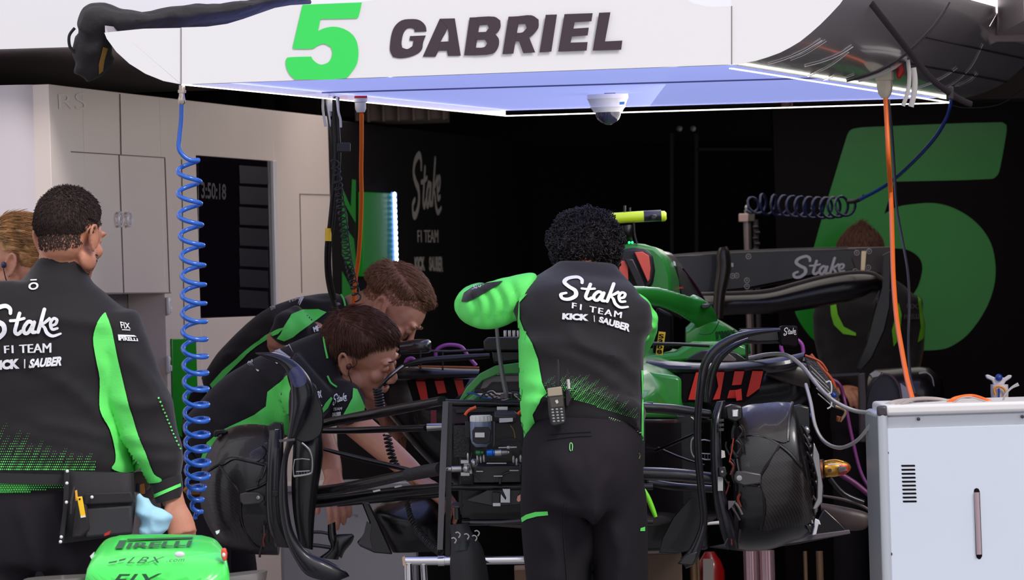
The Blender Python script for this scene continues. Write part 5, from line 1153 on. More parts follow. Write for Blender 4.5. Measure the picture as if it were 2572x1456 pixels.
# rear jack post in front of the partition
rj = root('rear_jack', V((at(1886,700,19.9).x, 19.9, 0)), 'steel rear jack post with a clamp block standing behind the rear wing', 'jack')
c = at(1876,545,19.9); part(MB().lathe(V((c.x,19.9,0)), (0,0,1), [(0,.014),(c.z,.014)], 14), 'post', mat('jack_steel',(150,134,130),.3,metal=.7), rj)
part(MB().lathe(V((c.x+.03,19.9,0)), (0,0,1), [(0,.010),(c.z-.01,.010)], 12), 'air_line', mat('dark_post',(60,52,56),.4), rj)
part(MB().pbox(1856,536,1880,557,19.88,.04), 'clamp_block', mat('pinkish_block',(206,176,168),.4), rj, bevel=.003)
part(MB().pbox(1880,534,1896,556,19.88,.04), 'clamp_jaw', mat('olive_block',(90,84,70),.4), rj, bevel=.003)
part(MB().lathe(at(1875,536,19.9), (0,0,1), [(0,.008),(.012,.009),(.014,.006),(.024,.007),(.03,.003)], 12), 'fitting', M_steel, rj)
for k in range(5): part(MB().ell(at(1898+(k%2)*4,570+k*14,19.87), (.012,.012,.008), None, 10, 6), 'wound_lead', M_rubber, rj)
# ================================================================ people
M_shirt = mat('black_team_cloth', (27,22,26), .75, bump=.12, bscale=400, sheen=.15, spec=.3)
M_green = mat('neon_green_cloth', (100,230,104), .7, bump=.12, bscale=300)
M_trou = mat('charcoal_trouser_cloth', (30,25,31), .85, bump=.15, bscale=350, spec=.25)
M_print = mat('white_cloth_print', (232,230,236), .6)
M_skin = mat('skin_light', (200,138,114), .5, bump=.08, bscale=300, var=.06, vscale=20)
M_skin2 = mat('skin_warm', (190,126,100), .5, bump=.08, bscale=300, var=.06, vscale=20)
M_hblack = mat('hair_black', (24,19,20), .45, spec=.5)
M_hdark = mat('hair_dark_brown', (92,58,46), .6, spec=.3)
M_hbrown = mat('hair_light_brown', (136,92,66), .55)
M_hblond = mat('hair_blond', (176,128,80), .45, var=.45, vscale=30)
M_eye = mat('eye_white', (224,216,210), .3); M_iris = mat('eye_dark', (40,28,24), .3)
M_boot = mat('black_boot', (20,18,20), .6)

def frame(fwd, up):
    f = V(fwd).normalized(); u = V(up); u = (u-f*u.dot(f)).normalized(); r = f.cross(u)
    return Matrix((r, f, u)).transposed()          # columns right, forward, up
def head_mb(mb, c, M, s=1.0, jaw=1.0):
    def E(p, r, n=14, m=10): mb.ell(c+M@(V(p)*s), [x*s for x in r], M, n, m)
    def T(P, r, n=8, k=4): mb.tube([c+M@(V(p)*s) for p in P], [x*s for x in r], n, k)
    E((0,-.012,.030), (.074,.094,.086)); E((0,.030,.02), (.064,.062,.07)); E((0,.035,-.045), (.056*jaw,.052,.066)); E((0,.055,-.085), (.034*jaw,.034,.028)); E((0,.072,-.097), (.022,.018,.017))
    E((0,-.035,-.02), (.062,.055,.06))
    for q in (-1, 1):
        E((q*.034,.066,-.025), (.024,.022,.022)); E((q*.052,.012,-.062), (.016,.035,.028)); E((q*.03,.083,.024), (.026,.012,.009))
        E((q*.012,.100,-.036), (.009,.011,.008))
        E((q*.031,.078,.006), (.015,.012,.012))
        # ear
        T([(q*.076,.006,-.036),(q*.082,.0,-.02),(q*.087,-.012,.002),(q*.090,-.024,.016),(q*.088,-.034,.012),(q*.086,-.036,-.006),(q*.082,-.026,-.026),(q*.078,-.010,-.042),(q*.074,.0,-.044)], [.005,.005,.005,.005,.005,.005,.005,.006,.005], 8, 3)
        E((q*.077,-.014,-.012), (.006,.018,.026)); E((q*.080,.002,-.014), (.005,.006,.009))
    T([(0,.086,.014),(0,.098,-.004),(0,.108,-.020),(0,.112,-.029)], [.008,.009,.011,.010]); E((0,.106,-.035), (.014,.012,.008))
    T([(-.022,.090,-.062),(-.01,.099,-.059),(0,.101,-.060),(.01,.099,-.059),(.022,.090,-.062)], [.003,.005,.0052,.005,.003]); T([(-.020,.089,-.069),(0,.099,-.070),(.020,.089,-.069)], [.003,.0062,.003])
def eyes(c, M, par, s=1.0, brow=M_hdark, closed=True):
    for q in (-1, 1):
        if closed:
            MB().ell(c+M@(V((q*.031,.083,.004))*s), [.0125*s,.0115*s,.0105*s], M, 12, 8).build('eyelid', M_skin, par)
            MB().tube([c+M@(V(p)*s) for p in [(q*.019,.0925,-.001),(q*.031,.0950,-.004),(q*.043,.089,-.001)]], [.0009,.0013,.0009], 6, 3).build('eyelash', M_hdark, par)
            MB().tube([c+M@(V(p)*s) for p in [(q*.014,.097,.026),(q*.032,.097,.031),(q*.050,.081,.026)]], [.002,.003,.0012], 6, 3, flat=(1.2,.6)).build('eyebrow', brow, par)
            continue
        e = MB().ell(c+M@(V((q*.031,.083,.005))*s), [.0115*s]*3, M, 12, 8).build('eye', M_eye, par)
        MB().ell(c+M@(V((q*.031,.0915,.004))*s), [.005*s,.0035*s,.005*s], M, 10, 6).build('iris', M_iris, e)
        MB().tube([c+M@(V(p)*s) for p in [(q*.017,.096,.016),(q*.031,.0965,.0135),(q*.044,.088,.010)]], [.0016,.003,.0012], 6, 3).build('eyelid', M_skin, e)
        MB().tube([c+M@(V(p)*s) for p in [(q*.014,.098,.026),(q*.032,.098,.031),(q*.050,.082,.026)]], [.003,.004,.0015], 6, 3, flat=(1.2,.6)).build('eyebrow', brow, par)
def hair_mask(d, sh=0):
    "d: unit direction in head frame; how far inside the hair area (>0 inside)"
    y = d.y
    pts = [(-1,-.52),(-.5,-.46),(-.12,-.22),(.12,.02),(.45,.42),(.7,.56),(1,.64)]
    for (a, b), (c, e) in zip(pts, pts[1:]):
        if y <= c: hz = b+(e-b)*(y-a)/(c-a); break
    else: hz = .64
    # ear cut-out
    if -.35 < y < .12 and abs(d.x) > .75: hz = max(hz, .05)
    return d.z-hz-sh
def hair(c, M, name, m, par, s=1.0, n=2600, ln=.02, top=None, comb=(0,-.6,.3), thick=.0011, rad=(.079,.100,.092), mask=hair_mask, curl=0, cap=.0, fade=0, seed=1, nrm=.35, nocap=False, tree=None):
    "scalp cap plus individual strands, one hair piece"
    rnd = random.Random(seed); mb = MB(); cb = bmesh.new()
    R = V(rad)*s; off = M@V((0,-.010*s,.028*s))
    bmesh.ops.create_icosphere(cb, subdivisions=5, radius=1)
    for f in [f for f in cb.faces if mask(f.calc_center_median().normalized()) < 0]: cb.faces.remove(f)
    for v in [v for v in cb.verts if not v.link_faces]: cb.verts.remove(v)
    if nocap: cb.clear()
    for v in cb.verts:
        d = v.co.normalized(); ins = min(1, max(0, mask(d))*4)
        q = V((d.x*R.x, d.y*R.y, d.z*R.z))*(1.0+(cap*ins)/.09+.03*noise.noise(d*9+V((seed,0,0)))*ins*(ln/.02))
        v.co = c+off+M@q
    me = bpy.data.meshes.new(name); cb.to_mesh(me); cb.free()
    cm_ = V(comb)
    for i in range(n):
        while True:
            d = V((rnd.gauss(0,1), rnd.gauss(0,1), rnd.gauss(0,1))).normalized()
            if mask(d) > .0: break
        ins = min(1, mask(d)*3); k = cap*min(1, max(0, mask(d))*4)/.09
        p = V((d.x*R.x, d.y*R.y, d.z*R.z))*(1.0+k)
        nn = V((d.x/R.x, d.y/R.y, d.z/R.z)).normalized()
        if tree is not None:
            w0 = c+off+M@p; h_ = tree.find_nearest(w0); p = M.transposed()@(h_[0]-h_[1]*.0-(c+off)); nn = (M.transposed()@h_[1]).normalized()
        g = cm_ if not top else (V(top) if d.z > .6 else cm_)
        g = g-nn*g.dot(nn); L = ln*s*(.7+.6*rnd.random())*(1-fade*(1-ins))
        dirv = (nn*(nrm if ln < .05 else .12)+g+V((rnd.uniform(-.25,.25) for _ in range(3)))).normalized()
        P = []
        ph = rnd.random()*6.28
        for t in (0, .35, .7, 1):
            q = p+dirv*L*t-nn*L*.25*t*t
            if curl:
                a = ph+t*curl; b1 = dirv.orthogonal().normalized(); b2 = dirv.cross(b1)
                q = q+(b1*cos(a)+b2*sin(a))*L*.22*min(1, t*3)
            P.append(c+off+M@q)
        mb.tube(P, [thick, thick, thick*.8, thick*.25], 3, 2 if curl else 0)
    me2 = mb.mesh(); b = bmesh.new(); b.from_mesh(me); b.from_mesh(me2); b.to_mesh(me); b.free(); bpy.data.meshes.remove(me2)
    return link(name, me, m, par, angle=180)
PS = 6
def fingers(mb, w, d, nrm, side, s=1.0, curl=(.3,.5,.4), spread=.12, thumb=.6, thumbdir=1):
    """hand from the wrist: w wrist point, d direction of the fingers, nrm back-of-hand normal"""
    d = V(d).normalized(); nrm = V(nrm); nrm = (nrm-d*nrm.dot(d)).normalized(); sd = d.cross(nrm)*thumbdir     # towards the thumb
    mb.tube([w-d*.03*s, w+d*.01*s, w+d*.045*s, w+d*.085*s], [.026*s,.027*s,.036*s,.038*s], 14, 3, flat=(1.05,.5), ref=sd)
    L = [(.030,.075,.0088),(.010,.084,.0092),(-.011,.078,.0088),(-.030,.062,.0078)]
    for i, (o, ln, r) in enumerate(L):
        p = w+d*(.080-.004*abs(i-1))*s+sd*o*s; dd = (d+sd*o*spread*30*.2).normalized(); P = [p-dd*.02*s, p]; ang = 0
        for j, f in enumerate((.45,.31,.26)):
            ang += curl[j]*(1+.12*i); v_ = dd*cos(ang)-nrm*sin(ang); P.append(P[-1]+v_*ln*f*s)
        mb.tube(P, [r*s*1.05, r*s*1.1, r*s*.98, r*s*.92, r*s*.72], 9, 2)
    t0 = w+d*.025*s+sd*.028*s; td = (d*.75+sd*thumb-nrm*.25).normalized(); t1 = t0+td*.038*s; t2 = t1+(td*.8+d*.5-nrm*.3).normalized()*.028*s
    mb.tube([w+d*.0*s+sd*.012*s, t0, t1, t2, t2+(d*.8-nrm*.4).normalized()*.018*s], [.015*s,.0135*s,.0115*s,.0105*s,.008*s], 9, 2)
def cloth(seed, amp=.004, sc_=(9,9,14)):
    S = V(sc_)
    def f(p):
        q = V((p.x*S.x+seed, p.y*S.y, p.z*S.z)); a = noise.noise(q); b = noise.noise(q*2.3+V((7,1,3)))
        return amp*(1-2*abs(a))+amp*.5*b
    return f
def folds(lines, Y, amp=.005, width=10, base=None):
    "cloth folds along lines drawn in the photo, pushed out of the surface"
    L = []
    for P in lines:
        C = [at(*p, Y) for p in catmull(P, 4)]; L.append([(a.x, a.z) for a in C])
    w = width*sc(Y)
    def f(p):
        h = base(p) if base else 0
        for C in L:
            for a, b in zip(C, C[1:]):
                ex, ez = b[0]-a[0], b[1]-a[1]; l2 = ex*ex+ez*ez+1e-12
                t = max(0, min(1, ((p.x-a[0])*ex+(p.z-a[1])*ez)/l2)); dx = p.x-a[0]-ex*t; dz = p.z-a[1]-ez*t; dd = dx*dx+dz*dz
                if dd < 9*w*w: h = max(h, 0)+0 if False else h+amp*math.exp(-dd/(w*w))*.35
        return h
    return f
def obj_tree(o): return BVHTree.FromPolygons([v.co+wloc(o) for v in o.data.vertices], [tuple(p.vertices) for p in o.data.polygons])
def boots(par, xs, y):
    for x in xs:
        mb = MB().tube([V((x,y+.04,.05)),V((x,y-.02,.045)),V((x,y-.14,.035))],[.05,.05,.04],12,3,flat=(.9,1),ref=V((1,0,0)))
        mb.tube([V((x,y+.03,.04)),V((x,y+.03,.2))],[.05,.05],12)
        mb.v = [V((p.x,p.y,max(.0,p.z))) for p in mb.v]; mb.build('boot', M_boot, par)
def legs(hipL, hipR, hip_w, y, ycut=None): pass

# ---------------------------------------------------------------- 1 the man at the left, seen from behind
Y1 = 14.5; k1 = sc(Y1)
p1_ = root('person', V((at(110,1200,Y1).x, Y1, 0)), 'person with short dark hair in black and green jacket and tool belt, back turned', 'person')
hc = at(176, 592, Y1); HM = frame((.46,.86,-.26), (.08,.2,1))
b = MB(); head_mb(b, hc, HM, 1.02, 1.05)
b.tube([at(160,610,Y1), at(150,690,Y1), at(130,790,Y1)], [.060,.062,.075], 16, 3)
b.tube([at(110,780,Y1), at(95,960,Y1), at(95,1210,Y1)], [.10,.11,.12], 12, 3)
b.tube([at(250,800,Y1), at(350,1030,Y1+.0), at(420,1225,Y1-.1), at(432,1262,Y1-.12)], [.04,.036,.026,.027], 12, 3)
b.tube([at(-50,810,Y1), at(-120,1030,Y1), at(-140,1260,Y1)], [.04,.036,.028], 12, 3)
b.tube([at(140,820,Y1), at(250,800,Y1)], .04, 10); b.tube([at(60,820,Y1), at(-50,810,Y1)], .04, 10)
fingers(b, at(440,1262,Y1-.13), V((.22,-.1,-1)), V((.35,-.9,-.1)), 1, .98, curl=(.35,.55,.4), thumbdir=1, thumb=.8)
bm_ = fuse(b, .0042, 3); body = link('body', bm_, M_skin2, p1_)
def mask1(d): return hair_mask(d, .02 if d.y < 0 else 0)
hair(hc, HM, 'hair', mat('hair_greying_black', (52,38,36), .7, spec=.25), p1_, 1.02, 5200, .010, comb=(0,.2,-.4), cap=.004, fade=.6, seed=3, thick=.0009, nrm=.15)
hair(hc, HM, 'hair_fade', mat('short_fade_hair', (58,42,36), .7), p1_, 1.02, 4200, .006, comb=(0,.1,-.5), seed=5, thick=.0010, nrm=.2, nocap=True, tree=BVHTree.FromPolygons([v.co+wloc(body) for v in body.data.vertices], [tuple(p.vertices) for p in body.data.polygons]), mask=lambda d: min(hair_mask(d, -.36), .12-hair_mask(d, 0)*1.0 if hair_mask(d,0) < .3 else -1))
mb = MB()
rb = random.Random(9)
for i in range(900):
    d = V((rb.gauss(0,1), rb.uniform(.1,1), rb.uniform(-1.3,-.35))).normalized()
    p = hc+HM@V((d.x*.064, .022+d.y*.062, -.028+d.z*.085)); mb.tube([p, p+HM@(d*.005)], [.0009,.0004], 3)
mb.build('beard', mat('stubble', (46,34,32), .8), p1_)
jk = MB()
jk.xloft([(-40,705,232,712,Y1,.16),(-80,740,270,742,Y1,.20),(-110,790,320,792,Y1,.26),(-100,860,318,860,Y1,.29),(-85,960,300,960,Y1,.29),(-82,1060,312,1060,Y1,.29),(-85,1140,325,1140,Y1,.30),(-90,1196,335,1196,Y1,.30),(-90,1235,330,1230,Y1,.29)], 28, 5, 2.4)
jk.xloft([(100,640,212,655,Y1,.13),(84,665,222,690,Y1+.01,.145),(60,700,232,716,Y1,.17),(30,730,250,740,Y1,.19)], 24, 4, 2.2)
jk.xloft([(205,800,345,775,Y1-.01,.16),(228,860,372,850,Y1-.02,.17),(255,950,402,930,Y1-.03,.16),(290,1040,432,1010,Y1-.05,.15),(330,1130,450,1100,Y1-.07,.13),(360,1190,457,1165,Y1-.09,.115),(378,1225,456,1196,Y1-.1,.10)], 22, 4, 2.1)
jk.xloft([(-200,790,-60,800,Y1,.16),(-220,950,-100,960,Y1,.15),(-220,1200,-120,1210,Y1,.12)], 16, 4)
cf1 = folds([[(60,900),(200,980),(300,1100)],[(40,1080),(180,1110),(320,1150)],[(60,1130),(200,1150),(330,1176)],[(100,1060),(220,1080),(310,1120)],[(330,900),(380,960),(400,1010)],[(330,1090),(390,1110),(450,1120)],[(300,1000),(370,1020),(420,1010)],[(340,1130),(400,1150),(452,1150)],[(255,900),(290,1000),(330,1110)],[(20,820),(150,800),(280,820)]], Y1, .014, 16, cloth(2, .0025))
jm = fuse(jk, .010, 6, cf1); jac = link('jacket', jm, M_shirt, p1_)
jt = obj_tree(jac); J = on(jt, Y1-.15, .0045)
cu = MB(); cu.xloft([(378,1214,456,1188,Y1-.1,.098),(386,1246,460,1222,Y1-.11,.09),(392,1264,458,1246,Y1-.115,.085)], 20, 3, 2.1); cuo = cu.build('cuff', M_shirt, jac)
patch([(387,1241),(453,1213),(454,1221),(388,1250)], on(obj_tree(cuo), Y1-.15, .002), 'cuff_stripe', M_green, jac, 5)
patch([(262,786),(268,794),(280,826),(286,852),(296,900),(309,955),(322,1010),(334,1047),(347,1092),(361,1124),(375,1160),(388,1190),(406,1202),(400,1210),(368,1212),(352,1198),(345,1184),(309,1186),(280,1176),(288,1160),(288,1131),(275,1079),(256,1045),(248,1015),(250,950),(240,900),(233,850),(244,810)], J, 'green_side_panel', M_green, jac, 5, 3)
o = letter('STAKE_SCRIPT', [(-34,762),(155,768),(155,852),(-34,860)], J, 'back_print', M_print, jac, nx=24, ny=10)
letter('F1 TEAM', [(10,868),(129,861),(129,885),(11,887)], J, 'back_print', M_print, jac, .03, nx=16, ny=3)
letter('KICK', [(-20,906),(50,900),(50,925),(-20,930)], J, 'back_print', M_print, jac, .07, nx=10, ny=3)
letter('I', [(61,902),(64,902),(64,924),(61,924)], J, 'back_print', M_print, jac, .0, nx=1, ny=2)
letter('SAUBER', [(74,902),(156,894),(154,918),(72,924)], J, 'back_print', M_print, jac, .05, .2, nx=12, ny=3)
letter('O', [(72,711),(98,709),(96,728),(71,729)], J, 'collar_print', M_print, jac, .03, nx=4, ny=3)
patch([(77,703),(93,702),(93,705),(77,706)], J, 'collar_print', M_print, jac, 8)
letter('FIX', [(301,808),(324,812),(327,826),(304,824)], J, 'sleeve_print', M_print, jac, .015, nx=3, ny=2)
patch([(306,827),(326,828),(326,830),(306,829)], J, 'sleeve_print', M_print, jac, 8)
letter('PIRELLI', [(299,843),(344,850),(346,857),(302,855)], J, 'sleeve_print', M_print, jac, .04, nx=5, ny=2)
patch([(296,840),(336,842),(342,846),(300,845),(302,855),(298,855)], J, 'sleeve_print', M_print, jac, 10)
dd = []
for i in range(-20, 60):
    for j in range(0, 24):
        x = -40+i*5.2+j*2.6; y = 1178-j*6.4
        u = (x-(1178-y)*.55)/23.0; w_ = abs(u-round(u))*2; L_ = (1178-y)/(128+22*sin(round(u)*2.3))*(1+.009*max(0,x-50))
        z = 2.5*(1-L_)*(1-.45*w_)
        if z > .5 and w_+L_ < 1.25: dd.append((x, y, z))
dots([d for d in dd if -5 < d[0] < 240 and d[1] < 1179], J, 'halftone_print', M_green, jac)
dd = []
for x in range(-6, 158, 6):
    for j, y in enumerate(range(1198, 1244, 5)):
        top_ = 1196+max(0, x-60)*.16; bot = 1242-max(0,x)*.12
        if top_ < y < bot: dd.append((x+(j%2)*3, y, 2.6 if x < 70 else 2.2-(x-70)*.008))
dots(dd, J, 'halftone_print', M_green, jac)
dots([(398+t*3.6+.4*(t%3)+(0 if t < 10 else (t-10)*.6), 1000+t*9, 2.4) for t in range(15)], J, 'halftone_print', M_green, jac)
# trousers
tr1 = MB()
tr1.xloft([(-85,1205,322,1205,Y1,.27),(-95,1280,326,1280,Y1,.30),(-95,1360,322,1360,Y1,.30),(-90,1420,300,1420,Y1,.28)], 26, 4, 2.3)
tr1.xloft([(120,1380,310,1380,Y1,.22),(125,1600,285,1600,Y1,.2),(130,1900,270,1900,Y1,.17),(140,2120,260,2120,Y1+.02,.15)], 20, 4)
tr1.xloft([(-90,1380,95,1380,Y1,.22),(-85,1600,70,1600,Y1,.2),(-80,1900,50,1900,Y1,.17),(-80,2120,40,2120,Y1+.02,.15)], 20, 4)
tm = fuse(tr1, .012, 5, folds([[(140,1250),(180,1350),(200,1450)],[(60,1260),(90,1360),(120,1450)],[(230,1380),(180,1420),(160,1480)]], Y1, .016, 16, cloth(5, .002, (7,7,4)))); link('trousers', tm, M_trou, p1_)
boots(p1_, (at(200,1200,Y1).x, at(-15,1200,Y1).x), Y1)
# belt and pouch
tb = root('tool_belt', at(245,1370,Y1-.2), 'black studded tool belt pouch with a yellow cutter on the left man\'s hip', 'tool belt')
MB().xloft([(-95,1180,338,1190,Y1,.33),(-95,1206,334,1216,Y1,.33)], 30, 0, 2.3).build('belt', M_rubber, tb)
Mpo = mat('pouch_fabric', (26,21,25), .7, bump=.1, bscale=300)
MB().xloft([(160,1182,336,1188,Y1-.16,.08),(160,1240,338,1236,Y1-.17,.09),(158,1300,338,1290,Y1-.17,.1),(150,1364,332,1340,Y1-.16,.08)], 20, 4, 5).build('pouch', Mpo, tb)
MB().slab([(162,1182),(174,1182),(172,1260),(160,1362),(146,1368),(158,1280)], Y1-.225, .02).build('leather_flap', Mpo, tb, bevel=.002)
MB().slab([(212,1238),(330,1234),(336,1262),(210,1268)], Y1-.235, .03).build('pocket', Mpo, tb, bevel=.004)
MB().slab([(190,1268),(218,1262),(226,1330),(205,1350),(180,1352)], Y1-.235, .03).build('pocket', Mpo, tb, bevel=.006)
MB().slab([(204,1278),(330,1268),(332,1340),(215,1350)], Y1-.23, .03).build('pocket', mat('pouch_grey',(44,42,46),.7), tb, bevel=.006)
for x, y in ((169,1183),(168,1213),(167,1261),(231,1248),(154,1348),(152,1360)):
    MB().ell(at(x,y,Y1-.245), (.0045,.004,.0045), None, 10, 6).build('stud', mat('white_stud', (240,238,240), .2, metal=.2), tb)
ct_ = root('cutter_knife', at(205,1290,Y1-.27), 'yellow plastic cutter sticking out of the tool pouch', 'knife')
MB().slab([(188,1232),(193,1230),(196,1256),(190,1258)], Y1-.262, .01).build('clip', mat('amber_plastic', (236,170,50), .4), ct_, bevel=.001)
MB().slab([(193,1248),(206,1246),(215,1296),(202,1298)], Y1-.268, .01).build('handle', mat('cutter_yellow', (250,196,30), .4), ct_, bevel=.002)
MB().slab([(202,1296),(214,1294),(215,1298),(203,1300)], Y1-.269, .012).build('end', M_lab, ct_); MB().ell(at(200,1253,Y1-.269), (.0025,.001,.0025)).build('hole', M_black, ct_)
tag(MB().tube([at(*p, Y1-.255) for p in [(187,1222),(184,1240),(180,1262),(178,1290)]], [.003,.004,.0035,.002], 8, 3).build('small_pliers', M_dsteel), 'small dark metal tool in the pouch next to the yellow cutter', 'tool')
# blue wipe in the hand
wp = MB()
wp.xloft([(340,1248,352,1240,Y1-.16,.02),(338,1270,382,1262,Y1-.17,.05),(342,1290,420,1286,Y1-.18,.07),(350,1305,436,1300,Y1-.18,.07),(352,1325,420,1324,Y1-.18,.06),(346,1340,410,1340,Y1-.18,.05)], 22, 5)
wm = fuse(wp, .004, 3, lambda p: .008*(1-2*abs(noise.noise(p*V((28,10,22)))))-.003)
tag(link('cleaning_cloth', wm, mat('pale_blue_wipe', (168,216,238), .8), None), 'crumpled pale blue cleaning wipe in the left man\'s hand', 'cloth')
tp = root('tape_roll', at(358,1245,Y1-.05), 'grey roll of tape with an orange band hanging beside the left man\'s cuff', 'tape')
MB().lathe(at(352,1210,Y1+.0), (.2,1,0), [(-.01,.028),(.01,.028)], 24).build('roll', mat('taupe_tape', (112,98,90), .6), tp)
MB().lathe(at(372,1238,Y1+.02), (.2,1,0), [(-.01,.022),(.01,.022)], 24).build('roll', MATS['taupe_tape'], tp)
MB().slab([(350,1216),(362,1213),(364,1240),(350,1240)], Y1-.03, .02).build('orange_band', mat('ochre_band', (214,136,60), .5), tp, bevel=.003)
MB().slab([(342,1212),(370,1216),(368,1238),(340,1234)], Y1-.01, .02).build('blue_band', mat('petrol_band', (20,50,90), .5), tp, bevel=.003)

# ---------------------------------------------------------------- 2 the woman at the left edge
Y2 = 15.3
p2_ = root('person', V((at(0,1200,Y2).x, Y2, 0)), 'person with blond hair tied back and an earpiece, half hidden at the left edge', 'person')
hc = at(44, 652, Y2); HM = frame((-.93,.35,-.06), (-.05,0,1))
b = MB(); head_mb(b, hc, HM, .98, .9); b.tube([at(48,665,Y2), at(34,730,Y2), at(14,800,Y2)], [.050,.048,.07], 14, 3); b.tube([at(0,790,Y2), at(-10,1200,Y2)], [.1,.12], 12, 2)
b.tube([at(-10,820,Y2), at(-100,840,Y2), at(-140,1050,Y2)], [.05,.045,.03], 10, 3); b.tube([at(10,820,Y2), at(90,840,Y2), at(120,1050,Y2)], [.05,.045,.03], 10, 3)
link('body', fuse(b, .0045, 3), M_skin, p2_)
def mask2(d):
    return d.z-(-.62 if d.y < -.45 else -.62+(d.y+.45)*1.05)-(.3 if (-.3 < d.y < .12 and d.z < .0 and abs(d.x) > .6) else 0)
hair(hc, HM, 'hair', M_hblond, p2_, .98, 2600, .055, comb=(0,-1.6,-.35), top=(0,-1.6,-.2), cap=.008, seed=8, thick=.0011, mask=mask2, nrm=.05)
mb = MB().ell(hc+HM@V((0,-.112,-.03)), (.03,.03,.035), HM); 
for i in range(160):
    a = rb.uniform(0,6.28); z = rb.uniform(-.03,.03); r = .034*sqrt(max(.05,1-(z/.036)**2)); q = [hc+HM@V((cos(a+t)*r, -.112+sin(a+t)*r, -.03+z+.006*t)) for t in (0,.4,.8,1.2)]
    mb.tube(q, .0012, 3)
mb.build('hair_bun', M_hblond, p2_)
MB().tube([hc+HM@V(p) for p in [(-.090,.0,-.014),(-.096,-.002,-.03),(-.088,-.006,-.07),(-.07,-.01,-.12),(-.06,-.02,-.17)]], .0016, 6, 4).build('earpiece_wire', M_rubber, p2_)
MB().ell(hc+HM@V((-.090,.0,-.012)), (.007,.008,.009), HM).build('earpiece', M_navy, p2_)
mb = MB().xloft([(-60,705,70,712,Y2,.16),(-110,740,110,745,Y2,.2),(-130,800,130,800,Y2,.26),(-110,1000,110,1000,Y2,.26),(-120,1220,120,1220,Y2,.28)], 22, 4, 2.4)
mb.xloft([(-190,770,-90,780,Y2,.13),(-200,1080,-130,1080,Y2,.1)], 14, 3); mb.xloft([(80,780,150,775,Y2,.13),(100,1080,160,1080,Y2,.1)], 14, 3)
link('jacket', fuse(mb, .012, 4, cloth(12)), M_shirt, p2_)
mb = MB().xloft([(-120,1200,120,1200,Y2,.26),(-125,1400,120,1400,Y2,.27)], 20, 3); mb.xloft([(-120,1380,-5,1380,Y2,.2),(-100,2180,-20,2180,Y2,.15)], 16, 3); mb.xloft([(5,1380,120,1380,Y2,.2),(20,2180,100,2180,Y2,.15)], 16, 3)
link('trousers', fuse(mb, .014, 4, cloth(13)), M_trou, p2_); boots(p2_, (at(-60,1200,Y2).x, at(60,1200,Y2).x), Y2)

# ---------------------------------------------------------------- 3 the curly-haired mechanic bent over the nose
Y3 = 14.75
p3_ = root('person', V((at(1470,1200,Y3).x, Y3, 0)), 'person with curly black hair, back turned, leaning over the car, radio on belt', 'person')
hc = at(1470, 636, 15.0); HM = frame((.05,.80,-.60), (0,.6,.80))
b = MB(); head_mb(b, hc, HM, .90)
b.tube([at(1470,650,14.98), at(1472,700,14.9), at(1475,760,14.85)], [.05,.056,.08], 16, 3)
b.tube([at(1475,760,Y3), at(1465,900,Y3), at(1465,1080,Y3-.05)], [.1,.11,.12], 12, 3)
b.tube([at(1420,760,Y3), at(1330,740,Y3), at(1225,768,Y3+.05), at(1196,765,Y3+.12), at(1194,752,Y3+.3), at(1215,738,Y3+.42)], [.04,.038,.024,.024,.024,.024], 12, 3)
b.tube([at(1530,760,Y3), at(1585,785,Y3+.03), at(1612,815,Y3+.1), at(1600,850,Y3+.3), at(1560,920,Y3+.42)], [.04,.04,.028,.028,.026], 12, 3)
fingers(b, at(1228,730,Y3+.44), V((.3,1,-.2)), V((0,.2,1)), 1, 1.0, thumbdir=1); fingers(b, at(1556,935,Y3+.44), V((-.3,1,-.4)), V((0,.4,1)), 1, 1.0, thumbdir=-1)
link('body', fuse(b, .0045, 3), M_skin2, p3_)
sh = MB()
sh.xloft([(1400,654,1548,662,14.89,.12),(1392,668,1555,676,14.86,.13),(1362,684,1574,700,14.84,.17),(1318,712,1598,728,Y3+.03,.24),(1302,760,1618,778,Y3+.01,.28),(1304,830,1620,838,Y3,.28),(1306,920,1616,924,Y3-.02,.28),(1308,1000,1612,1008,Y3-.04,.27),(1312,1050,1612,1062,Y3-.04,.27)], 30, 5, 2.5)
sl_ = MB(); sl_.xloft([(1352,690,1330,795,Y3+.03,.10),(1336,683,1316,802,Y3+.02,.15),(1290,691,1292,809,Y3+.02,.15),(1250,700,1250,825,Y3+.03,.138),(1210,712,1208,827,Y3+.05,.125),(1176,730,1172,814,Y3+.08,.115),(1156,748,1152,798,Y3+.1,.08)], 20, 4, 2.3)
sl_.tube([at(1180,768,Y3+.09), at(1190,755,Y3+.2), at(1210,740,Y3+.36)], [.044,.044,.036], 16, 3)
slf = folds([[(1240,715),(1262,760),(1256,806)],[(1210,722),(1228,765),(1222,810)],[(1180,738),(1194,770),(1190,806)],[(1280,706),(1298,760),(1288,800)]], Y3, -.018, 9, None)
slo = link('sleeve', fuse(sl_, .007, 4, slf), M_green, p3_)
sr_ = MB(); sr_.xloft([(1570,722,1580,850,Y3+.02,.16),(1598,732,1594,860,Y3+.04,.15),(1624,748,1612,866,Y3+.07,.14),(1640,770,1630,852,Y3+.1,.11),(1648,790,1645,828,Y3+.12,.06)], 20, 4, 2.2)
sr_.tube([at(1614,800,Y3+.1), at(1606,840,Y3+.26), at(1572,910,Y3+.40)], [.044,.044,.036], 16, 3)
srf = folds([[(1600,770),(1630,774),(1644,790)],[(1602,792),(1630,800),(1648,812)],[(1600,815),(1625,828),(1640,838)]], Y3, -.02, 7, None)
link('sleeve', fuse(sr_, .007, 4, srf), M_green, p3_)
SLV = on(obj_tree(slo), Y3-.1, .004)
sh.xloft([(1308,1000,1400,1004,Y3-.06,.26),(1312,1060,1360,1040,Y3-.05,.2),(1318,1100,1342,1070,Y3-.05,.12),(1322,1118,1330,1100,Y3-.05,.05)], 18, 4)
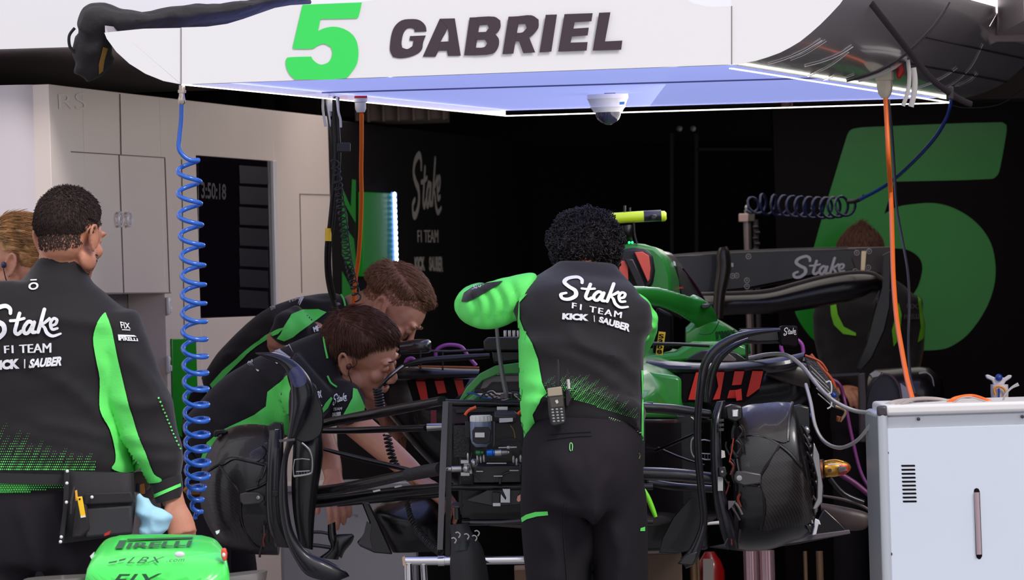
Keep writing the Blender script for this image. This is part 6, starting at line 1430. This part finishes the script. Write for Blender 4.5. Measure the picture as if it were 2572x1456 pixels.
sh.xloft([(1500,1000,1613,1010,Y3-.04,.27),(1560,1040,1614,1060,Y3-.04,.25),(1590,1068,1615,1100,Y3-.04,.18),(1604,1090,1616,1118,Y3-.04,.1)], 18, 4)
cf3 = folds([[(1330,860),(1420,860),(1520,890),(1600,950)],[(1330,960),(1450,980),(1560,1010),(1610,1040)],[(1360,880),(1470,910),(1590,1000)],[(1240,720),(1262,760),(1258,800)],[(1210,722),(1226,760),(1222,806)],[(1180,738),(1194,770),(1190,806)],[(1280,706),(1300,760),(1290,800)],[(1600,760),(1640,780)],[(1602,790),(1644,806)],[(1600,820),(1636,832)],[(1345,1000),(1400,970),(1440,990)],[(1430,830),(1480,880),(1560,900)]], Y3, .016, 15, cloth(21, .002))
sm = fuse(sh, .009, 5, cf3); shirt = link('shirt', sm, M_shirt, p3_)
T3 = obj_tree(shirt); S3 = on(T3, Y3-.1, .0045)
patch([(1326,738),(1306,760),(1307,800),(1318,830),(1338,862),(1352,900),(1362,960),(1374,986),(1360,1000),(1338,1040),(1345,1074),(1330,1108),(1320,1118),(1312,1080),(1306,1000),(1305,900),(1302,800),(1306,745)], S3, 'green_side_panel', M_green, shirt, 5)
patch([(1166,736),(1186,722),(1212,713),(1240,709),(1264,706),(1250,717),(1232,727),(1212,739),(1192,750),(1174,758),(1160,758)], SLV, 'black_sleeve_panel', M_shirt, slo, 5, 0)
patch([(1609,930),(1614,930),(1615,1110),(1609,1100),(1611,1000)], S3, 'green_side_strip', M_green, shirt, 5)
patch([(1190,722),(1212,714),(1222,716),(1214,726),(1196,732)], S3, 'sleeve_print', M_print, shirt, 6) if False else letter('Stn', [(1186,718),(1210,712),(1208,722),(1186,728)], SLV, 'sleeve_print', M_print, shirt, .0, .3, nx=2, ny=2)
letter('STAKE_SCRIPT', [(1406,688),(1582,710),(1578,784),(1404,753)], S3, 'back_print', M_print, shirt, nx=24, ny=10)
letter('F1 TEAM', [(1437,760),(1562,784),(1560,799),(1436,774)], S3, 'back_print', M_print, shirt, .03, 0, 1.25, nx=16, ny=3)
letter('KICK', [(1413,786),(1480,789),(1478,806),(1412,802)], S3, 'back_print', M_print, shirt, .07, nx=10, ny=3)
letter('I', [(1491,792),(1493,792),(1494,808),(1492,808)], S3, 'back_print', M_print, shirt, .0, nx=1, ny=2)
letter('SAUBER', [(1506,794),(1584,814),(1580,834),(1503,808)], S3, 'back_print', M_print, shirt, .05, nx=12, ny=3)
dd = []
rb = random.Random(4)
for i in range(0, 62):
    for j in range(0, 30):
        x = 1340+i*4.6+j*2.3; y0 = 1004+max(0,x-1440)*.28; y = y0-j*3.9
        u = (x-(y0-y)*.95)/15.0; w_ = abs(u-round(u))*2; c_ = 1-min(1, abs(x-(y0-y)*.7-1420)/190)
        L_ = (y0-y)/(30+62*c_+14*sin(round(u)*2.7)); z = 2.35*(1-L_)*(1-.5*w_)*(.35+.65*c_)
        if z > .45 and w_+L_*.6 < 1.15: dd.append((x, y, z))
dots([d for d in dd if 1352+max(0,(930-d[1]))*.0 < d[0] < 1600 and d[1] < 1000+max(0,d[0]-1440)*.35], S3, 'halftone_print', M_green, shirt)
dots([(1530+t*5.2, 1048+t*1.1+t*t*.09, 1.3) for t in range(16)]+[(1533+t*5.2, 1052+t*1.1+t*t*.09, .9) for t in range(15)], S3, 'hem_print', mat('pale_green_print', (190,230,170), .6), shirt)
# curls
CRV = [(1380,560,40),(1400,545,46)]
rb = random.Random(77)
mb = MB(); cc = at(1471,611,14.97); Rx, Ry, Rz = 90*sc(14.97), .112, 87*sc(14.97)
mb.ell(cc, (Rx*.93, Ry*.95, Rz*.93), None, 30, 20)
for i in range(2300):
    d = V((rb.gauss(0,1), rb.gauss(0,1), rb.gauss(0,1))).normalized()
    if d.z < -.6 and d.y > .3: continue
    bump = 1+.12*noise.noise(d*3.2)+.05*noise.noise(d*9)+.03*rb.random(); p = cc+V((d.x*Rx, d.y*Ry, d.z*Rz))*bump*.97
    r = rb.uniform(.0035,.008); ax = (d.orthogonal().normalized()*cos(rb.random()*6.28)+d.cross(d.orthogonal()).normalized()*sin(rb.random()*6.28)+d*.25).normalized()
    u = ax.orthogonal().normalized(); w_ = ax.cross(u); ph = rb.random()*6.28; tn = rb.uniform(1.1,2.2); P = []
    for j in range(11):
        a = ph+j/10*tn*6.28; P.append(p+(u*cos(a)+w_*sin(a))*r*(1-.3*j/10)+ax*(j/10-.5)*r*3+d*(.006*sin(j*.5)))
    mb.tube(P, [.0012]*10+[.0005], 4)
mb.build('curly_hair', mat('curly_black_hair', (34,26,29), .5), p3_, fix=False)
# trousers
t3 = MB()
t3.xloft([(1336,1010,1604,1030,Y3-.03,.24),(1322,1060,1612,1070,Y3-.05,.28),(1312,1130,1614,1130,Y3-.07,.31),(1310,1210,1616,1210,Y3-.07,.31),(1310,1280,1620,1280,Y3-.05,.28)], 28, 4, 2.4)
t3.xloft([(1308,1230,1482,1240,Y3-.05,.26),(1309,1320,1486,1320,Y3-.04,.25),(1316,1400,1482,1400,Y3-.03,.23),(1324,1470,1476,1470,Y3-.03,.22),(1345,1700,1465,1700,Y3-.03,.18),(1350,2020,1455,2020,Y3,.16),(1350,2120,1455,2120,Y3+.02,.16)], 22, 4, 2.2)
t3.xloft([(1486,1240,1622,1230,Y3-.05,.26),(1490,1320,1626,1320,Y3-.04,.25),(1494,1400,1628,1400,Y3-.03,.23),(1496,1470,1628,1470,Y3-.02,.22),(1505,1700,1625,1700,Y3+.02,.18),(1510,2020,1620,2020,Y3+.08,.16),(1512,2120,1620,2120,Y3+.1,.16)], 22, 4, 2.2)
tm = fuse(t3, .010, 5, folds([[(1420,1140),(1470,1210),(1490,1260)],[(1400,1150),(1440,1220),(1480,1262)],[(1370,1250),(1430,1262),(1484,1270)],[(1480,1150),(1492,1220),(1490,1290)],[(1520,1180),(1500,1260),(1490,1300)],[(1440,1290),(1470,1330),(1476,1400)],[(1380,1330),(1400,1400),(1390,1460)],[(1540,1320),(1560,1400),(1550,1470)]], Y3, .016, 16, cloth(31, .002, (7,7,4))))
trs = link('trousers', tm, M_trou, p3_); TT = on(obj_tree(trs), Y3-.15, .003)
patch([(1310,1300),(1322,1292),(1345,1285),(1376,1283),(1377,1293),(1350,1296),(1325,1303),(1312,1311)], TT, 'green_pocket_stripe', M_green, trs, 8)
patch([(1619,1322),(1627,1328),(1627,1336),(1619,1333)], TT, 'green_tab', M_green, trs, 8)
def loopline(P, w, nm, m): 
    mb = MB().tube([TT(*p) for p in catmull(P, 4)], w, 6); return mb.build(nm, m, trs)
loopline([(1434,1133),(1431,1128),(1432,1114),(1436,1113),(1438,1120),(1437,1132)], .0012, 'zip_pull', mat('green_cord', (130,220,130), .5))
loopline([(1604,1138),(1606,1144),(1604,1152)], .0012, 'zip_pull', mat('olive_cord', (100,110,60), .5))
for P in ([(1336,1042),(1480,1042),(1560,1050),(1606,1062)], [(1380,1090),(1440,1086),(1485,1084)], [(1374,1104),(1440,1096),(1486,1094)], [(1474,1020),(1476,1045)], [(1420,1260),(1416,1340),(1424,1456)]):
    loopline(P, .0012, 'seam', mat('trouser_seam', (14,10,13), .8))
boots(p3_, (at(1402,1200,Y3).x+.01, at(1566,1200,Y3).x+.01), Y3+.02)
# green glove finger hanging from the pocket
tag(MB().tube([at(*p, 14.9) for p in [(1618,1228),(1628,1250),(1640,1280),(1647,1298)]], [.004,.007,.007,.005], 12, 4).build('green_strap', mat('lime_rubber', (120,220,40), .4)), 'lime green strap end sticking out behind the curly-haired man\'s thigh', 'strap')
# radio
rd_ = root('two_way_radio', at(1400,1068,Y3-.22), 'two-way radio with keypad and antenna clipped on the curly-haired man\'s belt', 'radio')
YR = Y3-.24
MB().slab([(1374,976),(1380,972),(1408,969),(1414,974),(1422,1054),(1420,1064),(1392,1070),(1384,1066),(1378,1040)], YR, .04).build('body', mat('radio_black', (30,28,30), .35, coat=.2), rd_, bevel=.004)
MB().slab([(1375,975),(1410,970),(1413,992),(1376,996)], YR-.002, .01).build('top_plate', mat('radio_beige', (158,146,124), .35), rd_, bevel=.002)
MB().slab([(1380,998),(1413,995),(1416,1020),(1384,1024)], YR-.0015, .006).build('screen', mat('radio_screen', (60,54,46), .15, coat=.5), rd_, bevel=.001)
for r in range(5):
    for c_ in range(3):
        x = 1386+c_*11+r*1.0; y = 1028+r*7.4-c_*.7
        MB().ell(at(x+1.5, y, YR-.001), (.0036,.0015,.0024), None, 8, 6).build('key', mat('key_grey', (150,148,146), .4), rd_)
MB().slab([(1394,1006),(1400,1003),(1403,1010),(1398,1014)], YR-.003, .002).build('logo', M_lgrey, rd_)
MB().tube([at(1401,970,YR+.02), at(1403,940,YR+.02), at(1402,902,YR+.02)], [.006,.0055,.0028], 10, 2).build('antenna', M_rubber, rd_)
MB().lathe(at(1380,972,YR+.02), (0,0,1), [(0,.006),(.012,.006)], 12).build('volume_knob', M_rubber, rd_)
mi_ = root('microphone_lead', at(1428,1020,Y3-.21), 'dark connector with silver sleeve beside the radio on the shirt', 'connector')
MB().slab([(1418,980),(1430,976),(1436,1000),(1428,1022),(1420,1020)], YR+.03, .03).build('plug_body', M_rubber, mi_, bevel=.003)
MB().tube([at(1429,976,YR+.02), at(1427,952,YR+.02)], .0042, 10).build('sleeve', M_lgrey, mi_); MB().tube([at(1427,952,YR+.02), at(1425,926,YR+.02)], [.003,.002], 8).build('tip', M_rubber, mi_)

# ---------------------------------------------------------------- 4 the dark-haired mechanic looking down
Y4 = 16.2
p4_ = root('person', V((at(480,1300,Y4).x, Y4+.1, 0)), 'person with straight dark brown hair bending forward in profile, wearing a wired earpiece', 'person')
hc = at(909, 890, Y4); HM = frame((.86,-.20,-.42), (.33,-.35,.88))
b = MB(); head_mb(b, hc, HM, 1.04)
b.tube([at(872,880,Y4+.02), at(830,905,Y4+.04), at(770,930,Y4+.06)], [.058,.060,.07], 16, 3)
b.tube([at(770,930,Y4+.06), at(640,1000,Y4+.1), at(530,1080,Y4+.12)], [.075,.075,.07], 12, 3)
b.tube([at(790,970,Y4+.05), at(840,1010,Y4+.0), at(890,1060,Y4-.06), at(960,1120,Y4-.12), at(1030,1180,Y4-.2), at(1060,1210,Y4-.25)], [.05,.045,.042,.040,.032,.026], 14, 3)
fingers(b, at(1062,1212,Y4-.26), V((.8,-.3,-.6)), V((.3,-.3,.8)), 1, 1.0, thumbdir=-1)
b.tube([at(760,950,Y4+.2), at(800,1080,Y4+.25), at(830,1160,Y4+.05), at(838,1200,Y4-.05)], [.045,.042,.032,.026], 12, 3)
fingers(b, at(838,1202,Y4-.06), V((.2,-.5,-1)), V((.2,-1,.3)), 1, 1.0, thumbdir=1)
link('body', fuse(b, .0043, 3), M_skin, p4_)
eyes(hc, HM, p4_, 1.04)
def mask4(d): return hair_mask(d, -.06)
hair(hc, HM, 'hair', M_hdark, p4_, 1.04, 5200, .034, comb=(0,.45,-.75), top=(0,1.2,-.1), cap=.013, seed=14, thick=.0009, mask=mask4, fade=.4, nrm=.06)
MB().tube([hc+HM@(V(p)*1.04) for p in [(.088,.0,-.014),(.096,.006,-.03),(.092,.02,-.05),(.078,.03,-.09),(.06,.05,-.12),(.04,.05,-.15)]], .0016, 6, 4).build('earpiece_wire', M_rubber, p4_)
MB().tube([hc+HM@(V(p)*1.04) for p in [(.088,.0,-.014),(.094,.014,-.004),(.092,.016,.012),(.089,-.008,.028),(.088,-.035,.02),(.08,-.045,-.02),(.07,-.05,-.06)]], .0014, 6, 4).build('earpiece_wire', M_rubber, p4_)
MB().ell(hc+HM@V((.09,-.002,-.014)), (.008,.009,.010), HM).build('earpiece', mat('brown_earbud',(90,40,30),.4), p4_)
s4 = MB()
s4.xloft([(822,838,866,975,Y4+.02,.14),(800,836,862,1000,Y4+.03,.18),(740,858,850,1040,Y4+.05,.26),(690,880,800,1066,Y4+.06,.28),(630,905,735,1090,Y4+.08,.29),(560,950,660,1120,Y4+.1,.29),(500,1010,600,1160,Y4+.1,.28),(455,1060,540,1220,Y4+.12,.28)], 26, 5, 2.4)
s4.xloft([(740,880,850,1000,Y4-.08,.14),(726,930,812,1050,Y4-.12,.13),(716,990,790,1062,Y4-.13,.12),(724,1040,800,1090,Y4-.13,.11)], 18, 4, 2.2)
s4.xloft([(820,945,895,960,Y4+.0,.18),(830,985,916,1000,Y4-.03,.2),(826,1040,912,1040,Y4-.04,.19),(830,1066,906,1064,Y4-.04,.17)], 16, 4, 2.2)
sm = fuse(s4, .009, 5, folds([[(600,1000),(660,1040),(680,1090)],[(560,1060),(620,1080),(700,1090)],[(540,1090),(600,1110),(690,1110)],[(740,990),(760,1030),(770,1060)],[(700,960),(720,1000),(716,1060)],[(640,930),(700,950),(760,940)],[(520,1040),(560,1070),(590,1120)]], Y4, .016, 13, cloth(41, .002)))
sh4 = link('shirt', sm, M_shirt, p4_); S4 = on(obj_tree(sh4), Y4-.1, .0045)
patch([(672,984),(700,962),(722,942),(735,990),(733,1040),(740,1070),(722,1092),(680,1080),(640,1082),(600,1100),(560,1120),(530,1150),(505,1150),(520,1110),(560,1078),(600,1060),(640,1040),(668,1020)], S4, 'green_side_panel', M_green, sh4, 5)
patch([(886,975),(896,978),(915,1020),(912,1036),(880,1044),(858,1050),(872,1022),(884,1000)], S4, 'green_sleeve_panel', M_green, sh4, 5)
patch([(830,996),(834,1000),(822,1024),(808,1038),(806,1030),(816,1012)], S4, 'green_sleeve_panel', M_green, sh4, 5)
for P in ([(812,842),(816,870),(822,900)], [(822,944),(832,962),(846,972)]):
    MB().tube([S4(*p) for p in catmull(P, 4)], .003, 8).build('collar_trim', M_green, sh4)
letter('STAKE_SCRIPT', [(836,990),(872,984),(872,1008),(834,1018)], S4, 'chest_print', M_print, sh4, nx=5, ny=3)
letter('TEAM', [(838,1024),(860,1022),(859,1029),(837,1031)], S4, 'chest_print', M_print, sh4, .03, nx=3, ny=1)
letter('SAUBER', [(836,1036),(858,1033),(857,1043),(836,1046)], S4, 'chest_print', M_print, sh4, .05, nx=3, ny=1)
letter('FIX', [(793,984),(806,980),(808,998),(796,1000)], S4, 'sleeve_print', M_print, sh4, .05, nx=2, ny=2); letter('RT', [(798,1018),(808,1016),(806,1030),(798,1030)], S4, 'sleeve_print', M_print, sh4, .05, nx=2, ny=2)
letter('ke', [(668,872),(734,856),(722,872),(680,888)], S4, 'back_print', M_print, sh4, .05, nx=4, ny=3); letter('BER', [(622,896),(636,892),(636,910),(622,914)], S4, 'back_print', M_print, sh4, .06, nx=2, ny=2)
mb = MB().xloft([(430,1080,560,1200,Y4+.12,.3),(400,1150,560,1260,Y4+.15,.32),(400,1230,560,1300,Y4+.18,.3)], 20, 4); 
mb.xloft([(405,1240,520,1260,Y4+.22,.2),(400,1600,500,1600,Y4+.1,.18),(395,2000,490,2000,Y4+.3,.15)], 16, 3); mb.xloft([(460,1240,580,1260,Y4+.1,.2),(480,1600,580,1600,Y4-.05,.18),(470,2000,565,2000,Y4+.1,.15)], 16, 3)
link('trousers', fuse(mb, .013, 4, cloth(43)), M_trou, p4_); boots(p4_, (at(442,1300,Y4).x, at(518,1300,Y4).x), Y4+.2)

# ---------------------------------------------------------------- 5 the blond mechanic behind him
Y5 = 16.85
p5_ = root('person', V((at(560,1300,Y5).x, Y5+.25, 0)), 'person with short light brown hair stooping behind the dark-haired mechanic, near the orange cable', 'person')
hc = at(982, 776, Y5); HM = frame((.60,-.10,-.78), (.74,-.10,.62))
b = MB(); head_mb(b, hc, HM, 1.06)
b.tube([at(955,775,Y5+.02), at(905,785,Y5+.03), at(850,820,Y5+.05)], [.062,.064,.07], 16, 3)
b.tube([at(850,820,Y5+.05), at(700,880,Y5+.1), at(590,960,Y5+.15)], [.07,.075,.07], 12, 3)
b.tube([at(800,840,Y5-.12), at(720,852,Y5-.2), at(696,862,Y5-.17), at(760,960,Y5-.1), at(860,1020,Y5+.1)], [.04,.034,.032,.03,.026], 12, 3)
b.tube([at(860,850,Y5+.2), at(900,950,Y5+.3), at(960,1040,Y5+.2)], [.045,.038,.028], 12, 3)
fingers(b, at(862,1022,Y5+.1), V((.8,.1,-.6)), V((.3,-.3,.8)), 1); fingers(b, at(962,1044,Y5+.2), V((.6,-.1,-.8)), V((.3,-.3,.8)), 1)
body = link('body', fuse(b, .0045, 3), M_skin, p5_)
eyes(hc, HM, p5_, 1.06, M_hbrown)
def mask5(d): return hair_mask(d, .22 if abs(d.x) > .5 or d.y < -.4 else 0)
hair(hc, HM, 'hair', M_hbrown, p5_, 1.06, 5200, .026, comb=(0,.2,-.5), top=(0,1.0,.5), cap=.012, seed=22, thick=.0009, mask=mask5, fade=.8, nrm=.12)
hair(hc, HM, 'hair_fade', mat('fair_fade_hair', (150,104,78), .7), p5_, 1.06, 2600, .006, comb=(0,.1,-.5), seed=6, thick=.0010, nrm=.2, nocap=True, tree=BVHTree.FromPolygons([v.co+wloc(body) for v in body.data.vertices], [tuple(p.vertices) for p in body.data.polygons]), mask=lambda d: min(hair_mask(d, -.1), .3-hair_mask(d, 0)))
s5 = MB()
s5.xloft([(856,742,900,800,Y5+.02,.13),(835,736,890,850,Y5+.04,.18),(780,742,880,900,Y5+.06,.28),(720,756,820,930,Y5+.08,.3),(660,782,760,950,Y5+.1,.3),(600,832,700,1000,Y5+.12,.29),(545,890,650,1050,Y5+.14,.28),(505,950,600,1100,Y5+.16,.28)], 26, 5, 2.4)
s5.xloft([(740,762,835,850,Y5-.12,.15),(706,796,775,860,Y5-.18,.13),(674,832,712,866,Y5-.2,.11)], 18, 4, 2.2)
sm = fuse(s5, .009, 5, folds([[(700,800),(730,820),(720,850)],[(720,790),(760,810),(770,830)],[(640,850),(690,850)],[(560,900),(620,890),(680,880)],[(760,760),(820,770),(860,760)]], Y5, .016, 13, cloth(51, .002)))
sh5 = link('shirt', sm, M_shirt, p5_); S5 = on(obj_tree(sh5), Y5-.15, .0045)
patch([(732,790),(760,778),(800,776),(820,784),(800,800),(770,820),(735,846),(714,856),(696,850),(706,838),(716,816)], S5, 'green_sleeve_panel', M_green, sh5, 5)
patch([(716,822),(700,838),(680,846),(650,866),(620,890),(590,920),(560,950),(534,975),(528,966),(560,930),(600,895),(640,862),(668,842),(700,826)], S5, 'green_side_panel', M_green, sh5, 5)
MB().tube([S5(*p) for p in catmull([(856,742),(862,752),(866,768)], 4)], .003, 8).build('collar_trim', M_green, sh5)
MB().tube([S5(*p) for p in catmull([(868,740),(880,745),(884,758)], 4)], .005, 8).build('collar_label', mat('grey_label2',(120,118,120),.5), sh5)
letter('TM', [(678,772),(692,766),(692,776),(680,781)], S5, 'back_print', M_print, sh5, .06, nx=2, ny=2); letter('TEAM', [(722,756),(764,742),(764,748),(724,762)], S5, 'back_print', M_print, sh5, .04, nx=4, ny=1)
letter('MF', [(784,822),(800,816),(802,830),(788,834)], S5, 'sleeve_print', M_print, sh5, .06, nx=2, ny=2); letter('K', [(812,824),(824,820),(824,832),(816,834)], S5, 'sleeve_print', M_print, sh5, .06, nx=2, ny=2)
mb = MB().xloft([(490,960,620,1090,Y5+.18,.3),(460,1050,620,1180,Y5+.2,.3),(460,1150,610,1230,Y5+.22,.3)], 20, 4)
mb.xloft([(470,1150,560,1180,Y5+.3,.2),(480,1550,570,1550,Y5+.2,.18),(480,1930,560,1930,Y5+.3,.15)], 16, 3); mb.xloft([(530,1150,620,1180,Y5+.1,.2),(570,1550,650,1550,Y5+.0,.18),(560,1930,635,1930,Y5+.1,.15)], 16, 3)
link('trousers', fuse(mb, .014, 4, cloth(53)), M_trou, p5_); boots(p5_, (at(520,1300,Y5).x, at(598,1300,Y5).x), Y5+.2)

# ---------------------------------------------------------------- 6 the person behind the rear wing
Y6 = 20.1
p6_ = root('person', V((at(2180,1000,Y6).x, Y6, 0)), 'person crouching behind the rear wing in front of the big green number, dark tied-up hair', 'person')
hc = at(2160, 668, Y6); HM = frame((-.1,-.6,-.8), (0,-.8,.6))
b = MB(); head_mb(b, hc, HM, 1.0); b.tube([at(2165,680,Y6), at(2180,760,Y6)], [.055,.06], 12, 2); b.tube([at(2180,740,Y6), at(2190,900,Y6), at(2190,1000,Y6)], [.11,.12,.12], 12, 2)
b.tube([at(2100,770,Y6), at(2075,860,Y6-.02), at(2110,970,Y6-.1)], [.045,.04,.03], 12, 3); b.tube([at(2270,770,Y6), at(2295,870,Y6-.02), at(2270,975,Y6-.1)], [.045,.04,.03], 12, 3)
fingers(b, at(2112,974,Y6-.1), V((.5,-1,-.2)), V((0,-.2,1)), 1); fingers(b, at(2268,978,Y6-.1), V((-.5,-1,-.2)), V((0,-.2,1)), 1)
link('body', fuse(b, .006, 3), M_skin2, p6_); eyes(hc, HM, p6_)
hair(hc, HM, 'hair', M_hdark, p6_, 1.0, 2200, .05, comb=(0,-1,.6), cap=.012, seed=31, thick=.0014, mask=lambda d: hair_mask(d, -.1))
s6 = MB().xloft([(2110,690,2230,690,Y6,.2),(2070,730,2290,735,Y6,.25),(2058,790,2310,790,Y6,.3),(2080,900,2300,900,Y6,.3),(2080,1010,2300,1010,Y6,.3)], 22, 4, 2.4)
s6.xloft([(2050,745,2120,750,Y6-.02,.15),(2042,830,2115,840,Y6-.03,.14),(2070,960,2135,960,Y6-.1,.12)], 16, 3); s6.xloft([(2250,745,2316,745,Y6-.02,.15),(2262,840,2322,845,Y6-.03,.14),(2245,960,2300,960,Y6-.1,.12)], 16, 3)
sh6 = link('shirt', fuse(s6, .012, 4, cloth(61)), M_shirt, p6_); S6 = on(obj_tree(sh6), Y6-.2, .004)
M_lime = mat('lime_cloth', (116,200,40), .7)
patch([(2085,750),(2098,748),(2105,790),(2120,820),(2150,836),(2150,843),(2118,838),(2095,815),(2088,790)], S6, 'lime_panel', M_lime, sh6, 10); patch([(2304,745),(2312,752),(2322,830),(2318,850),(2304,860),(2312,820)], S6, 'lime_panel', M_lime, sh6, 10)
patch([(2256,760),(2264,790),(2258,850),(2244,870),(2240,830)], S6, 'lime_panel', M_lime, sh6, 10)
letter('FIX', [(2276,763),(2306,763),(2306,775),(2276,775)], S6, 'sleeve_print', M_edge, sh6, .03, nx=3, ny=1); letter('PIRELLI', [(2270,790),(2308,788),(2308,800),(2270,802)], S6, 'sleeve_print', M_edge, sh6, .03, nx=3, ny=1)
mb = MB().xloft([(2085,990,2300,990,Y6,.28),(2085,1080,2300,1080,Y6,.3)], 20, 3); mb.xloft([(2090,1060,2190,1060,Y6,.2),(2100,1740,2170,1740,Y6,.15)], 14, 3); mb.xloft([(2200,1060,2300,1060,Y6,.2),(2215,1740,2285,1740,Y6,.15)], 14, 3)
link('trousers', fuse(mb, .016, 3, cloth(63)), M_trou, p6_); boots(p6_, (at(2125,1000,Y6).x+.02, at(2240,1000,Y6).x+.02), Y6)
# ================================================================ camera, light, view
cd = bpy.data.cameras.new('camera'); cam = bpy.data.objects.new('camera', cd); COL.objects.link(cam)
cd.sensor_width = 36; cd.lens = 36*F/2572; cd.clip_start = .5; cd.clip_end = 200
cd.dof.use_dof = True; cd.dof.focus_distance = 15.2; cd.dof.aperture_fstop = 11
M = Matrix(((CR, SR, 0), (0, 0, -1), (-SR, CR, 0)))
cam.matrix_world = Matrix.Translation(CAM) @ M.to_4x4()
SC.camera = cam
w = bpy.data.worlds.new('sky'); SC.world = w; w.use_nodes = True
nt = w.node_tree; bg = nt.nodes['Background']
tc = nt.nodes.new('ShaderNodeTexCoord'); sx = nt.nodes.new('ShaderNodeSeparateXYZ'); rp = nt.nodes.new('ShaderNodeValToRGB')
nt.links.new(tc.outputs['Generated'], sx.inputs['Vector']); nt.links.new(sx.outputs['Z'], rp.inputs['Fac'])
e = rp.color_ramp.elements; e[0].position = 0; e[0].color = (.62,.62,.66,1); e[1].position = .6; e[1].color = (.93,.96,1.05,1)
nt.links.new(rp.outputs['Color'], bg.inputs['Color']); bg.inputs['Strength'].default_value = 1.0
def area(name, loc, rot, size, power, col=(1,1,1)):
    l = bpy.data.lights.new(name, 'AREA'); l.energy = power; l.shape = 'RECTANGLE'; l.size, l.size_y = size; l.color = col
    o = bpy.data.objects.new(name, l); COL.objects.link(o); o.location = loc; o.rotation_euler = rot
    return o
s = bpy.data.lights.new('sun', 'SUN'); s.energy = 1.7; s.angle = radians(18); s.color = (1, .96, .92)
so = bpy.data.objects.new('sun', s); COL.objects.link(so); so.rotation_euler = (radians(46), 0, radians(40))
area('wall_fill', (.5, 17.6, 2.0), (0, radians(62), 0), (.6, 3.2), 13, (1, .95, .92))  # unseen fill light added to brighten the left wall
area('garage_fill', (.6, 19.5, 2.2), (0, 0, 0), (2.5, 1.2), 9, (1, .93, .88))  # unseen fill light added over the rear of the garage
v = SC.view_settings; v.view_transform = 'Standard'; v.look = 'None'; v.exposure = 0.15; v.gamma = 1; v.use_curve_mapping = False
